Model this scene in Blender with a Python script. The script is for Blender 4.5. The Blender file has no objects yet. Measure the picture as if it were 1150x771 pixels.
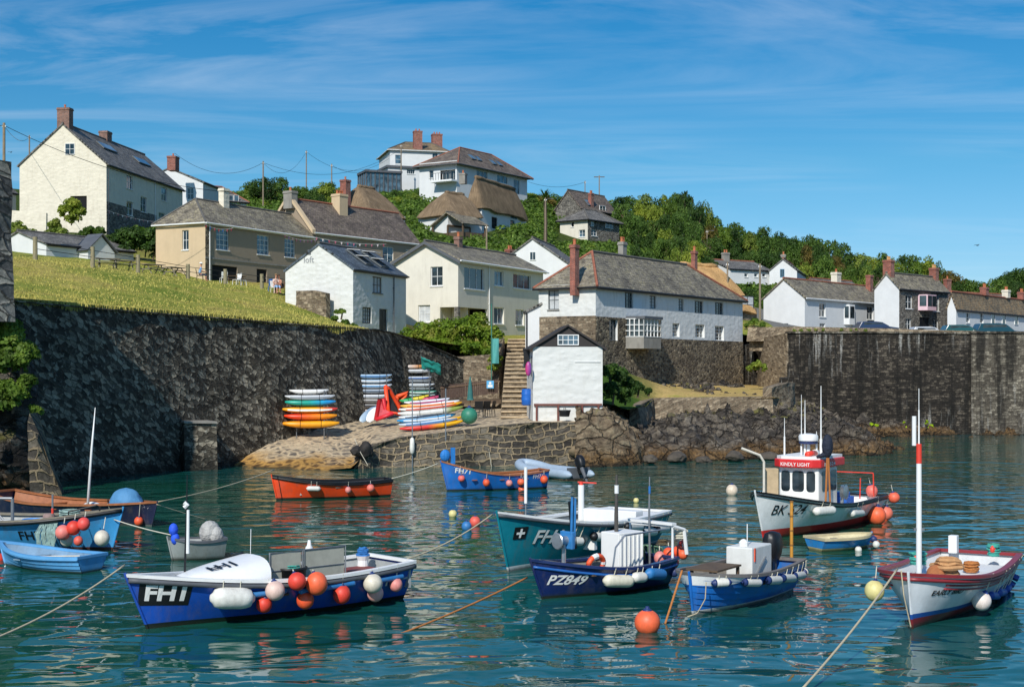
import bpy, bmesh, math, random
import numpy as np
from mathutils import Vector, Matrix, noise
random.seed(7)
PI = math.pi
scene = bpy.context.scene
COL = scene.collection
F, YH, HC = 1597.0, 415.0, 5.2          # survey of the photograph: focal length, horizon row, eye height

def R(d): return math.radians(d)
def pt(px, py, D): return Vector(((px-575)*D/F, D, HC+(YH-py)*D/F))
def ptz(px, D, z): return Vector(((px-575)*D/F, D, z))
def wat(px, py):
    D = HC*F/(py-YH); return Vector(((px-575)*D/F, D, 0))
def zat(py, D): return HC+(YH-py)*D/F
def ray(px, py): return Vector((0, 0, HC)), Vector(((px-575)/F, 1, (YH-py)/F))

# ---------------------------------------------------------------- objects
def empty(name, loc=(0,0,0), rz=0.0):
    o = bpy.data.objects.new(name, None); COL.objects.link(o)
    o.location = loc; o.rotation_euler = (0, 0, rz); o.empty_display_size = .2
    return o
def tag(o, label=None, cat=None, group=None, kind=None):
    if label: o['label'] = label
    if cat: o['category'] = cat
    if group: o['group'] = group
    if kind: o['kind'] = kind
    return o
def link_mesh(name, me, m=None, parent=None):
    o = bpy.data.objects.new(name, me); COL.objects.link(o)
    if m: me.materials.append(m)
    if parent: o.parent = parent
    return o
def children_of(o): return [c for c in COL.objects if c.parent == o]
def copy_tree(o, parent=None, kids=None):
    c = o.copy(); COL.objects.link(c); c.parent = parent
    for ch in o.children: copy_tree(ch, c)
    return c

class MB:
    def __init__(s): s.v = []; s.f = []
    def add(s, vs, fs):
        n = len(s.v); s.v += [tuple(v) for v in vs]; s.f += [tuple(i+n for i in f) for f in fs]
    def quad(s, a, b, c, d): s.add([a,b,c,d], [(0,1,2,3)])
    def box(s, c, d, rz=0, M=None):
        x,y,z = d[0]/2, d[1]/2, d[2]/2
        vs = [Vector(p) for p in ((-x,-y,-z),(x,-y,-z),(x,y,-z),(-x,y,-z),(-x,-y,z),(x,-y,z),(x,y,z),(-x,y,z))]
        if rz: Rm = Matrix.Rotation(rz,3,'Z'); vs = [Rm@v for v in vs]
        if M: vs = [M@v for v in vs]
        vs = [v+Vector(c) for v in vs]
        s.add(vs, [(0,3,2,1),(4,5,6,7),(0,1,5,4),(1,2,6,5),(2,3,7,6),(3,0,4,7)])
    def bx(s, x0,x1,y0,y1,z0,z1): s.box(((x0+x1)/2,(y0+y1)/2,(z0+z1)/2),(abs(x1-x0),abs(y1-y0),abs(z1-z0)))
    def tube(s, pts, r, n=8, cap=True):
        pts = [Vector(p) for p in pts]; rs = r if hasattr(r,'__len__') else [r]*len(pts)
        base = len(s.v); up = None
        for i,p in enumerate(pts):
            t = (pts[min(i+1,len(pts)-1)]-pts[max(i-1,0)])
            if t.length < 1e-9: t = Vector((0,0,1))
            t.normalize()
            if up is None: up = Vector((0,0,1)) if abs(t.z) < .9 else Vector((1,0,0))
            a = t.cross(up)
            if a.length < 1e-6: a = t.cross(Vector((0,1,0)))
            a.normalize(); b = a.cross(t).normalized(); up = b
            for k in range(n):
                an = 2*PI*k/n; s.v.append(tuple(p+(a*math.cos(an)+b*math.sin(an))*rs[i]))
        for i in range(len(pts)-1):
            for k in range(n):
                q = base+i*n; s.f.append((q+k, q+(k+1)%n, q+n+(k+1)%n, q+n+k))
        if cap:
            s.f.append(tuple(base+k for k in range(n-1,-1,-1)))
            s.f.append(tuple(base+(len(pts)-1)*n+k for k in range(n)))
    def lathe(s, prof, c=(0,0,0), n=16, M=None):
        c = Vector(c); base = len(s.v)
        for r,z in prof:
            for k in range(n):
                a = 2*PI*k/n; v = Vector((r*math.cos(a), r*math.sin(a), z))
                if M: v = M@v
                s.v.append(tuple(c+v))
        for i in range(len(prof)-1):
            for k in range(n):
                q = base+i*n; s.f.append((q+k, q+(k+1)%n, q+n+(k+1)%n, q+n+k))
        s.f.append(tuple(base+k for k in range(n-1,-1,-1)))
        s.f.append(tuple(base+(len(prof)-1)*n+k for k in range(n)))
    def ball(s, c, r, n=16, m=10, sq=(1,1,1), M=None):
        prof = []
        for i in range(m+1):
            a = -PI/2+PI*i/m; prof.append((max(1e-3,r*math.cos(a)), r*math.sin(a)))
        S = Matrix.Diagonal(Vector(sq)); S = (M@S) if M else S
        s.lathe(prof, c, n, S)
    def grid(s, P):                                      # P[i][j]
        base = len(s.v); m = len(P[0])
        for row in P: s.v += [tuple(p) for p in row]
        for i in range(len(P)-1):
            for j in range(m-1):
                q = base+i*m+j; s.f.append((q, q+1, q+m+1, q+m))
    def build(s, name, m=None, parent=None, smooth=False, uv=True, merge=False, bevel=0, solid=0, angle=None):
        me = bpy.data.meshes.new(name); me.from_pydata(s.v, [], s.f); me.update()
        if merge or bevel:
            bm = bmesh.new(); bm.from_mesh(me)
            if merge: bmesh.ops.remove_doubles(bm, verts=bm.verts, dist=1e-4)
            bmesh.ops.recalc_face_normals(bm, faces=bm.faces)
            bm.to_mesh(me); bm.free()
        if uv: metric_uv(me)
        if smooth:
            me.polygons.foreach_set('use_smooth', [True]*len(me.polygons))
            if angle: me.set_sharp_from_angle(angle=R(angle))
        o = link_mesh(name, me, m, parent)
        if bevel:
            b = o.modifiers.new('Bevel','BEVEL'); b.width = bevel; b.segments = 2; b.limit_method = 'ANGLE'
        if solid:
            b = o.modifiers.new('Solid','SOLIDIFY'); b.thickness = abs(solid); b.offset = -1 if solid > 0 else 1
        return o

def metric_uv(me):
    uvl = me.uv_layers.new(name='UVMap')
    n = len(me.loops); out = np.zeros(n*2)
    Z = Vector((0,0,1))
    for p in me.polygons:
        nn = p.normal
        if abs(nn.z) > .985: t = Vector((1,0,0)); b = Vector((0,1,0))
        else: t = Z.cross(nn).normalized(); b = nn.cross(t)
        for li in p.loop_indices:
            co = me.vertices[me.loops[li].vertex_index].co
            out[2*li] = co.dot(t); out[2*li+1] = co.dot(b)
    uvl.data.foreach_set('uv', out)

# ---------------------------------------------------------------- materials
class NT:
    def __init__(s, name):
        s.m = bpy.data.materials.new(name); s.m.use_nodes = True; s.t = s.m.node_tree; s.t.nodes.clear()
        s.out = s.n('ShaderNodeOutputMaterial')
        s.b = s.n('ShaderNodeBsdfPrincipled'); s.l(s.b.outputs[0], s.out.inputs[0])
    def n(s, t, **kw):
        o = s.t.nodes.new(t)
        for k,v in kw.items(): setattr(o, k, v)
        return o
    def l(s, a, b): s.t.links.new(a, b)
    def coord(s, kind='Object', scale=(1,1,1), rot=(0,0,0)):
        c = s.n('ShaderNodeTexCoord'); mp = s.n('ShaderNodeMapping')
        mp.inputs['Scale'].default_value = scale; mp.inputs['Rotation'].default_value = rot
        s.l(c.outputs[kind], mp.inputs[0]); return mp.outputs[0]
    def noise(s, co, sc, det=4, rough=.55, dist=0):
        o = s.n('ShaderNodeTexNoise'); o.inputs['Scale'].default_value = sc; o.inputs['Detail'].default_value = det
        o.inputs['Roughness'].default_value = rough; o.inputs['Distortion'].default_value = dist
        s.l(co, o.inputs['Vector']); return o
    def ramp(s, fac, stops, interp='LINEAR'):
        r = s.n('ShaderNodeValToRGB'); r.color_ramp.interpolation = interp
        el = r.color_ramp.elements
        while len(el) > len(stops): el.remove(el[-1])
        while len(el) < len(stops): el.new(1)
        for e,(p,c) in zip(el, stops):
            e.position = p; e.color = (c,c,c,1) if not hasattr(c,'__len__') else (*c[:3],1)
        s.l(fac, r.inputs[0]); return r.outputs[0]
    def mix(s, fac, a, b, mode='MIX'):
        o = s.n('ShaderNodeMix', data_type='RGBA', blend_type=mode)
        for i,x in ((0,fac),(6,a),(7,b)):
            if hasattr(x,'is_linked'): s.l(x, o.inputs[i])
            elif i == 0: o.inputs[0].default_value = x
            else: o.inputs[i].default_value = (*x[:3],1)
        return o.outputs[2]
    def math(s, op, a, b=None, clamp=False):
        o = s.n('ShaderNodeMath', operation=op); o.use_clamp = clamp
        for i,x in ((0,a),(1,b)):
            if x is None: continue
            if hasattr(x,'is_linked'): s.l(x, o.inputs[i])
            else: o.inputs[i].default_value = x
        return o.outputs[0]
    def bump(s, h, strength=.5, dist=.02, prev=None):
        o = s.n('ShaderNodeBump'); o.inputs['Strength'].default_value = strength; o.inputs['Distance'].default_value = dist
        s.l(h, o.inputs['Height'])
        if prev: s.l(prev, o.inputs['Normal'])
        s.l(o.outputs[0], s.b.inputs['Normal']); return o.outputs[0]
    def col(s, c):
        if hasattr(c,'is_linked'): s.l(c, s.b.inputs['Base Color'])
        else: s.b.inputs['Base Color'].default_value = (*c[:3],1)
    def rough(s, r):
        if hasattr(r,'is_linked'): s.l(r, s.b.inputs['Roughness'])
        else: s.b.inputs['Roughness'].default_value = r
    def spec(s, v): s.b.inputs['Specular IOR Level'].default_value = v

def C(h):                                              # srgb hex -> linear
    h = h.lstrip('#'); out = []
    for i in (0,2,4):
        c = int(h[i:i+2],16)/255; out.append(c/12.92 if c <= .04045 else ((c+.055)/1.055)**2.4)
    return tuple(out)
_pm = {}
def pm(c, rough=.5, var=.12, sc=2.0, bump=.15, bsc=18, metal=0, spec=.5, dirt=.0, name=None, bd=.01, coat=0):
    """painted / plain surface with slow tone drift, fine grain and optional dirt"""
    if isinstance(c, str): c = C(c)
    key = (tuple(c),rough,var,sc,bump,bsc,metal,dirt,coat)
    if key in _pm: return _pm[key]
    t = NT(name or 'surface'); co = t.coord()
    n = t.noise(co, sc, 5, .6)
    f = t.ramp(n.outputs[0], [(.25, 1-var), (.75, 1+var)])
    base = t.mix(1.0, c, f, 'MULTIPLY')
    if dirt:
        n2 = t.noise(t.coord(scale=(1,1,.35)), 3.2, 8, .7)
        f2 = t.ramp(n2.outputs[0], [(.45,0),(.75,dirt)])
        base = t.mix(f2, base, (.09,.075,.055))
    t.col(base); t.rough(t.ramp(n.outputs[0], [(0,max(0,rough-.08)),(1,min(1,rough+.1))]))
    t.b.inputs['Metallic'].default_value = metal; t.spec(spec)
    if coat: t.b.inputs['Coat Weight'].default_value = coat
    if bump: t.bump(t.noise(co, bsc, 4).outputs[0], bump, bd)
    _pm[key] = t.m; return t.m

def stone_mat(name, c_dark, c_mid, c_light, mortar, sc=2.2, mort_w=.06, streak=0, weed=None, bump=.9, low=None, stretch=1.5, lich=.0, blotch=.35, course=None):
    """random rubble masonry in wall UV metres"""
    t = NT(name); uv = t.coord('UV', (1,stretch,1)); ob = t.coord('Object')
    warp = t.noise(uv, 1.6, 3); wv = t.n('ShaderNodeVectorMath', operation='MULTIPLY_ADD')
    t.l(warp.outputs['Color'], wv.inputs[0]); wv.inputs[1].default_value = (.36/sc,.36/sc,0); t.l(uv, wv.inputs[2])
    def vor(feat):
        v = t.n('ShaderNodeTexVoronoi', feature=feat); v.inputs['Scale'].default_value = sc
        v.inputs['Randomness'].default_value = .85; t.l(wv.outputs[0], v.inputs['Vector']); return v
    v1 = vor('F1'); ve = vor('DISTANCE_TO_EDGE')
    sep = t.n('ShaderNodeSeparateColor'); t.l(v1.outputs['Color'], sep.inputs[0]); cellf = sep.outputs[0]; edge = ve.outputs['Distance']
    if course:                                       # roughly coursed squared stone
        raw = t.coord('UV'); w2 = t.noise(raw, 1.1/course[1]*.35, 4, .6); wv2 = t.n('ShaderNodeVectorMath', operation='MULTIPLY_ADD'); t.l(w2.outputs['Color'], wv2.inputs[0])
        wv2.inputs[1].default_value = (course[0]*1.0,course[1]*1.5,0); t.l(raw, wv2.inputs[2]); br = t.n('ShaderNodeTexBrick'); t.l(wv2.outputs[0], br.inputs['Vector'])
        for k_,v_ in (('Scale',1),('Mortar Size',course[1]*mort_w),('Mortar Smooth',.6),('Brick Width',course[0]),('Row Height',course[1])): br.inputs[k_].default_value = v_
        br.inputs['Color1'].default_value = (0,0,0,1); br.inputs['Color2'].default_value = (1,1,1,1); br.inputs['Mortar'].default_value = (.5,.5,.5,1); br.squash = .6; br.squash_frequency = 3; br.offset = .37
        cellf = t.math('ADD', t.math('MULTIPLY', br.outputs['Color'], .6), t.math('MULTIPLY', sep.outputs[0], .4)); edge = t.math('MULTIPLY', t.math('SUBTRACT', 1, br.outputs['Fac']), mort_w*1.6)
    cell = t.ramp(cellf, [(0,c_dark),(.5,c_mid),(.85,c_light),(1,c_light)])
    n = t.noise(ob, 7, 6, .7)
    cell = t.mix(1, cell, t.ramp(n.outputs[0], [(.3,.6),(.7,1.35)]), 'MULTIPLY')
    m = t.ramp(t.math('ADD', edge, t.math('MULTIPLY', t.math('SUBTRACT', n.outputs[0], .5), .12)), [(mort_w*.4,0),(mort_w*1.3,1)])
    c = t.mix(m, mortar, cell)
    big = t.noise(t.coord('Object', (1,1,.6)), .35, 5, .6)
    c = t.mix(1, c, t.ramp(big.outputs[0], [(.3,1-blotch),(.7,1+blotch)]), 'MULTIPLY')
    if lich:
        nl = t.noise(ob, 3.5, 9, .75); c = t.mix(t.ramp(nl.outputs[0], [(.56,0),(.66,lich)]), c, (.34,.33,.27))
    if streak:
        ns = t.noise(t.coord('Object', (1.1,1.1,.07)), 2.4, 5, .65)
        nm = t.noise(t.coord('Object', (.05,.05,.12)), 1.4, 3)
        f = t.math('MULTIPLY', t.ramp(ns.outputs[0], [(.54,0),(.64,1)]), t.ramp(nm.outputs[0], [(.42,0),(.6,streak)]))
        c = t.mix(t.math('MULTIPLY', f, t.ramp(n.outputs[0],[(.35,.1),(.6,1)])), c, (.42,.41,.37))
        nb = t.noise(t.coord('Object', (.9,.9,.05)), 1.3, 4, .6)
        c = t.mix(t.ramp(nb.outputs[0], [(.50,0),(.60,.8)]), c, (.012,.011,.009))
    if low is not None:                              # dark tidal band
        sx = t.n('ShaderNodeSeparateXYZ'); t.l(ob, sx.inputs[0])
        zz = t.math('ADD', sx.outputs[2], t.math('MULTIPLY', n.outputs[0], 1.2))
        c = t.mix(t.ramp(t.math('DIVIDE', zz, low*2), [(.3,.8),(.55,0)]), c, weed or (.012,.012,.009))
    t.col(c); t.rough(.85); t.spec(.25)
    h = t.math('ADD', t.ramp(edge, [(0,0),(.16 if not course else mort_w*1.6,1)]), t.math('MULTIPLY', n.outputs[0], .45))
    t.bump(h, bump, .07)
    return t.m

def slate_mat(name, c1, c2, lich=(.30,.27,.16), la=.35, bw=.32, bh=.2, bump=.5):
    t = NT(name); uv = t.coord('UV'); ob = t.coord()
    br = t.n('ShaderNodeTexBrick'); t.l(uv, br.inputs['Vector'])
    br.inputs['Color1'].default_value = (*c1,1); br.inputs['Color2'].default_value = (*c2,1)
    br.inputs['Mortar'].default_value = (.02,.02,.02,1); br.inputs['Scale'].default_value = 1
    br.inputs['Mortar Size'].default_value = .012; br.inputs['Brick Width'].default_value = bw; br.inputs['Row Height'].default_value = bh
    n = t.noise(ob, .8, 7, .7); n2 = t.noise(ob, 4.5, 6, .75)
    c = t.mix(1, br.outputs['Color'], t.ramp(n.outputs[0], [(.3,.6),(.7,1.5)]), 'MULTIPLY')
    c = t.mix(t.math('MULTIPLY', t.ramp(n2.outputs[0], [(.45,0),(.7,1)]), t.ramp(n.outputs[0], [(.35,0),(.65,la)])), c, lich)
    t.col(c); t.rough(.7); t.spec(.3)
    g = t.n('ShaderNodeTexBrick'); t.l(uv, g.inputs['Vector'])
    for k,v in (('Scale',1),('Mortar Size',.03),('Mortar Smooth',1),('Brick Width',bw),('Row Height',bh)): g.inputs[k].default_value = v
    t.bump(t.math('ADD', t.math('SUBTRACT', 1, g.outputs['Fac']), n2.outputs[0]), bump, .03)
    return t.m

def brick_mat(name, c1, c2, mortar=(.3,.28,.25), bw=.23, bh=.075):
    t = NT(name); uv = t.coord('UV'); ob = t.coord()
    br = t.n('ShaderNodeTexBrick'); t.l(uv, br.inputs['Vector'])
    br.inputs['Color1'].default_value = (*c1,1); br.inputs['Color2'].default_value = (*c2,1)
    br.inputs['Mortar'].default_value = (*mortar,1); br.inputs['Scale'].default_value = 1
    br.inputs['Mortar Size'].default_value = .008; br.inputs['Brick Width'].default_value = bw; br.inputs['Row Height'].default_value = bh
    n = t.noise(ob, 2.5, 6, .7)
    t.col(t.mix(1, br.outputs['Color'], t.ramp(n.outputs[0], [(.3,.6),(.7,1.3)]), 'MULTIPLY')); t.rough(.85)
    t.bump(t.math('SUBTRACT', n.outputs[0], br.outputs['Fac']), .5, .015)
    return t.m

def render_mat(name, c, dirt=.35, rough_stone=.0, stain=(.25,.2,.13)):
    """lime-washed or rendered wall, lumpy, weather-stained"""
    t = NT(name); ob = t.coord(); uv = t.coord('UV')
    n = t.noise(ob, .9, 7, .65); st = t.noise(t.coord(scale=(1,1,.22)), 2.2, 7, .7); f = t.noise(ob, 9, 5)
    cc = t.mix(1, c, t.ramp(n.outputs[0], [(.3,.93),(.7,1.05)]), 'MULTIPLY')
    cc = t.mix(t.ramp(st.outputs[0], [(.52,0),(.8,dirt)]), cc, stain)
    t.col(cc); t.rough(.85); t.spec(.2)
    h = t.math('MULTIPLY', f.outputs[0], .3)
    if rough_stone:
        v = t.n('ShaderNodeTexVoronoi', feature='SMOOTH_F1'); v.inputs['Scale'].default_value = 2.4; t.l(t.coord('UV',(1,1.6,1)), v.inputs['Vector'])
        h = t.math('SUBTRACT', h, t.math('MULTIPLY', v.outputs['Distance'], 1.0))
    t.bump(h, .35+rough_stone, .06 if rough_stone else .03)
    return t.m

def thatch_mat(name, c1, c2):
    t = NT(name); uv = t.coord('UV', (1,.09,1)); ob = t.coord()
    n = t.noise(uv, 9, 6, .75); b = t.noise(ob, .7, 5)
    c = t.ramp(n.outputs[0], [(.3,c1),(.7,c2)])
    t.col(t.mix(1, c, t.ramp(b.outputs[0], [(.3,.7),(.7,1.25)]), 'MULTIPLY')); t.rough(.95); t.spec(.1)
    t.bump(n.outputs[0], 1.0, .16); return t.m

def glass_mat(name, c=(.02,.03,.035), rough=.06):
    t = NT(name); n = t.noise(t.coord(), 1.1, 2)
    t.col(t.mix(1, c, t.ramp(n.outputs[0], [(.35,.5),(.65,2.2)]), 'MULTIPLY')); t.rough(rough); t.spec(.8)
    return t.m

def leaf_mat(name, c1, c2, c3, trans=.35):
    t = NT(name); ob = t.coord()
    oi = t.n('ShaderNodeObjectInfo')
    n = t.noise(ob, .9, 3); n2 = t.noise(ob, 6, 3)
    gi = t.n('ShaderNodeNewGeometry')
    c = t.ramp(n.outputs[0], [(.3,c1),(.52,c2),(.75,c3)])
    c = t.mix(1, c, t.ramp(oi.outputs['Random'], [(0,(.8,.8,.85)),(.5,(1,1,1)),(1,(1.25,1.12,.8))]), 'MULTIPLY')
    c = t.mix(1, c, t.ramp(gi.outputs['Random Per Island'], [(0,.72),(1,1.3)]), 'MULTIPLY')
    t.col(c); t.rough(.6); t.spec(.25)
    tr = t.n('ShaderNodeBsdfTranslucent'); t.l(t.mix(1, c, (1.3,1.5,.6), 'MULTIPLY'), tr.inputs[0])
    mx = t.n('ShaderNodeMixShader'); mx.inputs[0].default_value = trans
    t.l(t.b.outputs[0], mx.inputs[1]); t.l(tr.outputs[0], mx.inputs[2]); t.l(mx.outputs[0], t.out.inputs[0])
    return t.m

M = {}
M['glass'] = glass_mat('window_glass')
M['glassblue'] = glass_mat('window_glass_sky', (.05,.09,.12))
M['curtain'] = pm('b9bcbb', .8, .25, 3)
M['wht'] = pm('e6e6e2', .45, .05, 2, .05, dirt=.1)
M['framew'] = pm('e4e4e0', .4, .04, 3, 0)
M['frameg'] = pm('5a5f60', .5, .1, 3, 0)
M['blk'] = pm('17181a', .45, .2, 3, .05)
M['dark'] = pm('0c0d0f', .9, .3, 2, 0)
M['lead'] = pm('55585c', .6, .2, 3, .1)
M['wood'] = pm('5b4a38', .8, .25, 6, .3)
M['woodgrey'] = pm('7d7667', .85, .25, 6, .4)
M['brick'] = brick_mat('red_brick', C('a0523a'), C('7e3c2a'))
M['brickb'] = brick_mat('brown_brick', C('8d5f4b'), C('6a4538'))
M['pot'] = pm('b56a45', .8, .15, 4, .1)
M['poty'] = pm('c99a62', .8, .15, 4, .1)
M['ridge'] = pm('935a44', .85, .35, 4, .2)
M['ridgeg'] = pm('5d5a55', .85, .25, 4, .2)
M['slate'] = slate_mat('slate_roof', C('7c7974'), C('5b5854'))
M['slateold'] = slate_mat('lichened_slate_roof', C('8f8676'), C('645d52'), C('9f9568'), .95)
M['slatebrown'] = slate_mat('brown_slate_roof', C('7a6c62'), C('574d46'), C('8f8564'), .6)
M['slateblue'] = slate_mat('new_blue_slate_roof', C('5b6670'), C('4c565f'), C('70767a'), .1)
M['slatelich'] = slate_mat('orange_lichened_slate_roof', C('8b7d64'), C('6a5f4e'), C('b5843e'), .9)
M['concrete'] = pm('8f8b82', .9, .2, 1.5, .4, dirt=.3)
M['thatch'] = thatch_mat('weathered_thatch', C('5d4d3e'), C('a18b6e'))
M['thatchnew'] = thatch_mat('new_straw_thatch', C('b98a55'), C('d9b27c'))
M['leaf'] = leaf_mat('leaves_mid_green', C('39501e'), C('587430'), C('7f9444'))
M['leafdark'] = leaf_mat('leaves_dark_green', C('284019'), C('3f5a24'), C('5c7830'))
M['leafyel'] = leaf_mat('leaves_yellow_green', C('5d7028'), C('82923a'), C('a3a44c'))
M['leafdry'] = leaf_mat('leaves_olive_brown', C('4d4a20'), C('6e6230'), C('8d7a42'))
M['bark'] = pm('5a4b3c', .9, .3, 4, .6)
# ================================================================ camera, sun, sky
cam = bpy.data.cameras.new('camera'); cam.lens = 50*F/1597*1150/1150*1.0; cam.sensor_width = 36
cam.lens = F*36/1150; cam.shift_y = (YH-385.5)/1150; cam.clip_start = .5; cam.clip_end = 20000
co = bpy.data.objects.new('camera', cam); COL.objects.link(co); co.location = (0,0,HC); co.rotation_euler = (PI/2,0,0)
scene.camera = co
SUN_AZ, SUN_EL = R(18), R(38)            # azimuth west of straight behind the viewer
sdir = Vector((-math.sin(SUN_AZ)*math.cos(SUN_EL), -math.cos(SUN_AZ)*math.cos(SUN_EL), math.sin(SUN_EL)))
sl = bpy.data.lights.new('sun', 'SUN'); sl.energy = 4.5; sl.angle = R(.5); sl.color = (1,.96,.89)
so = bpy.data.objects.new('sun', sl); COL.objects.link(so); so.location = (-60,-60,80)
so.rotation_euler = sdir.to_track_quat('Z','Y').to_euler()

w = bpy.data.worlds.new('World'); scene.world = w; w.use_nodes = True
nt = w.node_tree; nt.nodes.clear()
def wn(t, **k):
    o = nt.nodes.new(t)
    for a,b in k.items(): setattr(o,a,b)
    return o
wo = wn('ShaderNodeOutputWorld'); bg = wn('ShaderNodeBackground'); nt.links.new(bg.outputs[0], wo.inputs[0])
sky = wn('ShaderNodeTexSky'); sky.sky_type = 'NISHITA'; sky.sun_disc = False
sky.sun_elevation = SUN_EL; sky.sun_rotation = math.atan2(sdir.x, sdir.y); sky.air_density = 1.0; sky.dust_density = .15; sky.ozone_density = 3.5
bg.inputs[1].default_value = .135
tc = wn('ShaderNodeTexCoord'); sx = wn('ShaderNodeSeparateXYZ'); nt.links.new(tc.outputs['Generated'], sx.inputs[0])
def wm(op, a, b=None, clamp=False):
    o = wn('ShaderNodeMath', operation=op); o.use_clamp = clamp
    for i,x in ((0,a),(1,b)):
        if x is None: continue
        if hasattr(x,'is_linked'): nt.links.new(x, o.inputs[i])
        else: o.inputs[i].default_value = x
    return o.outputs[0]
# cirrus on a high flat layer
zc = wm('ADD', wm('MAXIMUM', sx.outputs[2], 0.0), .06)
cx = wm('DIVIDE', sx.outputs[0], zc); cy = wm('DIVIDE', sx.outputs[1], zc)
cv = wn('ShaderNodeCombineXYZ'); nt.links.new(cx, cv.inputs[0]); nt.links.new(cy, cv.inputs[1])
def cloud(scale, rot, sc, lo, hi, det=7, dist=.6):
    mp = wn('ShaderNodeMapping'); mp.inputs['Scale'].default_value = scale; mp.inputs['Rotation'].default_value = (0,0,rot)
    nt.links.new(cv.outputs[0], mp.inputs[0])
    n = wn('ShaderNodeTexNoise'); n.inputs['Scale'].default_value = sc; n.inputs['Detail'].default_value = det
    n.inputs['Roughness'].default_value = .6; n.inputs['Distortion'].default_value = dist; nt.links.new(mp.outputs[0], n.inputs['Vector'])
    r = wn('ShaderNodeMapRange'); r.inputs[1].default_value = lo; r.inputs[2].default_value = hi; nt.links.new(n.outputs[0], r.inputs[0])
    return r.outputs[0]
c1 = cloud((.42,1.25,1), R(-20), 1.1, .42, .82, 9, 2.2)
c2 = cloud((.3,.55,1), R(-16), .62, .40, .66, 3, .4)
fade = wn('ShaderNodeMapRange'); nt.links.new(sx.outputs[2], fade.inputs[0]); fade.inputs[1].default_value = .045; fade.inputs[2].default_value = .13
cf = wm('MULTIPLY', wm('MULTIPLY', c1, c2), wm('MULTIPLY', fade.outputs[0], .55), True)
tint = wn('ShaderNodeMix', data_type='RGBA', blend_type='MULTIPLY'); tint.inputs[0].default_value = 1
nt.links.new(sky.outputs[0], tint.inputs[6])
# clear polarised blue: warmer haze low down, deeper blue to the top of view
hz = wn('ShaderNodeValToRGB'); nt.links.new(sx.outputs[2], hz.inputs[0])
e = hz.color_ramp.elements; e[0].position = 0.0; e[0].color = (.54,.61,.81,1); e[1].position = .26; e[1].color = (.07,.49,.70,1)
q_ = e.new(.14); q_.color = (.25,.57,.70,1); q_ = e.new(.5); q_.color = (.42,.78,1.0,1)  # last stop: brighter sky out of view, added to hold up ambient light
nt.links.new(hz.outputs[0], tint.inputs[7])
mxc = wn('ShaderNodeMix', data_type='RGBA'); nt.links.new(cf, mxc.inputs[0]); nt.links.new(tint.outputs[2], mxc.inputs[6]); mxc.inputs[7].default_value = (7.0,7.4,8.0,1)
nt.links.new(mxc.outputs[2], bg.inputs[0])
scene.view_settings.view_transform = 'Standard'; scene.view_settings.look = 'None'; scene.view_settings.exposure = 0; scene.view_settings.gamma = 1
scene.render.engine = 'CYCLES'
scene.cycles.max_bounces = 6; scene.cycles.transparent_max_bounces = 6
scene.cycles.use_denoising = True

# ================================================================ sea
t = NT('sea_water'); ob = t.coord()
nA = t.noise(t.coord(scale=(.8,1.3,1), rot=(0,0,-.2)), 1.0, 1.0, .4, .8); nB = t.noise(t.coord(scale=(1,1.25,1), rot=(0,0,.5)), .42, 1, .4, .5); nC = t.noise(ob, 4.5, 2, .5); nD = t.noise(t.coord(scale=(.4,1,1)), .05, 3)
t.col(t.ramp(nD.outputs[0], [(.35,C('15523b')),(.65,C('124b4b'))])); t.rough(.03); t.b.inputs['IOR'].default_value = 1.33; t.spec(.5)
h = t.math('ADD', t.math('MULTIPLY', nA.outputs[0], .34), t.math('MULTIPLY', nB.outputs[0], .75))
h = t.math('ADD', h, t.math('MULTIPLY', nC.outputs[0], .010))
nE = t.noise(t.coord(scale=(.6,1,1)), .07, 3, .6); h = t.math('MULTIPLY', h, t.ramp(nE.outputs[0], [(.35,.45),(.65,1.25)])); t.bump(h, 1.0, .165)
M['water'] = t.m
mb = MB()
xs = [-2500,-600,-150,-60,60,150,600,2500]; ys = [-300,0,20,70,120,300,900,4000]
mb.grid([[(x,y,0) for x in xs] for y in ys])
o = mb.build('sea', M['water'], uv=False); tag(o, kind='structure')

# ================================================================ land
def rbf(ctrl, reg=.02, sc=100.0):
    P = np.array([[p[0],p[1]] for p in ctrl])/sc; Zv = np.array([p[2] for p in ctrl]); n = len(P)
    d = np.linalg.norm(P[:,None]-P[None],axis=2); K = d.copy()
    A = np.zeros((n+3,n+3)); A[:n,:n] = -K-np.eye(n)*reg*.0; A[:n,n] = 1; A[:n,n+1:] = P; A[n,:n] = 1; A[n+1:,:n] = P.T
    A[:n,:n] += np.eye(n)*reg
    sol = np.linalg.lstsq(A, np.concatenate([Zv,np.zeros(3)]), rcond=None)[0]
    def f(X, Y):
        X = np.asarray(X,float); Y = np.asarray(Y,float); q = np.stack([X.ravel(),Y.ravel()],1)/sc
        dd = np.linalg.norm(q[:,None]-P[None],axis=2)
        return (-dd@sol[:n]+sol[n]+q@sol[n+1:]).reshape(X.shape)
    return f
def cp(px, py, D): v = pt(px,py,D); return (v.x, v.y, v.z)
ctl = [cp(12,338,64),cp(80,344,67),cp(150,350,71),cp(230,356,76),cp(300,362,80),cp(350,366,83.5),cp(395,370,87),(-30,62,8.5),(-45,60,8.8)]
ctl += [cp(12,288,92),cp(60,295,95),cp(110,301,100),cp(170,309,106),cp(230,317,112),cp(290,322,114),cp(318,327,108),cp(345,344,101),cp(370,357,98)]
ctl += [cp(230,316,122),cp(350,322,134),cp(397,374,100),cp(455,378,107),cp(514,377,112),cp(610,380,126),cp(560,379,117),cp(480,384,103),cp(520,392,104)]
ctl += [cp(120,262,148),cp(22,262,150),cp(205,262,170),cp(150,292,124),cp(60,286,122),cp(30,264,140),cp(0,240,160)]
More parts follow.
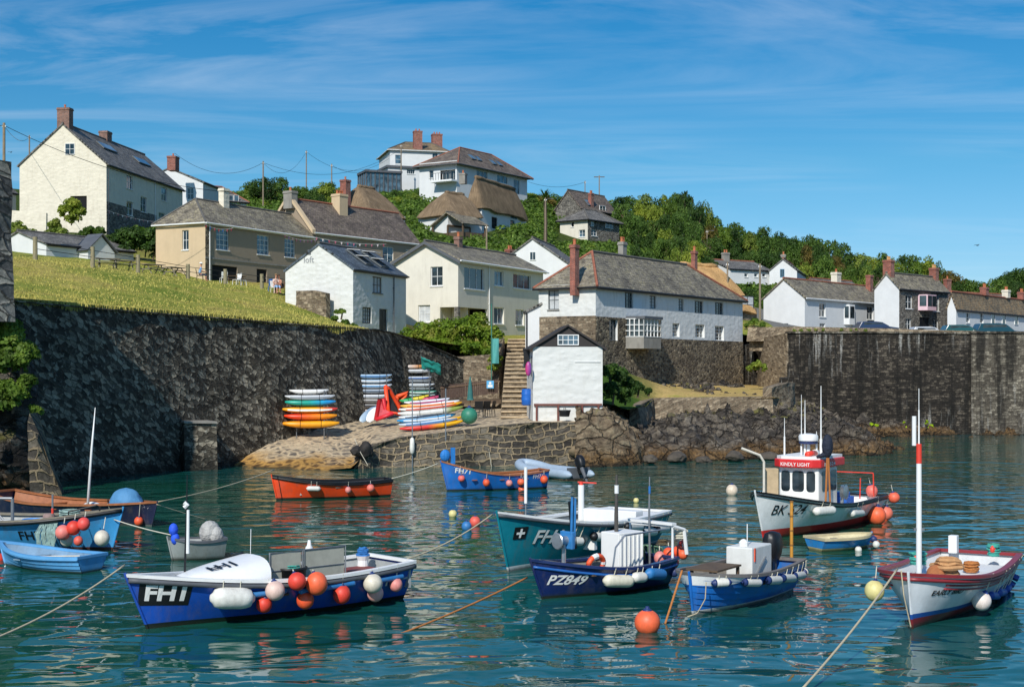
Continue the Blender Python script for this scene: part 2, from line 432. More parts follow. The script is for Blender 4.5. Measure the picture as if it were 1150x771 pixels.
ctl += [cp(350,318,136),cp(470,330,150),cp(600,330,140),cp(640,330,140),cp(228,235,180),cp(280,240,195),cp(330,238,200),cp(390,240,190),cp(430,250,178)]
ctl += [cp(560,266,178),cp(595,262,182),cp(500,268,165),cp(600,232,214),cp(513,226,200),cp(440,222,235),cp(500,215,245),cp(560,215,240)]
ctl += [cp(630,268,192),cp(695,274,194),cp(640,250,215),cp(700,248,220),cp(750,262,232),cp(800,285,230),cp(850,298,230),cp(900,302,235),cp(950,312,232),cp(1000,318,235),cp(1050,334,232),cp(1150,345,230),cp(1250,352,230)]
ctl += [cp(820,318,190),cp(895,318,190),cp(800,352,135),cp(850,352,138),(16,118,8.0),(22,125,8.0),(20,140,8.2),(28,150,7.9),(42,158,7.9),(60,165,7.9),(30,118,7.8),(60,118,7.8),(90,125,7.8),(42,190,10.5),(60,190,9.8),(12,105,8.0),(4,118,7.9)]
ctl += [(-90,150,24),(-90,220,34),(-30,260,35),(-60,300,36),(0,275,34),(30,275,33),(60,290,28),(110,290,18),(-90,90,14),(100,200,12),(-140,120,22),(160,260,12),(90,380,20),(180,400,24),(0,380,34),(-100,400,38)]
terr = rbf(ctl)
def smooth(a,b,x): x = np.clip((x-a)/(b-a),0,1); return x*x*(3-2*x)
def TH(X, Y):
    X = np.asarray(X,float); Y = np.asarray(Y,float)
    z = terr(X,Y)
    far = smooth(380,700,Y); z = z*(1-far)+6*far
    side = np.maximum(smooth(-130,-260,X), smooth(180,400,X)); z = z*(1-side)+9*side
    return np.maximum(z, 3.0)
def th(x,y): return float(TH(x,y))
# near edge of the upper ground, pixel column -> distance
edge = [(-900,60.5),(12,64.4),(80,67.4),(150,71.4),(230,76.4),(300,80.4),(350,83.9),(395,87.4),(440,94.3),(520,101.5),(560,106.5),(575,109),(600,109),(612,109),(669,104),(742,112.5),(834,125),(850,121.5),(884,116.0),(1150,115.8),(2000,115.8)]
def edgeD(u): return float(np.interp(u, [e[0] for e in edge], [e[1] for e in edge]))
us = np.unique(np.concatenate([np.arange(-900,0,40), np.arange(0,1160,7), [e[0] for e in edge], np.arange(1160,2001,40)]))
vs = np.concatenate([np.linspace(0,60,80), np.linspace(62,190,70), np.linspace(200,420,24), [500,700,1200,2500,5000]])
XX = np.zeros((len(vs),len(us))); YY = np.zeros_like(XX)
for j,u in enumerate(us):
    for i,v in enumerate(vs):
        D = edgeD(u)+v; YY[i,j] = D; XX[i,j] = (u-575)*D/F
ZZ = TH(XX,YY)
P = [[(XX[i,j],YY[i,j],ZZ[i,j]+ (0.10*noise.noise(Vector((XX[i,j]*.35,YY[i,j]*.35,0))) if 0<i else 0)) for j in range(len(us))] for i in range(len(vs))]
t = NT('ground'); ob = t.coord(); n1 = t.noise(ob,.11,6,.65); n2 = t.noise(ob,1.1,8,.75); n3 = t.noise(t.coord(scale=(1,.5,1)),9,6,.7)
g = t.ramp(n1.outputs[0], [(.38,C('7d8a34')),(.5,C('9c9c46')),(.6,C('b3a258')),(.7,C('95953c'))])
g = t.mix(1, g, t.ramp(n2.outputs[0], [(.3,.62),(.5,1),(.72,1.3)]), 'MULTIPLY')
g = t.mix(1, g, t.ramp(n3.outputs[0], [(.3,.72),(.7,1.25)]), 'MULTIPLY')
g = t.mix(t.ramp(n2.outputs[0], [(.54,0),(.68,.75)]), g, C('ab9456')); g = t.mix(t.ramp(n1.outputs[0], [(.3,.6),(.42,0)]), g, C('6f8030'))
sx2 = t.n('ShaderNodeSeparateXYZ'); t.l(ob, sx2.inputs[0])
# hillside behind is scrub soil; right quay is tarmac
hill = t.ramp(n2.outputs[0], [(.3,C('2b3a14')),(.7,C('51602a'))])
fy = t.math('SUBTRACT', sx2.outputs[1], 128.0); fy = t.math('DIVIDE', fy, 20.0, True)
g = t.mix(fy, g, hill)
tar = t.ramp(n3.outputs[0], [(.3,C('6f6c66')),(.7,C('8d8a82'))])
q1 = t.math('GREATER_THAN', sx2.outputs[0], 24.0); q2 = t.math('LESS_THAN', sx2.outputs[1], 172.0); q3 = t.math('GREATER_THAN', sx2.outputs[1], 119.5)
g = t.mix(t.math('MULTIPLY', t.math('MULTIPLY', q1, q2), q3), g, tar)
t.col(g); t.rough(.95); t.spec(.1)
t.bump(t.math('ADD', n2.outputs[0], t.math('MULTIPLY', n3.outputs[0], .6)), .9, .25)
M['ground'] = t.m
mb = MB(); mb.grid(P); o = mb.build('ground', M['ground'], smooth=True, uv=False); tag(o, kind='structure')

# ================================================================ walls
M['wallL'] = stone_mat('dark_harbour_rubble', C('2b2822'), C('4f4a40'), C('8c8473'), C('3f3a31'), sc=2.9, mort_w=.05, low=1.3, lich=.75, blotch=.4, bump=.45, stretch=1.6)
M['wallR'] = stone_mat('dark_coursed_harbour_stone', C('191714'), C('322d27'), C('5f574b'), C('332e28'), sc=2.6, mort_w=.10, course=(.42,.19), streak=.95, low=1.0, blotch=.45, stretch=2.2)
M['wallRlight'] = stone_mat('pale_coursed_harbour_stone', C('332e28'), C('5a5348'), C('8a8272'), C('6a6457'), sc=2.8, mort_w=.10, course=(.42,.2), blotch=.3, stretch=2.2, low=.8, streak=.9)
M['rubble'] = stone_mat('warm_rubble_stone', C('4a3f33'), C('7c6c58'), C('a2927a'), C('8f836e'), sc=2.6, mort_w=.12, course=(.4,.2), blotch=.25, stretch=1.6)
M['quaywall'] = stone_mat('boulder_quay_masonry', C('2c2926'), C('4b463e'), C('736b5d'), C('8a7b62'), sc=2.0, mort_w=.16, course=(.72,.40), blotch=.35, stretch=1.3, low=.3, bump=1.2)
M['granite'] = stone_mat('grey_granite_blocks', C('3a3c3c'), C('555755'), C('77776f'), C('30302c'), sc=1.7, mort_w=.04, blotch=.3, stretch=1.3, lich=.4)

def wallstrip(name, label, cat, line, thick, mat_, coping=None, sub=1.0, lump=.12, cap_mat=None):
    """line: list of (x,y,z0,z1); lumpy front face, flat top, back"""
    mb = MB(); rows = []
    pts = []
    for a,b in zip(line[:-1], line[1:]):
        n = max(1,int(math.hypot(b[0]-a[0],b[1]-a[1])/sub))
        for k in range(n): pts.append(tuple(a[i]+(b[i]-a[i])*k/n for i in range(4)))
    pts.append(line[-1])
    vv = [Vector((p[0],p[1],0)) for p in pts]
    def nrm(i):
        d = (vv[min(i+1,len(vv)-1)]-vv[max(i-1,0)]).normalized(); return Vector((d.y,-d.x,0))
    F_ = []; B_ = []
    for i,p in enumerate(pts):
        col = []; n = nrm(i); H = p[3]-p[2]; m = 12
        for k in range(m+1):
            z = p[2]+H*k/m; q = Vector((p[0],p[1],z))
            d = lump*noise.noise(q*.5)*1.6+lump*noise.noise(q*1.7)*.7
            if k == m: d = lump*.3
            col.append(q+n*(d+ (1-k/m)*.35))
        F_.append(col); B_.append(Vector((p[0],p[1],p[3]))-n*thick)
    mb.grid(F_)
    mb.grid([[c[-1], b] for c,b in zip(F_,B_)])
    mb.grid([[b, Vector((b.x,b.y,min(pts[i][2],b.z-2)))] for i,b in enumerate(B_)])
    for i in (0,-1):
        c = F_[i]; b = B_[i]
        for k in range(len(c)-1):
            mb.quad(c[k], c[k+1], (b.x,b.y,c[k+1][2]), (b.x,b.y,c[k][2]))
    dv = (vv[-1]-vv[0]).normalized(); pv = Vector((-dv.y,dv.x,0)); o = mb.build(name, mat_, None, uv=True); tag(o, label, cat); uvd = o.data.uv_layers[0].data; co_ = [v.co for v in o.data.vertices]
    for lp in o.data.loops: c_ = co_[lp.vertex_index]; uvd[lp.index].uv = (c_.dot(dv), c_.z+c_.dot(pv)*.9)
    if coping:
        mc = MB(); mc_rows = []
        for i,p in enumerate(pts):
            n = nrm(i); q = Vector((p[0],p[1],p[3])); z = Vector((0,0,coping))
            mc_rows.append([q+n*.16, q+n*.16+z, q-n*(thick+.05)+z, q-n*(thick+.05)])
        mc.grid(mc_rows); mc.add(mc_rows[0],[(0,1,2,3)]); mc.add(mc_rows[-1],[(3,2,1,0)])
        mc.build('coping', cap_mat or mat_, o)
    return o
def wl(px, D, z0, ztop): v = ptz(px,D,0); return (v.x, v.y, z0, ztop)
def wlp(px, D, z0, pyt): v = pt(px,pyt,D); return (v.x, v.y, z0, v.z)
wallstrip('harbour_wall','tall dark rubble harbour wall below the grass meadow, running behind the surfboards','wall',
  [(-60,61,-1,8.6),wlp(12,64,-1,338.5),wlp(80,67,-1,344.5),wlp(150,71,-1,350.5),wlp(230,76,-1,356.5),wlp(300,80,-1,362),wlp(350,83.5,-1,366),wlp(405,88,-1,370),wlp(420,90,0,370),wlp(440,93.5,0,374),wlp(470,96.5,0,384),wlp(520,101,0,405)], .8, M['wallL'], coping=.06, sub=.8, lump=.09)
wallstrip('harbour_wall','high black-streaked stone harbour wall on the right under the white cottages','wall',
  [wl(884,115,-1,8.15),wl(950,115,-1,8.15),wl(1090,115,-1,8.1)], .9, M['wallR'], coping=.14, sub=1.2, lump=.1, cap_mat=M['wallRlight'])
wallstrip('harbour_wall','pale patched end section of the stone harbour wall at the right edge','wall',
  [wl(1090,114.8,-1,8.15),wl(1150,114.6,-1,8.15),wl(1500,114,-1,8.15)], .9, M['wallRlight'], coping=.14, sub=1.5, lump=.1)
wallstrip('return_wall','sunlit pale stone return wall between the stone-based cottage and the dark harbour wall','wall',
  [wl(852,124,3,7.9),wl(858,119.5,2.5,7.95),wl(883.8,115,1.5,8.15)], .7, M['rubble'], sub=1, lump=.08)
wallstrip('parapet_wall','low pale parapet wall along the road in front of the white cottages','wall',
  [(20,120.5,7.6,8.8),(24,118.2,7.6,8.78),(31,118,7.6,8.62),(42,117.8,7.6,8.3),(100,117.5,7.6,8.3)], .35, M['rubble'], sub=2, lump=.04)

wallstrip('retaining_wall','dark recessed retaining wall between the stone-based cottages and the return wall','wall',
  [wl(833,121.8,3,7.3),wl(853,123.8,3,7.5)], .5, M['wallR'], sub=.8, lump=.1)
# ================================================================ slipway and quay apron
def lerp(a,b,t): return a+(b-a)*t
# front edge (px, D, z) and back edge (px, D, z)
Fe = [(262,76.5,-.25),(300,74.5,-.15),(350,73.2,-.1),(395,74.2,.1),(418,75.5,1.15),(450,76.2,1.55),(500,76.6,1.8),(560,77.2,2.15),(600,77.5,2.3),(650,77.6,2.3),(720,78,2.3)]
Be = [(262,79.0,.6),(300,80.6,1.25),(350,84.2,1.8),(395,88.0,2.2),(418,90.5,2.3),(450,94.5,2.4),(500,99.0,2.6),(560,104,2.7),(600,104,2.8),(650,104,2.9),(720,104,3.0)]
def ei(E,u,k): return float(np.interp(u,[e[0] for e in E],[e[k] for e in E]))
us = np.arange(262,697,4); rows = []
def quay_z(u, s):
    z0, z1 = ei(Fe,u,2), ei(Be,u,2); return z0+(z1-z0)*s
P = []
for i in range(41):
    s = i/40; row = []
    for u in us:
        D = lerp(ei(Fe,u,1),ei(Be,u,1),s); p = ptz(u,D,quay_z(u,s)); 
        k = 1 if u < 420 else .35
        p.z += k*(.09*noise.noise(p*1.1)+.05*noise.noise(p*3))*(1 if 0<i else .3)
        row.append(p)
    P.append(row)
t = NT('cobbled_slipway'); ob = t.coord(); co_ = t.coord('Object',(1,.75,1))
v = t.n('ShaderNodeTexVoronoi', feature='DISTANCE_TO_EDGE'); v.inputs['Scale'].default_value = 2.0; 
wn_ = t.noise(ob,1.5,3); vm = t.n('ShaderNodeVectorMath', operation='MULTIPLY_ADD'); t.l(wn_.outputs['Color'],vm.inputs[0]); vm.inputs[1].default_value=(.5,.5,0); t.l(co_,vm.inputs[2]); t.l(vm.outputs[0],v.inputs['Vector'])
n = t.noise(ob,3,7,.7); big = t.noise(ob,.35,4)
m_ = t.ramp(t.math('ADD',v.outputs['Distance'],t.math('MULTIPLY',t.math('SUBTRACT',big.outputs[0],.5),.55)),[(.10,0),(.26,1)])
vc_ = t.noise(ob,1.7,2); c = t.mix(m_, C('c4b090'), t.ramp(vc_.outputs[0],[(.35,C('5d564e')),(.65,C('9a8d79'))]))
sxx = t.n('ShaderNodeSeparateXYZ'); t.l(ob,sxx.inputs[0])
zn = t.math('ADD', sxx.outputs[2], t.math('MULTIPLY', t.math('SUBTRACT',big.outputs[0],.5), 1.2))
c = t.mix(t.ramp(zn,[(.25,1),(.6,0)]), c, t.mix(m_, C('b48a4a'), C('6b4f2c')))
c = t.mix(t.ramp(zn,[(.0,.85),(.12,0)]), c, (.03,.027,.015))
c = t.mix(1,c,t.ramp(n.outputs[0],[(.3,.6),(.7,1.25)]),'MULTIPLY')
t.col(c); t.rough(.85); t.spec(.3); t.bump(t.math('ADD',t.math('MULTIPLY',m_,-.3),n.outputs[0]),.9,.12)
M['slip'] = t.m
mb = MB(); mb.grid(P); o = mb.build('slipway', M['slip'], smooth=True); tag(o, kind='structure')
# quay front wall
line = [(lambda p:(p.x,p.y,-1,p.z+.03))(ptz(u,ei(Fe,u,1)-.02,ei(Fe,u,2))) for u in (404,412,418,430,450,480,520,560,600,640,664)]
wallstrip('quay_wall','low boulder masonry quay wall below the stacked surfboards and white hut','wall', line, .4, M['quaywall'], sub=.5, lump=.2)
# stone ledge under the water end of the big wall
wallstrip('buttress','small square granite buttress at the foot of the dark harbour wall left of the slipway','wall',
   [wl(206,73.4,-.5,2.45),wl(243,74.2,-.5,2.4)], 2.2, M['wallL'], coping=.12, sub=.4, lump=.06, cap_mat=M['concrete'])
# wall under the hedge
wallstrip('garden_wall','pale rubble garden wall below the flowering hedge','wall', [wl(497,101.3,2.2,6.1),wl(520,101.0,2.2,6.15),wl(553,101,2.2,6.3)], .5, M['rubble'], sub=.7, lump=.07)

# ================================================================ rock outcrops
def rockmat(name, c1, c2, c3, ochre=.8):
    t = NT(name); ob = t.coord(); n1 = t.noise(t.coord('Object',(1,1,2.2),(.3,.5,0)),.9,9,.72,.6); n2 = t.noise(ob,6,8,.7); n3 = t.noise(ob,.25,4)
    c = t.ramp(n1.outputs[0],[(.32,c1),(.5,c2),(.68,c3)])
    sx_ = t.n('ShaderNodeSeparateXYZ'); t.l(ob,sx_.inputs[0])
    z = t.math('ADD',sx_.outputs[2],t.math('MULTIPLY',t.math('SUBTRACT',n1.outputs[0],.5),1.6))
    c = t.mix(t.ramp(z,[(.35,ochre),(1.1,0)]), c, t.ramp(n2.outputs[0],[(.3,C('4d3922')),(.7,C('93703f'))]))
    c = t.mix(t.ramp(z,[(.0,.95),(.3,0)]), c, (.022,.018,.011))
    c = t.mix(1,c,t.ramp(n2.outputs[0],[(.3,.6),(.7,1.35)]),'MULTIPLY')
    # moss and turf on flatter tops
    gm = t.n('ShaderNodeNewGeometry'); sn = t.n('ShaderNodeSeparateXYZ'); t.l(gm.outputs['Normal'],sn.inputs[0])
    up = t.ramp(sn.outputs[2],[(.7,0),(.88,1)]); hi = t.ramp(z,[(0,0),(1,0)])
    k = t.math('MULTIPLY',up,t.math('MULTIPLY',t.math('GREATER_THAN',z,2.1),t.ramp(n3.outputs[0],[(.4,0),(.55,.8)])))
    c = t.mix(k,c,C('7f7a35'))
    vk = t.n('ShaderNodeTexVoronoi', feature='DISTANCE_TO_EDGE'); vk.inputs['Scale'].default_value = .75; wn1 = t.noise(ob,1.2,4); vw = t.n('ShaderNodeVectorMath', operation='MULTIPLY_ADD'); t.l(wn1.outputs['Color'],vw.inputs[0]); vw.inputs[1].default_value=(1.1,1.1,1.1); t.l(t.coord('Object',(1,1,1.9),(.5,.35,0)),vw.inputs[2]); t.l(vw.outputs[0],vk.inputs['Vector'])
    ck = t.ramp(vk.outputs['Distance'],[(0,0),(.07,1)]); c = t.mix(1,c,t.mix(ck,(.5,.47,.43),(1,1,1)),'MULTIPLY')
    t.col(c); t.rough(.85); t.spec(.3); t.bump(t.math('ADD',t.math('ADD',n1.outputs[0],t.math('MULTIPLY',ck,.5)),t.math('MULTIPLY',n2.outputs[0],.35)),1.0,.4)
    return t.m
M['rock'] = rockmat('shore_rock', C('1f1d1b'), C('544d45'), C('968b7a'))
M['rockdark'] = rockmat('dark_shore_rock', C('121110'), C('2f2c29'), C('5c554b'), .9)
M['rocktan'] = rockmat('tan_shore_rock', C('4a3c2d'), C('85745d'), C('b3a283'))

def rockfield(name, label, ctl, u0,u1,du, D0,D1,dD, amp, mat_, lo=-1.2, seed=0, mask=None):
    f = rbf(ctl, .01, 20.0)
    us_ = np.arange(u0,u1+.1,du); ds = np.arange(D0,D1+.01,dD)
    U,Dd = np.meshgrid(us_,ds); X = (U-575)*Dd/F; Z = f(X,Dd); P = []
    for i in range(len(ds)):
        row = []
        for j in range(len(us_)):
            x,y,z = X[i,j],Dd[i,j],Z[i,j]
            q = Vector((x*.45+seed,y*.45,0)); q2 = Vector((x*1.3,y*1.3+z*.3,seed))
            r = (1-abs(noise.noise(q))*2.4)*amp + (1-abs(noise.noise(q2))*2.2)*amp*.42+noise.noise(q2*2.6)*.3*amp+(1-abs(noise.noise(Vector((x*.8,y*.8+z*2.2,z*3))))*2)*.22*amp
            cellv = noise.cell(Vector((x*.55+y*.2,y*.5-x*.15,seed)))*.5*amp
            z2 = z+r-amp*.9+cellv
            if mask: z2 = mask(x,y,z,z2)
            row.append((x+.25*noise.noise(q2*2),y+.3*noise.noise(q2*1.4+Vector((5,0,0))),max(z2,lo)))
        P.append(row)
    mb = MB(); mb.grid(P); o = mb.build(name, mat_, smooth=True, uv=False, angle=38)
    tag(o, label, 'rock') if label else tag(o, kind='structure'); return o
def pc(px,D,z): v = ptz(px,D,z); return (v.x,v.y,z)
# tan outcrop beside the hut
ctlA = [pc(636,75.5,-1),pc(650,75.6,-.8),pc(690,76.2,-.8),pc(725,78.2,-1),pc(745,80,-1.3),pc(650,77.0,2.0),pc(668,77.2,2.5),pc(690,77.8,2.6),pc(712,79.2,2.0),pc(728,82,-.2),pc(650,83,2.7),pc(690,83.5,2.9),pc(715,84.5,1.5),pc(650,90,2.9),pc(690,90,3.0),pc(720,90,1.5),pc(740,86,-.4)]
rockfield('rock_outcrop','craggy tan rock outcrop jutting into the water right of the white hut', ctlA, 646,742,1.1, 75.2,90,.18, .55, M['rocktan'], seed=3)
ctlB = [pc(715,79,-1.3),pc(740,79.5,-.7),pc(780,79.5,-.6),pc(820,80.5,-.7),pc(860,82.5,-.9),pc(900,84,-.9),pc(950,85,-.9),pc(1005,85.5,-.8),pc(1025,87,-1.3),pc(1040,92,-1.4),
 pc(735,84,1.2),pc(770,84,1.4),pc(810,84.5,1.2),pc(850,86,.9),pc(890,87.5,1.1),pc(930,88,1.5),pc(965,88,1.2),pc(990,88,.4),
 pc(725,90,1.5),pc(760,90,1.7),pc(810,90,1.7),pc(850,91,1.8),pc(890,93,1.7),pc(930,93,1.7),pc(970,93,.8),pc(1000,93,-.4),
 pc(740,95,1.9),pc(800,95,2.1),pc(860,95,2.4),pc(885,98,2.9),pc(930,100,1.2),pc(970,100,.2),pc(1010,100,-.8),
 pc(890,108,2.0),pc(940,110,.9),pc(985,112,.3),pc(1050,112.5,-.3),pc(1150,113,-.5),pc(880,116,2.6),pc(1050,116,.6),pc(1150,116,.5),pc(1040,106,-1.3),pc(1150,106,-1.4),pc(985,106,-.5)]
rockfield('rocks', None, ctlB, 716,1170,1.5, 78.4,116,.3, .8, M['rock'], seed=9)
# grass terrace in front of the stone-based cottage
ctlT = [pc(735,95.3,3.25),pc(800,95.3,3.3),pc(868,95.5,3.35),pc(740,104,3.6),pc(690,92,3.5),pc(700,104,5.2),pc(680,100,5.6),pc(672,92,4.8),pc(668,84,3.4),pc(700,86,2.8),pc(720,92,2.9),pc(800,104,3.5),pc(850,104,3.5),pc(834,122,3.9),pc(870,112,3.6),pc(884,112,3.8),pc(742,113,4.4),pc(790,117,4.0),pc(600,110,5.5),pc(640,105,5.0),pc(640,90,3.3)]
fT = rbf(ctlT,.01,20.0); Pp = []
for i in range(70):
    row = []
    for j in range(90):
        u = 662+j*(888-662)/89; Df = np.interp(u,[662,690,716,735,870,888],[83,83.2,88,95,95.2,100]); Dl = np.interp(u,[662,745,834,888],[104,115,128,120]); D = Df+(Dl-Df)*i/69
        x = (u-575)*D/F; z = float(fT(x,D))+.08*noise.noise(Vector((x,D,0))); row.append((x,D,z))
    Pp.append(row)
t = NT('dry_turf'); ob = t.coord(); n1 = t.noise(ob,.35,6,.7); n2 = t.noise(ob,5,7,.75)
sx_ = t.n('ShaderNodeSeparateXYZ'); t.l(ob,sx_.inputs[0])
c = t.ramp(n1.outputs[0],[(.35,C('a9925a')),(.55,C('bfa266')),(.7,C('8f9040'))])
gl = t.math('ADD',sx_.outputs[0],t.math('MULTIPLY',n1.outputs[0],4)); c = t.mix(t.ramp(t.math('DIVIDE',gl,20),[(.5,1),(.62,0)]),c,C('3f5a1d'))
c = t.mix(1,c,t.ramp(n2.outputs[0],[(.3,.7),(.7,1.2)]),'MULTIPLY'); t.col(c); t.rough(.95); t.spec(.1); t.bump(n2.outputs[0],.7,.12)
M['turf'] = t.m
mb = MB(); mb.grid(Pp); o = mb.build('grass_terrace', M['turf'], smooth=True, uv=False); tag(o, kind='structure')
wallstrip('terrace_wall','weathered rubble retaining wall holding up the small dry lawn','wall',
  [wl(716,89,1.0,2.95),wl(733,94.8,1.0,3.3),wl(760,95,1.2,3.35),wl(868,95.3,1.6,3.42)], .5, M['rubble'], sub=.7, lump=.14)
wallstrip('terrace_wall','short pale stone end wall stepping up beside the dry lawn','wall',
  [wl(866,95.4,1.2,4.0),wl(884,98,1.2,4.3),wl(892,100.5,1.2,4.3)], .6, M['rubble'], sub=.6, lump=.12)
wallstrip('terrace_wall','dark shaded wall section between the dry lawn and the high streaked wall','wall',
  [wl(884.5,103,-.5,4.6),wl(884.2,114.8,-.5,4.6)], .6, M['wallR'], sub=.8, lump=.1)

# cliff at the left edge
ctlC = [pc(-60,60,-.5),pc(20,61.4,-.6),pc(60,62.2,-.9)]
t_ = MB(); P = []
for i in range(60):
    z = -1+9.0*i/59; row = []
    for j in range(70):
        xr = np.interp(z,[-1,0,2,3.5,5,6.5,8],[72,66,52,44,40,32,14]); u = -140+(xr+140)*j/69
        D = 59.6+ (0.12*z) + .9*(j/69)**6*3
        x = (u-575)*D/F; q = Vector((x*.5,z*.5,1.7)); d = noise.noise(q)*1.1+noise.noise(q*2.6)*.5+noise.noise(q*6)*.18+ noise.cell(Vector((x*.8,z*1.1+x*.3,3)))*.35
        row.append((x+.15*noise.noise(q*5),D-d*1.1,z))
    P.append(row)
t_.grid(P); o = t_.build('cliff', rockmat('lichened_cliff',C('161513'),C('37332d'),C('8d897d'),.5), smooth=True, uv=False, angle=40); tag(o,'dark sea cliff at the left edge with bushes growing down it','rock')
wallstrip('stone_pillar','tall grey granite wall end rising above the meadow at the left edge','wall',
  [(-40,58,7.2,14.0),wl(-10,59,7.2,13.95),wl(12.5,59.6,7.2,13.9)], 1.6, M['granite'], sub=.5, lump=.12)
wallstrip('cliff_footing','rough mortared boulder footing where the cliff meets the dark harbour wall','wall',
  [wl(34,59.0,-1,3.4),wl(44,59.0,-1,2.6),wl(56,59.1,-1,1.3),wl(69,59.2,-1,.1)], 1.0, M['quaywall'], sub=.3, lump=.3)

# ================================================================ stone steps
M['tread'] = pm('b8a383',.9,.35,1.6,.5,6,dirt=.35)
t_ = empty('stone_steps', ptz(577,88,2.2)); tag(t_,'worn stone staircase climbing between the hedge and the white hut','steps')
base = Vector(t_.location); mb = MB(); n_ = 19
for k in range(n_):
    s = k/(n_-1); D = 84+s*24; z = 2.45+s*5.1; xl = (562+ s*8-575)*D/F; xr = (598-s*3-575)*D/F
    mb.bx(xl-base.x, xr-base.x, D-.08*noise.noise(Vector((k,0,0)))-base.y, D+1.3-base.y, z-.8-base.z, z-.1-base.z)
    ms = MB(); ms.bx(xl-base.x+.02, xr-base.x-.02, D-.1+.05*noise.noise(Vector((k*3.1,0,0)))-base.y, D+1.25-base.y, z-.098-base.z, z+.03*noise.noise(Vector((0,k,1)))-base.z); ms.build('tread', M['tread'], t_, bevel=.02)
mb.build('riser_masonry', M['rubble'], t_, bevel=.03)
mb = MB()
P = [(( 600-575)*84/F-base.x, 84-base.y), ((596-575)*108/F-base.x, 108-base.y)]
mb2 = MB(); 
for a in range(12):
    s0,s1 = a/12,(a+1)/12; D0,D1 = 84+24*s0,84+24*s1; z0 = 2.9+5.1*s0
    xw = lambda D,s: (598-s*3-575)*D/F-base.x+.1
    mb2.box(((xw(D0,s0)+xw(D1,s1))/2,(D0+D1)/2-base.y,z0-.6-base.z),(.25,24/12+.01,1.6))
mb2.build('side_wall', M['rubble'], t_)
wallstrip('steps_wall','rubble flank wall along the left side of the stone staircase','wall',
  [wl(553,101,2.2,6.3),wl(560,100.5,2.2,6.3),wl(566,106.5,2.2,7.6)], .4, M['rubble'], sub=.6, lump=.06)
# ================================================================ houses
def isect(px, py, O, n):
    """pixel ray with plane (O,n)"""
    a, d = ray(px, py); s = (Vector(O)-a).dot(n)/d.dot(n); return a+d*s
def rect_holes(L, H, holes, place, rev, mb, outward):
    """wall rectangle 0..L x 0..H with rectangular holes; place(u,z,depth)->point"""
    xs = sorted({0,L,*[v for h in holes for v in (h[0],h[2])]}); zs = sorted({0,H,*[v for h in holes for v in (h[1],h[3])]})
    def inh(x,z): return any(h[0]<x<h[2] and h[1]<z<h[3] for h in holes)
    for i in range(len(xs)-1):
        for j in range(len(zs)-1):
            if not inh((xs[i]+xs[i+1])/2,(zs[j]+zs[j+1])/2):
                q = [place(xs[i],zs[j],0),place(xs[i+1],zs[j],0),place(xs[i+1],zs[j+1],0),place(xs[i],zs[j+1],0)]
                mb.quad(*(q if outward else q[::-1]))
    for h in holes:
        a,b,c,d = h
        for (u0,z0,u1,z1) in ((a,b,c,b),(c,b,c,d),(c,d,a,d),(a,d,a,b)):
            mb.quad(place(u0,z0,0),place(u1,z1,0),place(u1,z1,rev),place(u0,z0,rev))

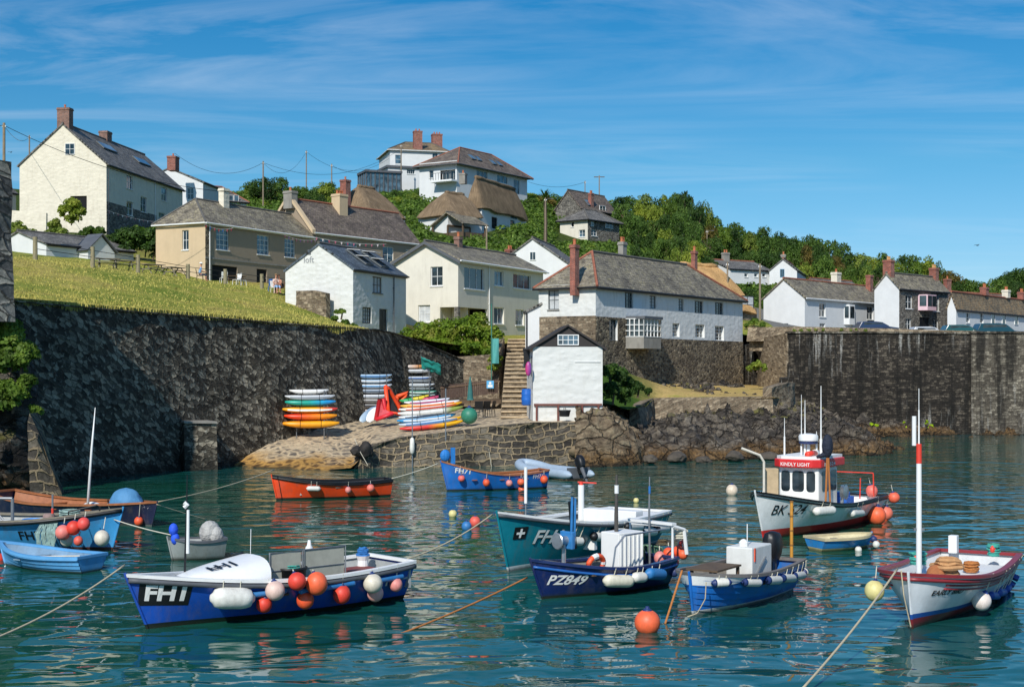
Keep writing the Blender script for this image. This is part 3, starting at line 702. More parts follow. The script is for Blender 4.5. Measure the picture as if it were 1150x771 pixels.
class House:
    """local frame: x along the front to the right, y into the depth, origin at the near front corner"""
    def __init__(s, name, label, A, B, zb, ze, left=None, depth=None, cat='house', group=None):
        s.A = Vector((A[0],A[1],0)); s.B = Vector((B[0],B[1],0)); d = s.B-s.A; s.L = d.length
        s.a = math.atan2(d.y,d.x); s.zb = zb; s.H = ze-zb
        s.root = empty(name, (A[0],A[1],zb), s.a); tag(s.root, label, cat, group)
        s.Mi = (Matrix.Translation((A[0],A[1],zb))@Matrix.Rotation(s.a,4,'Z')).inverted()
        v = Vector((-math.sin(s.a),math.cos(s.a),0)); s.v = v; s.u = d.normalized()
        if left is not None:
            k = (left-575)/F; s.D = (k*s.A.y-s.A.x)/(v.x-k*v.y)
        else: s.D = depth
        s.holes = {'front':[],'left':[],'right':[],'back':[]}; s.surf = []
    def front_pt(s, px, py):
        p = s.Mi@isect(px,py,s.A,Vector((s.v.x,s.v.y,0))); return p.x, p.z
    def left_pt(s, px, py):
        p = s.Mi@isect(px,py,s.A,Vector((s.u.x,s.u.y,0))); return p.y, p.z
    def pl(s, side, off=0):
        if side == 'front': return lambda u,z,d: Vector((u, d, z))
        if side == 'left': return lambda u,z,d: Vector((d, u, z))
        if side == 'back': return lambda u,z,d: Vector((u, s.D-d, z))
        return lambda u,z,d: Vector((s.L-d, u, z))
    def window(s, side, x0,y0,x1,y1, cols=2, rows=2, fr='framew', gl='glass', name='window', sill=True, flush=None, rev=.16, lab=None, fw=.055):
        f = s.front_pt if side == 'front' else s.left_pt
        ym = (y0+y1)/2; xm = (x0+x1)/2
        ua = f(x0,ym)[0]; ub = f(x1,ym)[0]; zt = f(xm,y0)[1]; zb = f(xm,y1)[1]
        u0,u1 = min(ua,ub),max(ua,ub); zb = max(zb,.02)
        top = s.H
        if flush is None: flush = zt > top-.03
        place = s.pl(side)
        if not flush:
            u0 = max(u0,.05); s.holes[side].append((u0,zb,u1,zt)); d = rev
        else: d = -.03
        mb = MB()
        def bar(ua,za,ub,zb_,d0,d1):
            P = [place(ua,za,d0),place(ub,za,d0),place(ub,zb_,d0),place(ua,zb_,d0),place(ua,za,d1),place(ub,za,d1),place(ub,zb_,d1),place(ua,zb_,d1)]
            mb.add(P,[(0,1,2,3),(4,5,6,7),(0,1,5,4),(1,2,6,5),(2,3,7,6),(3,0,4,7)])
        g = .004
        a,b,c,e = u0+g,zb+g,u1-g,zt-g
        d0,d1 = d-.05,d+.03
        bar(a,b,c,b+fw,d0,d1); bar(a,e-fw,c,e,d0,d1); bar(a,b+fw,a+fw,e-fw,d0,d1); bar(c-fw,b+fw,c,e-fw,d0,d1)
        bw = .018
        for k in range(1,cols):
            x = a+(c-a)*k/cols; bar(x-bw,b+fw,x+bw,e-fw,d-.035,d+.02)
        for k in range(1,rows):
            z = b+(e-b)*k/rows; bar(a+fw,z-bw,c-fw,z+bw,d-.03,d+.021)
        w_ = mb.build(name, M[fr], s.root, uv=False)
        if lab: w_['label'] = lab
        mb = MB(); mb.quad(place(a+fw*.5,b+fw*.5,d),place(c-fw*.5,b+fw*.5,d),place(c-fw*.5,e-fw*.5,d),place(a+fw*.5,e-fw*.5,d))
        mb.build('pane', M[gl], w_, uv=False)
        if sill and not flush:
            mb = MB(); P0 = place(u0-.06,zb-.09,-.07); 
            bar(u0-.05,zb-.08,u1+.05,zb-.002,-.08,rev-.01); mb2 = mb
            mb.v=[];mb.f=[]; bar(u0-.05,zb-.08,u1+.05,zb-.003,-.08,-.003)
            mb.build('sill', M['concrete'] if fr!='framew' else M['wht'], w_, uv=False)
        return w_
    def door(s, side, x0,y0,x1,y1, m='frameg', handle=True, open_=False):
        f = s.front_pt if side == 'front' else s.left_pt
        ym = (y0+y1)/2; xm = (x0+x1)/2
        ua = f(x0,ym)[0]; ub = f(x1,ym)[0]; zt = f(xm,y0)[1]; zb = max(f(xm,y1)[1],.0)+.01
        u0,u1 = min(ua,ub),max(ua,ub); s.holes[side].append((u0,zb,u1,zt)); place = s.pl(side); mb = MB()
        def bar(mb,ua,za,ub,zb_,d0,d1):
            P = [place(ua,za,d0),place(ub,za,d0),place(ub,zb_,d0),place(ua,zb_,d0),place(ua,za,d1),place(ub,za,d1),place(ub,zb_,d1),place(ua,zb_,d1)]
            mb.add(P,[(0,1,2,3),(4,5,6,7),(0,1,5,4),(1,2,6,5),(2,3,7,6),(3,0,4,7)])
        bar(mb,u0+.005,zb,u1-.005,zt-.005,.14,.19)
        for k in range(2):
            for j in range(2):
                a = u0+.1+(u1-u0-.15)*k/2; b = zb+.15+(zt-zb-.2)*j/2; bar(mb,a,b,a+(u1-u0)/2-.15,b+(zt-zb)/2-.2,.12,.145)
        o = mb.build('door', M[m], s.root, uv=False)
        mb = MB(); bar(mb,u1-.16,zb+(zt-zb)*.45,u1-.1,zb+(zt-zb)*.45+.12,.08,.118); mb.build('handle', M['lead'], o, uv=False)
        return o
    def walls(s, wm, gable=None, lower=None, lower_h=None, right_m=None, left_m=None, split=None, left_lower=None):
        """wm wall material; lower = material of the band up to lower_h on the front; split = list of (x0,x1,h)"""
        H = getattr(s,'Hw',s.H)
        for side,LL in (('front',s.L),('left',s.D),('right',s.D),('back',s.L)):
            hs = s.holes[side]; pl = s.pl(side)
            mb = MB(); rect_holes(LL,H,hs,pl,.2,mb,side in('front','right'))
            if gable and side in ('left','right') and side in gable:
                r = gable[side]     # list of (y,z) above eave, polygon
                mb.add([pl(0,H,0),pl(LL,H,0)]+[pl(y,z,0) for y,z in r],[tuple(range(len(r)+2))])
            if gable and side == 'front' and 'front' in gable:
                r = gable['front']; mb.add([pl(0,H,0),pl(LL,H,0)]+[pl(y,z,0) for y,z in r],[tuple(range(len(r)+2))])
            m = wm
            if side == 'left' and left_m: m = left_m
            if side == 'right' and right_m: m = right_m
            mb.build('wall', m, s.root)
    def band(s, side, x0, x1, h0, h1, m, name='stone_facing', thick=.05):
        """masonry facing standing proud of the wall, with window holes"""
        pl = s.pl(side); hs = []
        for h in s.holes[side]:
            a,b,c,d = max(h[0],x0),max(h[1],h0),min(h[2],x1),min(h[3],h1)
            if a < c and b < d: hs.append((a-x0,b-h0,c-x0,d-h0))
        mb = MB(); pp = lambda u,z,d: pl(u+x0,z+h0,d-thick)
        rect_holes(x1-x0,h1-h0,hs,pp,thick+.01,mb,side=='front')
        mb.quad(pp(0,h1-h0,0),pp(x1-x0,h1-h0,0),pp(x1-x0,h1-h0,thick),pp(0,h1-h0,thick))
        for e in (0,x1-x0): mb.quad(pp(e,0,0),pp(e,h1-h0,0),pp(e,h1-h0,thick),pp(e,0,thick))
        return mb.build(name, m, s.root)
    def roofgrid(s, quads, m, name='roof', thick=.14, n=14, amp=.035, parent=None):
        mb = MB()
        for q in quads:
            a,b,c,d = [Vector(p) for p in q]; G = []
            for i in range(n+1):
                row = []
                for j in range(n+1):
                    u,v = j/n,i/n; p = (a*(1-u)+b*u)*(1-v)+(d*(1-u)+c*u)*v
                    w_ = p+Vector((s.A.x,s.A.y,0)); k = amp*noise.noise(w_*.45)+amp*.5*noise.noise(w_*1.3)
                    row.append(p+Vector((0,0,k)))
                G.append(row)
            mb.grid(G)
        return mb.build(name, m, parent or s.root, merge=True, solid=thick)
    def gable_roof(s, rh, m, ov=.22, rtop=None, ovx=.15, ridge='ridgeg', ry=None, gutter='blk', half=None, gutter_front=True, hips=(0,0), rt=True):
        """ridge along x at height H+rh; hips=(left hip length,right hip length)"""
        H,L,D = s.H,s.L,s.D; ry = D/2 if ry is None else ry
        k0 = rh/(ry+ov)*ov; s.rh0 = rh; H = H+k0; rh = rh-k0; s.Hw = H
        sl = rh/ry; sb = rh/(D-ry)
        x0 = hips[0] if hips[0] else -ovx; x1 = L-hips[1] if hips[1] else L+ovx
        e0 = -ov if hips[0] else -ovx; e1 = L+ov if hips[1] else L+ovx
        zf = H-ov*sl; zbk = H-ov*sb
        quads = [[(e0,-ov,zf),(e1,-ov,zf),(x1,ry,H+rh),(x0,ry,H+rh)], [(e1,D+ov,zbk),(e0,D+ov,zbk),(x0,ry,H+rh),(x1,ry,H+rh)]]
        if hips[0]: quads.append([(e0,D+ov,zbk),(e0,-ov,zf),(x0,ry,H+rh),(x0,ry,H+rh)])
        if hips[1]: quads.append([(e1,-ov,zf),(e1,D+ov,zbk),(x1,ry,H+rh),(x1,ry,H+rh)])
        for q in quads:
            for i in range(4): q[i] = (q[i][0],q[i][1],q[i][2]+.1)
        r = s.roofgrid(quads, m)
        if rt:
            mb = MB(); mb.tube([(x0,ry,H+rh+.13),((x0+x1)/2,ry,H+rh+.12),(x1,ry,H+rh+.13)],.11,6)
            for k,(xe,xr) in enumerate(((e0,x0),(e1,x1))):
                if hips[k]:
                    if rtop: mb.build('ridge_cap' if k==0 else 'hip_tiles', M[rtop if k==0 else ridge], r, uv=False); mb = MB()
                    mb.tube([(xe,-ov,zf+.12),(xr,ry,H+rh+.13)],.1,6); mb.tube([(xe,D+ov,zbk+.12),(xr,ry,H+rh+.13)],.1,6)
            mb.build('ridge_tiles', M[ridge], r, uv=False)
        mb = MB(); mb.tube([(e0,-ov-.05,zf+.02),(e1,-ov-.05,zf+.02)],.07,8)
        if hips[0]: mb.tube([(e0-.05,-ov,zf+.02),(e0-.05,D+ov,zf+.02)],.07,8)
        if gutter: mb.build('gutter', M[gutter], s.root, uv=False)
        if gutter:
            mb = MB(); mb.bx(0 if not hips[0] else e0+.1, L if not hips[1] else e1-.1, -ov+.02,-ov+.05, zf-.1, zf+.03); mb.build('fascia', M[gutter], s.root, uv=False)
        s.sl = sl; s.rh = rh; s.ry = ry
        if not hips[0] or not hips[1]:
            g = {}
            if not hips[0]: g['left'] = [(ry,H+rh)]
            if not hips[1]: g['right'] = [(ry,H+rh)]
            s.gab = {k:v for k,v in g.items()}
        else: s.gab = {}
        return r
    def roof_pt(s, px, py, off=.1):
        n = Vector((0,-s.sl,1)).normalized(); p0 = Vector((0,0,s.Hw+off)); Mw = s.Mi.inverted()
        nw = (Mw.to_3x3()@n); ow = Mw@p0; return s.Mi@isect(px,py,ow,nw)
    def skylight(s, x0,y0,x1,y1, open_=False):
        c = s.roof_pt((x0+x1)/2,(y0+y1)/2,.2); wd = max(.5, abs(s.roof_pt(x1,(y0+y1)/2).x-s.roof_pt(x0,(y0+y1)/2).x)*.55); hh = 1.1
        an = math.atan(s.sl); Mx = Matrix.Rotation(an,3,'X')
        mb = MB()
        for dx in (-1,1): mb.box(c+Mx@Vector((dx*wd/2,0,.04)),(.07,hh,.12),M=Mx)
        for dy in (-1,1): mb.box(c+Mx@Vector((0,dy*hh/2,.045)),(wd+.06,.07,.12),M=Mx)
        o = mb.build('skylight', M['frameg'], s.root, uv=False)
        Mo = Matrix.Rotation(an-(R(28) if open_ else 0),3,'X'); mb = MB()
        top = c+Mx@Vector((0,hh/2,.08)); mb.box(top+Mo@Vector((0,-hh/2,.02)),(wd-.08,hh-.05,.03),M=Mo); mb.build('pane', M['glassblue'] if not open_ else M['wht'], o, uv=False)
    def chimney(s, x, y, zt, w=.9, d=.6, m='brick', pots=2, pot='pot', zbase=None, cap=True):
        mb = MB(); z0 = zbase if zbase is not None else s.H-.3
        mb.bx(x-w/2,x+w/2,y-d/2,y+d/2,z0,zt)
        if cap: mb.bx(x-w/2-.06,x+w/2+.06,y-d/2-.06,y+d/2+.06,zt-.22,zt-.1); mb.bx(x-w/2-.03,x+w/2+.03,y-d/2-.03,y+d/2+.03,zt-.098,zt+.02)
        o = mb.build('chimney', M[m], s.root)
        for k in range(pots):
            mb = MB(); xx = x+(k-(pots-1)/2)*(w*.8/max(pots,1)); mb.lathe([(.12,zt),(.1,zt+.3),(.13,zt+.33),(.13,zt+.4),(.09,zt+.41)],(xx,y,0),8); mb.build('chimney_pot', M[pot], o, uv=False)
        return o
    def chim_px(s, px0, px1, pyt, D, **kw):
        """chimney placed from its picture columns at true distance D"""
        wpx = (px1-px0)*D/F; p = s.Mi@pt((px0+px1)/2, pyt, D)
        return s.chimney(p.x,p.y,p.z,w=wpx/(abs(math.cos(s.a))+.75*abs(math.sin(s.a))),d=wpx*.75/(abs(math.cos(s.a))+.75*abs(math.sin(s.a))),**kw)
    def pipe(s, x, z1=None, m='framew', side='front'):
        mb = MB(); p = s.pl(side); z1 = z1 or s.H
        a = p(x,0,-.08); b = p(x,z1-.1,-.08); mb.tube([a,b],.045,8)
        for k in range(3): q = p(x,(k+.5)*z1/3,-.05); mb.box(q,(.13,.13,.04))
        return mb.build('drainpipe', M[m], s.root, uv=False)
def XY(px,D): return ((px-575)*D/F, D)

cream = render_mat('cream_rendered_stone', C('dcd4c0'), .35, .3)
cream2 = render_mat('smooth_cream_render', C('d9d3c3'), .28)
beige = render_mat('beige_render', C('c9b291'), .3)
greyrender = render_mat('grey_brown_roughcast', C('9a8b78'), .3)
lime = render_mat('limewashed_stone', C('d6d6d0'), .3, .4, (.4,.36,.27))
lime2 = render_mat('weathered_limewash', C('d8d9d6'), .6, .15, (.33,.31,.24))
white = render_mat('white_painted_render', C('d6d7d5'), .2, 0, (.5,.48,.42))
stoneh = stone_mat('cottage_rubble', C('3b352d'), C('6a5f51'), C('94866f'), C('7d7362'), sc=2.9, mort_w=.06, blotch=.25, stretch=1.7)
stonegrey = stone_mat('grey_slatestone', C('4d4a46'), C('6d6962'), C('8c877d'), C('8a8478'), sc=2.9, mort_w=.05, blotch=.15, stretch=2.2)
M['cream']=cream; M['beige']=beige

# ---- tall cream farmhouse, top left
h = House('farmhouse','large cream farmhouse with grey stone lower storey and brick chimneys, top left of the hill', XY(119.5,150), XY(205,172), 19.2, 26.75, left=22)
ze = h.H
for r_ in ((498,338,522,393),(635,388,658,440)): h.window('front',r_[0]/3.503,100+r_[1]/3.503,r_[2]/3.503,100+r_[3]/3.503,2,2,gl='glassblue')
for r_ in ((553,425,578,484),(498,443,524,497),(625,487,650,528)): h.window('front',r_[0]/3.503,100+r_[1]/3.503,r_[2]/3.503,100+r_[3]/3.503,2,2,gl='glassblue')
h.window('left',73.2,161,84.2,173.8,2,2,flush=True,lab='small white attic window high in the cream gable')
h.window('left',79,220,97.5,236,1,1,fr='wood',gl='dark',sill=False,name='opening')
h.gable_roof(4.45, M['slate'], ov=.3, gutter='blk', ridge='ridgeg'); h.walls(cream, h.gab)
h.band('front',0.02,h.L*.62,0,3.75,stonegrey); h.band('front',h.L*.62,h.L,0,2.5,stonegrey)
h.chimney(.55,h.D/2,h.H+4.45+1.75,w=1.0,d=1.35,m='brickb',pots=1,zbase=h.H+3.4); h.chimney(h.L*.52,h.D/2+.3,h.H+4.45+1.1,w=1.3,d=1.0,m='brickb',pots=0,zbase=h.H+3.5)
h.skylight(112,160,128,171); h.skylight(152,177,166,186); h.pipe(.35,m='lead'); h.pipe(h.L*.6,m='wht')

# ---- white house behind it
h = House('white_house','white gabled house with tall red brick chimney behind the cream farmhouse', XY(228,188), XY(250,196), 20.5, 29.9, left=153)
h.window('left',210,211,217.5,224,2,2); h.gable_roof(2.0,M['slate'],rt=False); h.walls(white,h.gab); h.chim_px(189,200,176,184,m='brick',pots=1,zbase=h.H+1)
h = House('white_bungalow','white extension with slate roof and tiled ridge to the right of the white gabled house', XY(228,196), XY(278,200), 22, 28.6, depth=6)
h.window('front',229,217,241,222,3,1); h.window('front',256,219,262,226,1,1,gl='glassblue'); h.window('front',262.5,219,268,227,1,1,gl='glassblue'); h.gable_roof(2.3,M['slate'],ridge='ridge',hips=(0,2.5)); h.walls(white,h.gab)
h = House('white_house','partly hidden white house with slate roof at the far left edge beside the pole', XY(-25,150), XY(18,156), 18.5, 24.4, depth=8)
h.gable_roof(3.6,M['slate']); h.walls(white,h.gab)

# ---- beige tea house on the meadow edge
h = House('beige_house','beige rendered house with half-hipped slate roof beside the meadow rail fence', XY(230.5,122), XY(352,136), 12.2, 17.75, left=175)
def z4(r,ox=130,oy=230,k=4.79): return [ox+r[0]/k, oy+r[1]/k, ox+r[2]/k, oy+r[3]/k]
for r_ in ((540,133,610,243),(760,163,826,268),(908,182,966,282)): h.window('front',*z4(r_),cols=3,rows=4,gl='glassblue')
h.window('left',*z4((357,136,392,242)),cols=2,rows=2)
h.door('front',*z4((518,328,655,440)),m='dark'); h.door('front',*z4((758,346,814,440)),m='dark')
h.gable_roof(2.35,M['slateold'],ov=.25,gutter='framew',hips=(2.0,0)); h.walls(greyrender,h.gab,left_m=beige)
mb = MB(); mb.bx(-.02,h.L,-.06,-.003,2.55,2.68); mb.build('string_course',M['concrete'],h.root)
h.band('front',0.02,.45,0,h.H-.2,stoneh,'quoin',.03)
h.pipe(.5); h.chim_px(246,257,212,128,m='cream',pots=0,zbase=h.H+1.6)
# ---- brown roofed terrace
h = House('terraced_house','brown-roofed terrace with raised gable coping and big clay-potted chimney behind the white loft cottage', XY(351.5,136), XY(470,149), 12.5, 18.25, left=303)
def z2(r): return z4(r,270,130,3.503)
for r_ in ((313,483,353,515),(415,495,460,530),(560,515,603,580),(652,527,680,550)): h.window('front',*z2(r_),cols=2,rows=2,gl='glassblue',rev=.12)
h.gable_roof(3.4,M['slatebrown'],ov=.25,gutter='framew',ridge='ridge'); h.walls(greyrender,h.gab)
mb = MB()
for sgn in (1,-1):
    ys = (-.35,h.D/2) if sgn==1 else (h.D+.35,h.D/2)
    za = h.H-.1; mb.add([(-.45,ys[0],za),(.0,ys[0],za),(0,ys[1],h.H+3.6),(-.45,ys[1],h.H+3.6),(-.45,ys[0],za+.42),(0,ys[0],za+.42),(0,ys[1],h.H+3.95),(-.45,ys[1],h.H+3.95)],[(0,1,2,3),(4,5,6,7),(0,1,5,4),(1,2,6,5),(2,3,7,6),(3,0,4,7)])
mb.build('gable_coping',beige,h.root)
h.chimney(-.1,h.D/2,h.H+4.2,w=.8,d=1.1,m='concrete',pots=1,zbase=h.H+2.5)
h.chimney(h.L*.40,h.D/2-.5,h.H+4.5,w=1.2,d=1.1,m='beige',pots=4,zbase=h.H+1.6)
# ---- white loft cottage
h = House('loft_cottage','small whitewashed cottage with blue slate roof, four open roof windows and dark door', XY(396.5,100), XY(456,108), 6.6, 12.2, left=320.5)
def z3(r): return z4(r,310,260,3.71)
h.window('front',*z3((402,188,442,256)),cols=3,rows=2,fr='wood',gl='curtain'); h.window('front',*z3((360,315,398,382)),cols=4,rows=4,fr='blk',gl='curtain',sill=False); h.door('front',*z3((430,322,466,424)),m='blk')
h.gable_roof(1.9,M['slateblue'],ov=.15,ovx=.08,ridge='ridgeg'); h.walls(lime,h.gab)
for r_ in ((310,80,345,110),(345,108,385,135),(372,88,410,118),(408,118,452,148)): h.skylight(*z3(r_),open_=True)
h.pipe(h.L*.74,m='lead')
# ---- big cream house in the middle
h = House('cream_house','two-storey cream house with recessed corner porch in the middle above the hedge', XY(514.5,112), XY(610,126), 7.4, 13.75, left=444)
for r_,c_ in (((784,150,868,240),3),((910,163,948,226),2),((988,178,1062,238),3),((908,316,950,384),2),((998,325,1034,390),2)): h.window('front',*z3(r_),cols=c_,rows=1,gl='glassblue' if c_==2 else 'glass')
h.window('left',*z3((644,146,694,226)),cols=2,rows=2); h.window('left',*z3((592,306,642,376)),cols=2,rows=2,gl='curtain')
fa = h.front_pt(*z3((880,310,880,390))[:2]); lf = h.left_pt(*z3((683,298,683,390))[:2]); pxr = fa[0]; pyl = lf[0]; pz = 2.75
h.holes['front'].append((.35,.3,pxr,pz)); h.holes['left'].append((.35,.3,pyl,pz))
h.gable_roof(1.6,M['slateold'],ov=.35,ovx=.3,gutter='framew'); h.walls(cream2,h.gab)
mb = MB(); mb.bx(.21,pxr+.1,1.7,1.8,.2,pz+.1); mb.bx(1.9,2.0,.21,pyl,.2,pz+.1); mb.build('porch_wall',cream2,h.root)
mb = MB(); mb.bx(.21,pxr+.1,.21,pyl,.15,.29); mb.bx(.21,pxr,.21,pyl,pz+.003,pz+.1); mb.build('porch_floor',M['concrete'],h.root)
mb = MB(); mb.bx(2.6,3.5,1.62,1.69,.3,2.4); o_ = mb.build('door',M['blk'],h.root,uv=False)
mb = MB(); mb.bx(-.02,.33,-.02,.33,.2,pz); mb.build('porch_pillar',stonegrey,h.root)
mb = MB()
for sgn in (1,-1):
    y0_ = -.35 if sgn==1 else h.D+.35
    mb.add([(-.36,y0_,h.H-.25),(-.3,y0_,h.H-.25),(-.3,h.D/2,h.H+1.42),(-.36,h.D/2,h.H+1.42),(-.36,y0_,h.H),(-.3,y0_,h.H),(-.3,h.D/2,h.H+1.66),(-.36,h.D/2,h.H+1.66)],[(0,1,2,3),(4,5,6,7),(0,1,5,4),(1,2,6,5),(2,3,7,6),(3,0,4,7)])
mb.build('bargeboard',M['lead'],h.root)
h.chim_px(510,519.5,266,118,m='brickb',pots=1,zbase=h.H+.6); h.pipe(h.L*.33)
# ---- white gabled house with dormer behind
h = House('white_house','white house with plain gable and tiled dormer right behind the middle cream house', XY(638.5,137), XY(660,147), 11.5, 15.3, left=558)
def z5(r): return z4(r,540,170,3.352)
h.window('left',*z5((184,377,208,410)),cols=2,rows=1,flush=True); h.gable_roof(2.6,M['slate'],ov=.2); h.walls(white,h.gab)
mb = MB(); d0 = h.roof_pt(*z5((335,375,0,0))[:2]); mb.bx(d0.x-1.6,d0.x+1.6,d0.y-.3,d0.y+2.5,h.H+.8,h.H+2.5); o_ = mb.build('dormer',white,h.root)
mb = MB(); mb.grid([[(d0.x-1.9,d0.y-.6,h.H+2.35),(d0.x+1.9,d0.y-.6,h.H+2.35)],[(d0.x-1.9,d0.y+3,h.H+3.1),(d0.x+1.9,d0.y+3,h.H+3.1)]]); mb.build('dormer_roof',M['ridge'],o_,solid=.12)
h = House('slate_roofed_house','low slate-roofed building tucked behind the middle cream house', XY(560,140), XY(632,150), 12.5, 14.6, depth=7)
h.gable_roof(2.2,M['slate'],hips=(0,0)); h.walls(white,h.gab); h.chimney(h.L*.6,h.D/2,h.H+3.1,pots=2,w=.9)

# ---- stone-based white cottages by the quay
A14,B14 = XY(669,100),XY(834,121); h = House('harbour_cottages','long whitewashed cottages on a rubble stone base with hipped slate roof and hanging bay window', A14,B14, 3.4, 10.95, left=605)
def z6(r): return z4(r,660,310,5.933)
for r_,c_ in (((248,108,303,214),3),((413,130,458,216),2),((605,150,640,232),2),((712,165,770,247),3),((848,175,903,256),3)): h.window('front',*z6(r_),cols=c_,rows=4,fr='frameg',gl='curtain' if c_==2 else 'glass',sill=False)
for r_,c_ in (((140,286,200,428),3),((565,314,612,404),2),((718,322,779,410),3),((848,332,908,428),3),((408,300,458,396),3)): h.window('front',*z6(r_),cols=c_,rows=4,fr='framew' if r_[0]>500 else 'frameg',sill=False,rev=.22)
h.window('left',*z5((253,522,294,595)),cols=2,rows=2,fr='frameg',gl='curtain')
h.gable_roof(2.8,M['slateold'],ov=.3,ridge='ridge',rtop='ridgeg',hips=(3.6,6.0)); h.walls(lime2,h.gab,left_m=lime)
xs_ = h.front_pt(742,380)[0]; zst = h.front_pt(700,357)[1]; zst2 = h.front_pt(790,381.8)[1]
h.band('front',0,xs_,0,zst,stoneh); h.band('front',xs_+.001,h.L,0,zst2,stoneh,thick=.06)
h.band('left',0,h.D,0,h.left_pt(640,355)[1],M['rubble'])
# canted bay window
bx0 = h.front_pt(703.5,375)[0]; bx1 = h.front_pt(729,375)[0]; bzt = h.front_pt(716,356.5)[1]; bzm = h.front_pt(716,378)[1]; bzb = h.front_pt(716,391.5)[1]
out = 1.3; prof = [(bx0-.2,0),(bx0+.25,-out),(bx1-.6,-out),(bx1-.1,0)]
mb = MB()
def prism(mb, prof, z0, z1, inset=0):
    n = len(prof); cxp = sum(p[0] for p in prof)/n
    P = [(lerp(p[0],cxp,inset),p[1]*(1-inset)) for p in prof]
    mb.add([(x,y,z0) for x,y in P]+[(x,y,z1) for x,y in P],[tuple(range(n))[::-1],tuple(range(n,2*n))]+[(i,(i+1)%n,n+(i+1)%n,n+i) for i in range(n)])
prism(mb,prof,bzb,bzm-.05); o_ = mb.build('bay_window',M['concrete'],h.root)
mb = MB(); prism(mb,prof,bzm-.049,bzt-.15,.1); mb.build('pane',M['glass'],o_,uv=False)
mb = MB(); prism(mb,[(x+(.1 if y else -.1)*(-1 if i<2 else 1),y*1.1) for i,(x,y) in enumerate(prof)],bzt-.15,bzt+.05); mb.build('bay_roof',M['lead'],o_)
mb = MB()
for i in range(3):
    a,b = Vector((*prof[i],0)),Vector((*prof[i+1],0)); n_ = 5 if i==1 else 4
    for k in range(n_+1):
        p = a.lerp(b,k/n_); mb.box((p.x,p.y,(bzm+bzt)/2-.1),(.07,.07,bzt-bzm-.1))
    for q in (0,.33,.66,1):
        z = bzm-.02+(bzt-bzm-.12)*q; c = (a+b)/2; dd = b-a; mb.box((c.x,c.y,z),(dd.length,.05,.05),rz=math.atan2(dd.y,dd.x))
mb.build('bay_frame',M['framew'],o_)
h.chim_px(640,650.5,275,100.5,m='brick',pots=1,zbase=h.H-.5); h.chim_px(694,704,272,111,m='concrete',pots=2,zbase=h.H+1.5); h.chim_px(776,783.5,282,119,m='brick',pots=1,zbase=h.H+1.5)
HC14 = h
# lean-to at its left
mb0 = House('lean_to','white lean-to with sloping roof attached left of the stone-based cottages', XY(607,102.5), XY(610,109), 5.0, 10.3, left=590)
lt = mb0; mb = MB(); L_,D_ = lt.L,lt.D
mb.add([(0,0,0),(0,D_,0),(0,D_,4.35),(0,0,lt.H-.3)],[(3,2,1,0)]); mb.add([(0,0,0),(L_,0,0),(L_,0,lt.H-.3),(0,0,lt.H-.3)],[(0,1,2,3)]); mb.add([(0,D_,0),(L_,D_,0),(L_,D_,4.35),(0,D_,4.35)],[(0,1,2,3)])
mb.build('wall',white,lt.root)
lt.roofgrid([[(-.15,D_+.2,4.35),(-.15,-.1,lt.H-.25),(L_,-.1,lt.H-.25),(L_,D_+.2,4.35)]],M['slate'])
mb = MB(); mb.tube([(-.1,D_-.1,0),(-.1,D_-.1,4.3)],.05,8); mb.build('drainpipe',M['blk'],lt.root,uv=False)

# ---- hut on the quay
hx0,hx1 = XY(598.5,79.5)[0],XY(677,79.5)[0]
h = House('boat_store','white square boat store with dark boarded gable and small-paned window on the quay', (hx0,79.5),(hx1,79.7), 2.25, 6.48, depth=5.5)
rp = zat(364,79.5)-2.25
h.root['category'] = 'hut'
h.H = zat(389,79.5)-2.25
h.window('front',626,375.5,650,387.6,4,2,flush=True,gl='glassblue',lab='eight-pane white window in the dark gable')
h.walls(lime,{})
pk = (h.L/2,rp)
mb = MB(); mb.add([(-.12,-.015,h.H+.0),(h.L+.12,-.015,h.H),(h.L/2,-.015,rp-.05)],[(0,1,2)]); mb.add([(-.1,h.D,h.H),(h.L+.1,h.D,h.H),(h.L/2,h.D,rp-.05)],[(0,1,2)])
M['boards'] = pm('35302e',.8,.2,6,.3); mb.build('gable_boarding',M['boards'],h.root)
h.roofgrid([[(-.25,h.D+.2,h.H-.12),(-.25,-.18,h.H-.12),(h.L/2,-.18,rp),(h.L/2,h.D+.2,rp)],[(h.L+.25,-.18,h.H-.12),(h.L+.25,h.D+.2,h.H-.12),(h.L/2,h.D+.2,rp),(h.L/2,-.18,rp)]],M['boards'],thick=.1,n=6,amp=.01)
mb = MB(); zz_ = h.front_pt(640,454)[1]; mb.bx(.05,h.L-.05,-.14,-.04,zz_-.06,zz_+.05)
for x_ in (.2,1.4,2.75,h.L-.25): mb.bx(x_-.05,x_+.05,-.13,-.05,.0,zz_-.06)
mb.build('rubbing_rail',pm('6d3f35',.7,.2,4,.2),h.root)
mb = MB(); zz2 = h.front_pt(655,406)[1]; mb.bx(h.L*.6,h.L*.97,-.05,-.005,zz2-.02,zz2+.02); mb.build('ledge',M['wht'],h.root)
mb = MB(); mb.bx(-.02,.02,.8,1.5,2.6,3.7); mb.build('shutter',M['lead'],h.root)

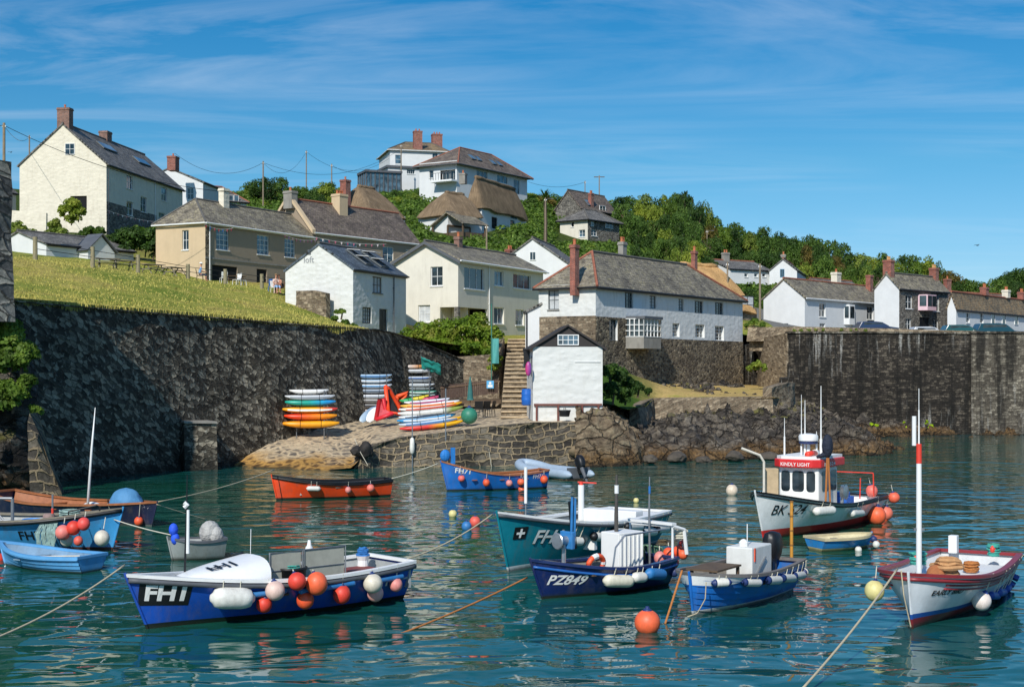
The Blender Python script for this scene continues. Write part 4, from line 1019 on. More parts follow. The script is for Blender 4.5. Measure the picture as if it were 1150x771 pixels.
# ---- white cottage on the right quay
h = House('white_cottage','long white cottage with slate roof and terracotta ridge behind the harbour wall parapet', XY(903.8,146), XY(1000,161), 7.7, 12.5, left=857.5)
def z7(r): return z4(r,850,280,3.833)
for r_ in ((268,232,296,290),(474,247,502,302)): h.window('front',*z7(r_),cols=2,rows=2)
for r_ in ((270,318,294,345),(468,318,508,345)): h.window('front',*z7(r_),cols=2,rows=2,sill=False)
h.window('left',*z7((112,318,135,345)),cols=2,rows=2,sill=False)
h.gable_roof(2.1,M['slateold'],ov=.25,ridge='ridge',gutter='framew'); h.walls(white,h.gab)
a_ = h.front_pt(*z7((374,236,0,0))[:2]); b_ = h.front_pt(*z7((416,325,0,0))[:2]); mb = MB(); prism(mb,[(a_[0],0),(a_[0]+.5,-.42),(b_[0]-.5,-.42),(b_[0],0)],b_[1],a_[1]); o_ = mb.build('bay_window',M['wht'],h.root)
mb = MB(); mb.bx(a_[0]+.65,b_[0]-.65,-.44,-.425,b_[1]+.7,a_[1]-.2); mb.quad((a_[0]+.06,-.08,b_[1]+.7),(a_[0]+.42,-.38,b_[1]+.7),(a_[0]+.42,-.38,a_[1]-.2),(a_[0]+.06,-.08,a_[1]-.2)); mb.build('pane',M['glass'],o_)
h.chim_px(933,945,306,158,m='cream',pots=1,zbase=h.H+1); h.chim_px(972,981,309,161,m='brick',pots=0,zbase=h.H+1)
h = House('slate_roofed_house','slate roof with terracotta ridge showing behind the long white cottage', XY(940,185), XY(985,192), 8, 14.4, depth=8)
h.gable_roof(2.8,M['slate'],ridge='ridge'); h.walls(white,h.gab)
# ---- stone house
h = House('stone_house','square grey stone house with pink-framed bay window, white gable and tall yellow-potted chimneys', XY(1009.8,150), XY(1064.5,157.5), 7.7, 13.65, left=982)
for r_ in ((640,196,670,255),(758,205,786,266)): h.window('front',*z7(r_),cols=2,rows=2,fr='pinkframe' if 0 else 'framew')
for r_ in ((640,297,665,345),(758,303,782,345)): h.window('front',*z7(r_),cols=2,rows=2)
h.door('front',*z7((700,292,742,345)),m='blk')
h.gable_roof(1.75,M['slateold'],ov=.2); h.walls(stonegrey,h.gab,left_m=white)
a_ = h.front_pt(*z7((694,194,0,0))[:2]); b_ = h.front_pt(*z7((748,265,0,0))[:2]); mb = MB(); M['pinkish'] = pm('d8b7bd',.5,.1,3,0); prism(mb,[(a_[0],0),(a_[0]+.4,-.9),(b_[0]-.4,-.9),(b_[0],0)],b_[1],a_[1]); o_ = mb.build('bay_window',M['pinkish'],h.root)
mb = MB()
w3 = (b_[0]-a_[0]-1.0)/2
for k in range(2): mb.bx(a_[0]+.46+k*(w3+.08),a_[0]+.46+w3+k*(w3+.08),-.925,-.905,b_[1]+.45,a_[1]-.12)
mb.quad((a_[0]+.05,-.15,b_[1]+.45),(a_[0]+.33,-.8,b_[1]+.45),(a_[0]+.33,-.8,a_[1]-.12),(a_[0]+.05,-.15,a_[1]-.12))
mb.build('pane',M['glass'],o_)
h.chimney(.4,h.D/2,h.H+3.2,w=.75,d=.95,m='brick',pots=2,pot='poty',zbase=h.H+1); h.chimney(h.L-.4,h.D/2,h.H+2.85,w=.7,d=.8,m='brick',pots=3,pot='poty',zbase=h.H+1)
# ---- right terrace
h = House('terraced_cottages','low white terraced cottages with orange-lichened slate roofs behind the parked cars at the right edge', XY(1073.8,150), XY(1215,185), 7.7, 11.45, left=1064)
for px_ in (1087,1102.5,1115,1127,1141): h.window('front',px_-2,350.5+(px_-1080)*.04,px_+2,362+(px_-1080)*.04,cols=1,rows=2)
h.gable_roof(1.9,M['slatelich'],ov=.2,ridge='ridge'); h.walls(white,h.gab)
for f_,pt_ in ((.22,'pot'),(.38,'poty'),(.5,'pot')): h.chimney(h.L*f_,h.D/2,h.H+2.9,w=.85,d=.7,m='brick' if pt_=='pot' else 'cream',pots=2,zbase=h.H+2)
h = House('slate_roofed_house','brown roofline with brick chimneys showing above the right-hand terraced cottages', XY(1066,185), XY(1160,195), 9, 13.2, depth=9)
h.gable_roof(2.4,M['slatebrown'],ridge='ridge'); h.walls(white,h.gab); h.chimney(h.L*.3,h.D/2,h.H+4.2,pots=1)

# ---- upper hill houses
h = House('edwardian_house','tall white house with brown hipped roof and two brick chimneys on the hilltop', XY(438,238), XY(502,240.5), 31, zat(168.5,238), depth=11)
def z8(r): return z4(r,370,130,4.6)
h.window('front',*z8((340,202,370,248)),cols=1,rows=2,gl='glassblue'); h.window('front',*z8((532,192,560,220)),cols=2,rows=1)
h.gable_roof(2.2,M['slatelich'],ov=.4,gutter='wht',hips=(3.6,1.5)); h.walls(white,{})
h.chim_px(463.5,474.5,147.5,240,m='brick',pots=2,zbase=h.H); h.chim_px(484,497,151,246,m='brick',pots=3,zbase=h.H)
h = House('white_annexe','flat-roofed white annexe below the Edwardian house on the hilltop', XY(436,229), XY(474,231), 30, zat(188,229), depth=6)
h.window('front',457,190,466,195.5,4,1); h.walls(white,{}); mb = MB(); mb.bx(-.3,h.L+.3,-.3,h.D,h.H,h.H+.35); mb.build('roof',M['lead'],h.root)
# conservatory
h = House('conservatory','glass-walled conservatory with blue-grey frames on the hilltop left of the white house', XY(411.5,222), XY(450,224), 31, zat(193,222), depth=5)
mb = MB()
for i in range(9): mb.box((i*h.L/8,0,h.H/2),(.16,.16,h.H))
for i in range(4): mb.box((0,(i+1)*h.D/4,h.H/2),(.16,.16,h.H))
mb.box((h.L/2,0,h.H*.25),(h.L,.12,.3)); mb.bx(-.2,h.L+.2,-.3,h.D,h.H,h.H+.35); mb.build('frame',M['lead'],h.root)
mb = MB(); mb.bx(.02,h.L-.02,.02,h.D-.02,.05,h.H-.02); mb.build('glazing',M['glassblue'],h.root)
# ---- hip roofed white house
h = House('hip_roofed_house','white house with wide brown hipped roof, balcony and roof windows near the hilltop', XY(513,203), XY(592,219), zat(217,203)-3.5, zat(184.5,203), left=471)
for r_,c_ in (((760,285,818,322),3),((866,308,922,348),3),((952,330,985,405),2)): h.window('front',*z8(r_),cols=c_,rows=1,gl='glassblue',sill=False)
h.window('left',*z8((514,280,537,322)),cols=1,rows=1); 
la = h.left_pt(*z8((655,0,0,0))[:1],190)[0]; lb = h.left_pt(*z8((570,0,0,0))[:1],190)[0]
h.window('left',*z8((572,280,650,332)),cols=4,rows=1,rev=.6,sill=False,fr='framew')
h.gable_roof(3.3,M['slatebrown'],ov=.7,ridge='ridge',gutter='lead',hips=(5.5,5.0)); h.walls(white,{})
mb = MB(); bz = h.left_pt(*z8((600,338,0,0))[:2])[1]; mb.bx(-1.6,-.003,min(la,lb)-.3,max(la,lb)+.6,bz-.25,bz); mb.build('balcony',M['wht'],h.root)
mb = MB()
for k in range(9): y_ = min(la,lb)-.2+k*(abs(lb-la)+.7)/8; mb.box((-1.55,y_,bz+.5),(.05,.05,1.0))
mb.box((-1.55,(la+lb)/2+.15,bz+1),(.06,abs(lb-la)+.8,.06)); mb.build('railing',M['lead'],h.root)
for r_ in ((720,205,750,225),(752,212,780,232),(830,232,858,252),(862,238,888,258)): h.skylight(*z8(r_))

# ---- thatched roofs
def thatched(name,label,A,B,zb,ze,rh,depth,mw,m,hip=(2,2),wins=(),bulge=.5,chim=(),left=None,group=None,door=None):
    h = House(name,label,A,B,zb,ze,left=left,depth=depth)
    for w_ in wins: h.window(*w_[0:5],**w_[5])
    if door: h.door(*door[0],m=door[1])
    H,L,D = h.H,h.L,h.D; G = []; n=22; mth=18; ov=.55
    # closed convex thatch: superellipse plan shrinking upward
    for i in range(mth+1):
        s = i/mth; z = H-.45+ (rh+.45)*(s*1.16-.16*s**4); row = []
        kx = s; ry_ = (D/2+ov)*(1-s**1.12); xl = -ov+(hip[0]+ov)*s**1.12; xr = L+ov-(hip[1]+ov)*s**1.12
        N = 64
        for k in range(N+1):
            a = 2*PI*k/N; c,s_ = math.cos(a),math.sin(a); e = .34
            x = (xl+xr)/2+(xr-xl)/2*math.copysign(abs(c)**e,c); y = D/2+max(ry_,.12)*math.copysign(abs(s_)**e,s_)
            q = Vector((x+A[0],y+A[1],z)); row.append((x,y,z+.12*noise.noise(q*.6)+.05*noise.noise(q*2)+ (.12*math.sin(x*1.2) if i==0 else 0)))
        G.append(row)
    mb = MB(); mb.grid(G)
    low = [Vector(p) for p in G[0]]; inn = [Vector((lerp(p.x,L/2,.09),lerp(p.y,D/2,.14),p.z-.15)) for p in low]; mb.grid([inn,low])
    top = [Vector(p) for p in G[-1]]; mb.add(top[:-1],[tuple(range(len(top)-1))])
    r = mb.build('roof',m,h.root,smooth=True,angle=60)
    if hip[0]+hip[1] < L-.5:
        mb = MB(); mb.tube([(hip[0]+.1+(L-hip[0]-hip[1]-.2)*k/8,D/2,H+rh+.04+.05*math.sin(k*2.1)) for k in range(9)],.26,8); mb.build('thatch_ridge',m,r,smooth=True)
    h.walls(mw,{}); 
    for c_ in chim: h.chimney(*c_[0],**c_[1])
    return h
thatched('thatched_cottage','round-roofed grey thatched cottage just above the brown terrace', XY(413,168), XY(455,174), 20.5, zat(239,170), 3.3, 6.2, white, M['thatch'], hip=(1.9,2.2), chim=[((-.4,3.1,zat(203,170)-20.5),dict(w=.9,d=.9,m='brick',pots=1,zbase=4))], wins=[('front',430,240,446,243.5,dict(cols=3,rows=1,fr='blk',gl='glassblue',sill=False))])
thatched('thatched_cottage','larger brown thatched cottage with blue-framed windows and white walls below the hip-roofed house', XY(541,178), XY(591,192), zat(263,178), zat(228,178)-.2, 3.5, None, white, M['thatch'], left=525, hip=(.3,1.9),
  wins=[('front',*z8((842,450,870,496)),dict(cols=2,rows=2,fr='bluef',gl='glassblue',sill=False)),('front',*z8((936,485,966,532)),dict(cols=2,rows=2,fr='bluef',gl='glassblue',sill=False)),('front',*z8((838,524,868,584)),dict(cols=2,rows=2,fr='blk',gl='dark',sill=False)),('front',*z8((934,540,958,592)),dict(cols=1,rows=2,fr='bluef',gl='glassblue',sill=False))] if M.setdefault('bluef',pm('4f87a8',.5,.1,3,0)) else [], chim=[((.1,2.6,zat(196,180)-zat(263,178)),dict(w=.7,d=.8,m='concrete',pots=1,zbase=6.4))])
thatched('thatched_annexe','low rounded thatched annexe adjoining the larger thatched cottage on its left', XY(503,172), XY(541,176), zat(262,172), zat(237,172), 2.6, 5.4, white, M['thatch'], hip=(2.0,.5))
thatched('straw_thatched_cottage','cottage under bright new straw thatch with arched dark doorway behind the stone-based cottages', XY(775,140), XY(850,146), 9.5, zat(344,142), 4.4, 8, M['rubble'], M['thatchnew'], hip=(2.6,1.7), wins=[('front',832,332,846,352,dict(cols=2,rows=2,fr='blk',gl='curtain',flush=True))])
# open shed
h = House('open_shed','open-fronted timber shed with slate roof among the hillside hedges', XY(520,170), XY(537,172), zat(262,170)-.5, zat(259,170)+.8, left=486)
h.L = 4
h.gable_roof(1.5,M['slateold'],ov=.3,ovx=.3,gutter=None)
mb = MB()
for x_ in (0,3.9):
    for y_ in (0,h.D/2,h.D): mb.box((x_,y_,h.H/2),(.18,.18,h.H))
mb.bx(0,3.9,h.D/2-.1,h.D/2+.1,h.H-.1,h.H+.1); mb.build('post',M['wood'],h.root)
mb = MB(); mb.bx(.1,3.8,.1,h.D-.1,0,h.H*.45); mb.build('wall',M['wood'],h.root)

# ---- small house right on the hill
h = House('hillside_house','white and grey house with low hipped slate roof on the wooded hillside', XY(660,192), XY(695.5,198), zat(269,192)-.3, zat(247,192), left=629)
for r_,c_ in (((410,262,422,282),1),((414,295,438,330),2)): h.window('front' if 0 else 'left',0,0,1,1) if 0 else None
for r_ in ((468,265,496,290),(414,260,424,282),(416,294,438,318)):
    q = z5(r_)
    if q[0] > 661: h.window('front',*q,cols=2,rows=2)
h.window('left',641,249,644.5,255,1,1); h.window('left',650,258,657,266,2,2,gl='glassblue')
h.gable_roof(1.7,M['slate'],ov=.4,hips=(2.5,2.0)); h.walls(stonegrey,{},left_m=cream2)
h = House('slate_house','brown-roofed gabled house with brick chimney higher on the hill behind the white and grey house', XY(652,206), XY(692,214), 24, zat(235,206), left=624)
h.window('front',673,231,680,238.5,2,2,flush=True); h.gable_roof(2.9,M['slatebrown'],ov=.3); h.walls(stonegrey,h.gab); h.chim_px(660.5,667,217,209,m='brick',pots=2,zbase=h.H); h.skylight(657,225,664,231)
# ---- white long house behind straw thatch
h = House('white_house','long white house with slate roof in the trees behind the straw thatch', XY(866,192), XY(896,181), zat(318,190), zat(307,190)+.6, left=818) if 0 else House('white_house','long white house with slate roof in the trees behind the straw thatch', XY(820,186), XY(866,190), zat(320,190), zat(303.5,188), depth=7)
for px_ in (838,849,858): h.window('front',px_-2,307,px_+2,311,1,1)
h.gable_roof(1.4,M['slate'],ov=.2,ridge='ridge'); h.walls(white,h.gab); h.chimney(h.L*.32,h.D/2,h.H+2.5,m='concrete',pots=2)
h2 = House('white_gable_wing','white gabled cross wing at the right end of the long white house in the trees', XY(895,188), XY(905,200), zat(320,190), zat(304,188), left=864)
h2.window('left',876,302,881,311,2,1,fr='bluef'); h2.gable_roof(1.6,M['slate'],ov=.15,ridge='ridge'); h2.walls(white,h2.gab); h2.chimney(.4,h2.D/2,h2.H+2.2,w=.6,d=.6,m='concrete',pots=1,zbase=h2.H+1.8)

# ---- slate sheds below the farmhouse
h = House('slate_shed','low slate-roofed outbuilding with pale window and small gabled porch behind the rail fence', XY(52,118), XY(150,126), 11.8, zat(277,120), depth=7)
h.window('front',47.5,0,48,0) if 0 else None
h.gable_roof(1.25,M['slate'],ov=.2); h.walls(white,h.gab)
mb = MB(); px0 = h.front_pt(88,285)[0]; px1 = h.front_pt(118,285)[0]; pm_ = (px0+px1)/2
mb.add([(px0,-1.2,0),(px1,-1.2,0),(px1,-1.2,h.H-.3),(pm_,-1.2,h.H+1.0),(px0,-1.2,h.H-.3),(px0,0,0),(px1,0,0),(px1,0,h.H-.3),(pm_,0,h.H+1.0),(px0,0,h.H-.3)],[(0,1,2,3,4),(0,4,9,5),(1,6,7,2),(2,7,8,3),(3,8,9,4)]); pr = mb.build('porch',white,h.root)
mb = MB(); mb.grid([[(px0-.2,-1.4,h.H-.35),(px0-.2,.5,h.H-.35)],[(pm_,-1.4,h.H+1.15),(pm_,.5,h.H+1.15)],[(px1+.2,-1.4,h.H-.35),(px1+.2,.5,h.H-.35)]]); mb.build('porch_roof',M['lead'],pr,solid=.1)
wallstrip('garden_wall','cream rendered garden wall left of the farmhouse gable','wall',[(lambda v:(v[0],v[1],14,zat(236,146)))(XY(12,146)),(lambda v:(v[0],v[1],14,zat(239,146)))(XY(52,146))],.4,cream,sub=3,lump=.02)
wallstrip('stone_wall','low rubble wall with boulders right of the picnic group, in front of the white loft cottage','wall',[wlp(333,101,8,326.5),wlp(352,100,7,326),wlp(366,99.5,7,329)],.5,M['rubble'],sub=.5,lump=.18)
# ================================================================ vegetation
rng = np.random.default_rng(11)
def leaf_cloud(centers, radii, nleaf, size, flat=.75, seed=0, low=-.35):
    """leaf quads on the shells of many clumps; returns verts (n,3)"""
    r = np.random.default_rng(seed); V = []
    for c,rad in zip(centers,radii):
        n = int(nleaf*(rad/np.mean(radii))**1.6)+4
        d = r.normal(size=(n,3)); d /= np.linalg.norm(d,axis=1)[:,None]; d[:,2] = np.where(d[:,2]<low, -d[:,2], d[:,2])
        p = np.array(c)+d*rad*np.array([1,1,flat])*(r.uniform(.72,1.08,(n,1)))
        nn = d+r.normal(size=(n,3))*.45; nn /= np.linalg.norm(nn,axis=1)[:,None]
        a = np.cross(nn, r.normal(size=(n,3))); a /= np.linalg.norm(a,axis=1)[:,None]; b = np.cross(nn,a)
        s = size*r.uniform(.6,1.3,(n,1)); a = a*s; b = b*s*.62
        V.append(np.stack([p-a*1.0, p-b, p+a*1.0, p+b],1).reshape(-1,3))
    return np.concatenate(V)
def quads_mesh(name, V):
    me = bpy.data.meshes.new(name); n = len(V); me.vertices.add(n); me.vertices.foreach_set('co', V.ravel().astype(np.float32))
    me.loops.add(n); me.loops.foreach_set('vertex_index', np.arange(n,dtype=np.int32))
    me.polygons.add(n//4); me.polygons.foreach_set('loop_start', np.arange(0,n,4,dtype=np.int32)); me.polygons.foreach_set('loop_total', np.full(n//4,4,dtype=np.int32))
    me.update(); me.validate(); return me
def crown_mesh(name, nclump=34, nleaf=62, size=.055, seed=0, shape='round'):
    """unit crown: radius 1, from z=0 to about 1.6"""
    r = np.random.default_rng(seed); cs = []; rs = []
    for k in range(nclump):
        u = r.uniform(-1,1); a = r.uniform(0,2*PI); q = (1-u*u)**.5; R_ = r.uniform(.35,.82)
        c = np.array([q*math.cos(a)*R_, q*math.sin(a)*R_, .8+u*.62*R_*1.15])
        if shape == 'broad': c[2] = .9+(c[2]-.8)*.7
        if shape == 'tall': c = np.array([c[0]*.7,c[1]*.7,c[2]*1.15])
        if shape == 'bush': c[2] = abs(u)*R_*.8+.12
        cs.append(c); rs.append(r.uniform(.2,.38))
    return quads_mesh(name, leaf_cloud(cs, rs, nleaf, size, .8, seed))
CR = [crown_mesh('crown',seed=s,shape=sh,nclump=nc) for s,sh,nc in ((1,'round',40),(2,'broad',44),(3,'tall',34),(4,'round',30))]
BU = [crown_mesh('foliage',seed=s,shape='bush',nclump=26) for s in (5,6,7)]
def trunk_mesh(seed):
    r = random.Random(seed); mb = MB(); mb.tube([(0,0,-.3),(.03,0,.3),(.0,.04,.7),(.02,.0,1.15)],[.085,.06,.045,.02],7)
    for k in range(6):
        a = k*1.1+r.random(); z = .35+.1*k; e = Vector((math.cos(a)*.55,math.sin(a)*.55,z+.45)); mb.tube([(0,0,z),e*.5+Vector((0,0,z*.45)),e],[.035,.022,.008],5)
    me = bpy.data.meshes.new('trunk'); me.from_pydata(mb.v,[],mb.f); me.update(); me.materials.append(M['bark']); return me
TR = [trunk_mesh(s) for s in (1,2)]
def mat_mesh(me, m):
    k = me.name+m.name
    if k not in mat_mesh.c: c = me.copy(); c.name = me.name.split('.')[0]; c.materials.clear(); c.materials.append(m); mat_mesh.c[k] = c
    return mat_mesh.c[k]
mat_mesh.c = {}
def tree(name,label,x,y,z,h,wd,ci,m,group=None,cat='tree',rz=None):
    t = empty(name,(x,y,z-.1),random.uniform(0,6.28) if rz is None else rz); tag(t,label,cat,group)
    bush = ci >= 10; me = BU[ci-10] if bush else CR[ci]; zs = h/(1.05 if bush else 1.62); 
    o = link_mesh('foliage' if bush else 'crown', mat_mesh(me,m), None, t); o.scale = (wd/2,wd/2,zs)
    o2 = link_mesh('stem' if bush else 'trunk', TR[ci%2], None, t); o2.scale = (wd/2*(.6 if bush else 1),wd/2*(.6 if bush else 1),zs*(.6 if bush else 1))
    return t
HOUSES = [o for o in COL.objects if o.parent is None and o.get('category') in ('house','hut')]
foot = []
for o in HOUSES:
    vs = [ (o.matrix_basis@c.matrix_basis@Vector(v)) for c in o.children if c.type=='MESH' for v in c.bound_box]
    Mi = o.matrix_basis.inverted(); ls = [Mi@v for v in vs]
    foot.append((Mi, min(l.x for l in ls)-.5, max(l.x for l in ls)+.5, min(l.y for l in ls)-.5, max(l.y for l in ls)+.5))
def infoot(x,y,m=0):
    for Mi,a,b,c,d in foot:
        p = Mi@Vector((x,y,0))
        if a-m<p.x<b+m and c-m<p.y<d+m: return True
    return False
MASK = [(387,205,460,246,168),(497,195,593,261,176),(471,160,594,214,200),(436,150,520,200,238),(411,186,450,208,222),(628,236,697,268,192),(622,214,694,240,206),(820,290,896,311,186),(780,299,850,350,140),(487,250,537,262,170),(172,180,280,232,188),(20,120,206,258,148)]
def blocked(px,w,yt,yb,D):
    for a,b,c,d,Dh in MASK:
        if D < Dh+3 and px+w > a and px-w < c and yt < d and yb > b: return True
    return False
LAB = {0:('broadleaf_tree','rounded mid-green tree in the wood covering the hillside'),1:('dark_tree','dense dark green tree in the wood covering the hillside'),2:('light_tree','yellow-green tree in the wood covering the hillside'),3:('brown_tree','olive-brown tree in the wood covering the hillside')}
TM = {0:'leaf',1:'leafdark',2:'leafyel',3:'leafdry'}
sky_x = [268,280,300,330,350,372,395,420,440,465,600,620,700,715,735,752,768,785,796,815,850,880,900,915,925,940,960,985,1000,1015,1040,1058,1072,1090,1120,1160]
sky_y = [212,200,193,206,207,201,212,206,203,207,212,214,219,216,217,211,206,214,236,247,254,256,262,262,257,270,278,283,286,287,283,293,308,312,309,314]
def toph(px): return float(np.interp(px,sky_x,sky_y))
spots = []; r = random.Random(5)
px = 266
while px < 1200:
    if not (476 < px < 596): spots.append((px,toph(px)+r.uniform(-1,3),r.uniform(222,232) if px > 596 else r.uniform(205,215),r.uniform(26,40)))
    px += r.uniform(10,15)
for rowi,(dy,D0) in enumerate(((13,214),(26,204),(40,194),(54,184),(66,174))):
    px = 262+rowi*5
    while px < 1120:
        spots.append((px,toph(px)+dy+r.uniform(-6,6),D0+r.uniform(-3,3),r.uniform(20,34))); px += r.uniform(13,19)
spots += [(px_,y_,D_,w_) for px_,y_,D_,w_ in ((338,205,200,30),(352,209,198,30),(366,205,202,32),(382,209,198,28),(398,213,196,26),(345,214,192,26),(362,215,190,28),(380,217,190,26),(250,224,192,24),(262,214,196,26),(432,207,206,24),(444,210,206,26),(458,207,206,24),(430,216,200,24),(447,218,198,28),(465,214,200,28),(475,222,196,24),(600,212,196,30),(618,216,198,30),(700,222,210,30),(708,235,200,30),(598,232,190,26),(470,232,188,28),(488,240,184,26),(452,232,186,26))]
nt_ = 0
for (px,py,D,wpx) in spots:
    x = (px-575)*D/F; z0 = th(x,D); h = zat(py,D)-z0; wd = wpx*D/F
    if h < 1.0: continue
    if h > 11: h = 11
    if infoot(x,D,wd*.25): continue
    pb = YH-(z0-HC)*F/D
    if blocked(px,wpx*.36,YH-(z0+h-HC)*F/D,pb,D): continue
    k = r.choices([0,1,2,3],[5,4,2.2,.6 if not 900<px<950 else 5])[0]
    ci = 10+r.randrange(3) if h < 3.6 else r.randrange(4)
    nm,lb = LAB[k]
    if ci >= 10: nm,lb = ('bush',lb.replace('tree','bush').replace('in the wood','among the trees'))
    tree(nm,lb,x,D,z0,h,min(wd,h*1.9 if ci<10 else h*2.4),ci,M[TM[k]],group={0:'mid-green ',1:'dark green ',2:'yellow-green ',3:'olive-brown '}[k]+('bushes' if ci>=10 else 'trees')+' on the hillside',cat='bush' if ci>=10 else 'tree'); nt_ += 1
# scrub stuff
cs=[]; rs=[]
for k in range(9000):
    px = rng.uniform(150,1160); D = rng.uniform(150,236)
    x = (px-575)*D/F
    if 24 < x and D < 172: continue
    if infoot(x,D,.3): continue
    z = th(x,D); rad = rng.uniform(.5,1.2); py = YH-(z+rad*1.1-HC)*F/D
    if blocked(px,rad*F/D*.8,py,py+8,D): continue
    cs.append((x,D,z+.1)); rs.append(rad)
me = quads_mesh('scrub', leaf_cloud(cs,rs,26,.24,.9,9)); o = link_mesh('scrub', me, M['leaf']); tag(o,'low green scrub and hedges covering the hillside between the houses','scrub',kind='stuff')
# meadow tufts
n = 14000; px = rng.uniform(-20,420,n); s = rng.uniform(0,1,n)**1.3; D0 = np.interp(px,[e[0] for e in edge],[e[1] for e in edge]); D = D0+.4+s*48; X = (px-575)*D/F; Z = TH(X,D)
keep = np.array([not infoot(a,b) for a,b in zip(X,D)]); X=X[keep];D=D[keep];Z=Z[keep]; n=len(X)
P = np.stack([X,D,Z],1); hh = rng.uniform(.04,.11,(n,1)); ang = rng.uniform(0,PI,n); a = np.stack([np.cos(ang),np.sin(ang),np.zeros(n)],1)*rng.uniform(.02,.05,(n,1)); lean = rng.normal(size=(n,3))*.03; lean[:,2]=0
V = np.stack([P-a-[0,0,.03],P+a-[0,0,.03],P+a*.5+lean+np.concatenate([np.zeros((n,2)),hh],1),P-a*.5+lean+np.concatenate([np.zeros((n,2)),hh],1)],1).reshape(-1,3)
M['grassblade'] = pm('a89f50',.85,.25,.25,0,name='meadow_grass_blades')
n = 5000; px = rng.uniform(-20,405,n); D0 = np.interp(px,[e[0] for e in edge],[e[1] for e in edge]); D = D0-.15-rng.uniform(0,.35,n); X = (px-575)*D/F; Z = TH((px-575)*(D0+.3)/F,D0+.3)+.05
nz = np.array([noise.noise(Vector((float(a)*.9,3,0))) for a in X]); P = np.stack([X,D,Z],1); ang = rng.uniform(0,PI,n); a = np.stack([np.cos(ang),np.sin(ang),np.zeros(n)],1)*rng.uniform(.02,.05,(n,1)); dn = np.stack([rng.normal(size=n)*.05,-rng.uniform(.02,.12,n),-(rng.uniform(.05,.22,n)+np.maximum(nz,0)*.5)],1); up_ = [0,0,.1]
V = np.concatenate([V,np.stack([P-a+up_,P+a+up_,P+a*.3+dn,P-a*.3+dn],1).reshape(-1,3)])
me = quads_mesh('meadow_grass',V); o = link_mesh('meadow_grass',me,M['grassblade']); tag(o,'sunlit green and straw coloured meadow grass above the dark wall','grass',kind='stuff')

def hedge(name,label,pts,n,size,m,cat='hedge',seed=0,nl=60,flat=.9):
    """one continuous hedge mesh of leaf clumps; pts (x,y,z,r)"""
    rr = np.random.default_rng(seed); cs=[];rs=[]; c0 = Vector(pts[0][:3])
    t = empty(name,c0); tag(t,label,cat)
    for k in range(int(n*1.3)):
        p = pts[rr.integers(len(pts))]; d = rr.normal(size=3); d/=np.linalg.norm(d); d[2]=abs(d[2]) if rr.random()<.7 else d[2]
        cs.append(np.array(p[:3])-np.array(c0)+d*p[3]*rr.uniform(.4,.85)); rs.append(p[3]*rr.uniform(.34,.6))
    link_mesh('foliage',quads_mesh('foliage',leaf_cloud(cs,rs,nl,size,flat,seed)),m,t)
    mb = MB()
    for p in pts: q = Vector(p[:3])-c0; mb.tube([q+Vector((0,0,-p[3]*1.2)),q+Vector((.1,0,0)),q+Vector((.2,.1,p[3]*.4))],[.07,.05,.02],5)
    mb.build('stem',M['bark'],t,uv=False); return t
def hp(px,py,D,rpx): p = pt(px,py,D); return (p.x,p.y,p.z,rpx*D/F)
M['leafhedge'] = leaf_mat('flowering_hedge_leaves',C('3b5a18'),C('6c8426'),C('8f8a46'),.35)
hedge('flowering_hedge','large rounded green and brown-flowered hedge in front of the middle cream house',[hp(*a) for a in ((462,382,104,13),(480,378,104,16),(500,380,103.5,19),(520,376,103.5,20),(538,376,103,19),(550,382,102.5,14),(505,392,102.5,14),(530,396,102,14),(548,398,101.8,10),(490,388,103,12))],150,.12,M['leafhedge'],seed=21,nl=80)
hedge('ivy','green climber spilling over the garden wall beside the flag and steps',[hp(*a) for a in ((556,405,100.2,8),(553,415,100,6))],24,.09,M['leafyel'],seed=22)
hedge('privet_hedge','dark green hedge between the farmhouse and the beige house',[hp(*a) for a in ((133,275,128,12),(148,270,128,16),(163,272,129,14),(172,280,127,10),(140,284,126,9))],80,.15,M['leafdark'],seed=23)
hedge('ivy_hedge','bright ivy-covered bank below the farmhouse at the far left',[hp(*a) for a in ((18,262,134,12),(35,268,132,10),(50,272,130,11),(24,280,126,12),(68,266,136,10),(60,256,142,9))],90,.15,M['leafyel'],seed=24)
hedge('garden_tree','small bushy tree against the cream farmhouse gable',[hp(*a) for a in ((80,233,141,11),(72,238,141,8),(88,240,141,8),(80,246,141,6))],50,.14,M['leafyel'],cat='tree',seed=25)
hedge('bush','rounded green bush at the foot of the white loft cottage gable',[hp(*a) for a in ((383,351,97.5,6.5),(376,360,97,5),(388,364,96,5),(397,367,95.5,4))],44,.08,M['leaf'],cat='bush',seed=26)
hedge('cliff_bush','large green bush hanging down the cliff at the left edge',[hp(*a) for a in ((-10,385,61,30),(12,385,60.4,22),(22,405,60.2,20),(8,420,60,22),(30,400,60.4,12),(14,445,59.8,16),(-8,450,59.8,20),(30,430,60,10),(40,462,60.2,7))],150,.11,M['leaf'],cat='bush',seed=27,nl=100)
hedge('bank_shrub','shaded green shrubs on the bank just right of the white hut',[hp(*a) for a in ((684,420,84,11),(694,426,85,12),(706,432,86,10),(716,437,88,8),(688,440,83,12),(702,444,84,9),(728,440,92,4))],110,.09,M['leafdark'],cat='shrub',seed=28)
hedge('shrub','bright green shrub in the corner of the small lawn by the return wall',[hp(*a) for a in ((850,411,110,6),(842,414,110,4),(858,413,110,4))],26,.1,M['leafyel'],cat='shrub',seed=29)
hedge('shrub','green shrub with pink spikes beside the parapet of the long white cottage',[hp(*a) for a in ((846,362,130,5),(856,366,128,4),(838,366,128,3))],26,.1,M['leaf'],cat='shrub',seed=30)
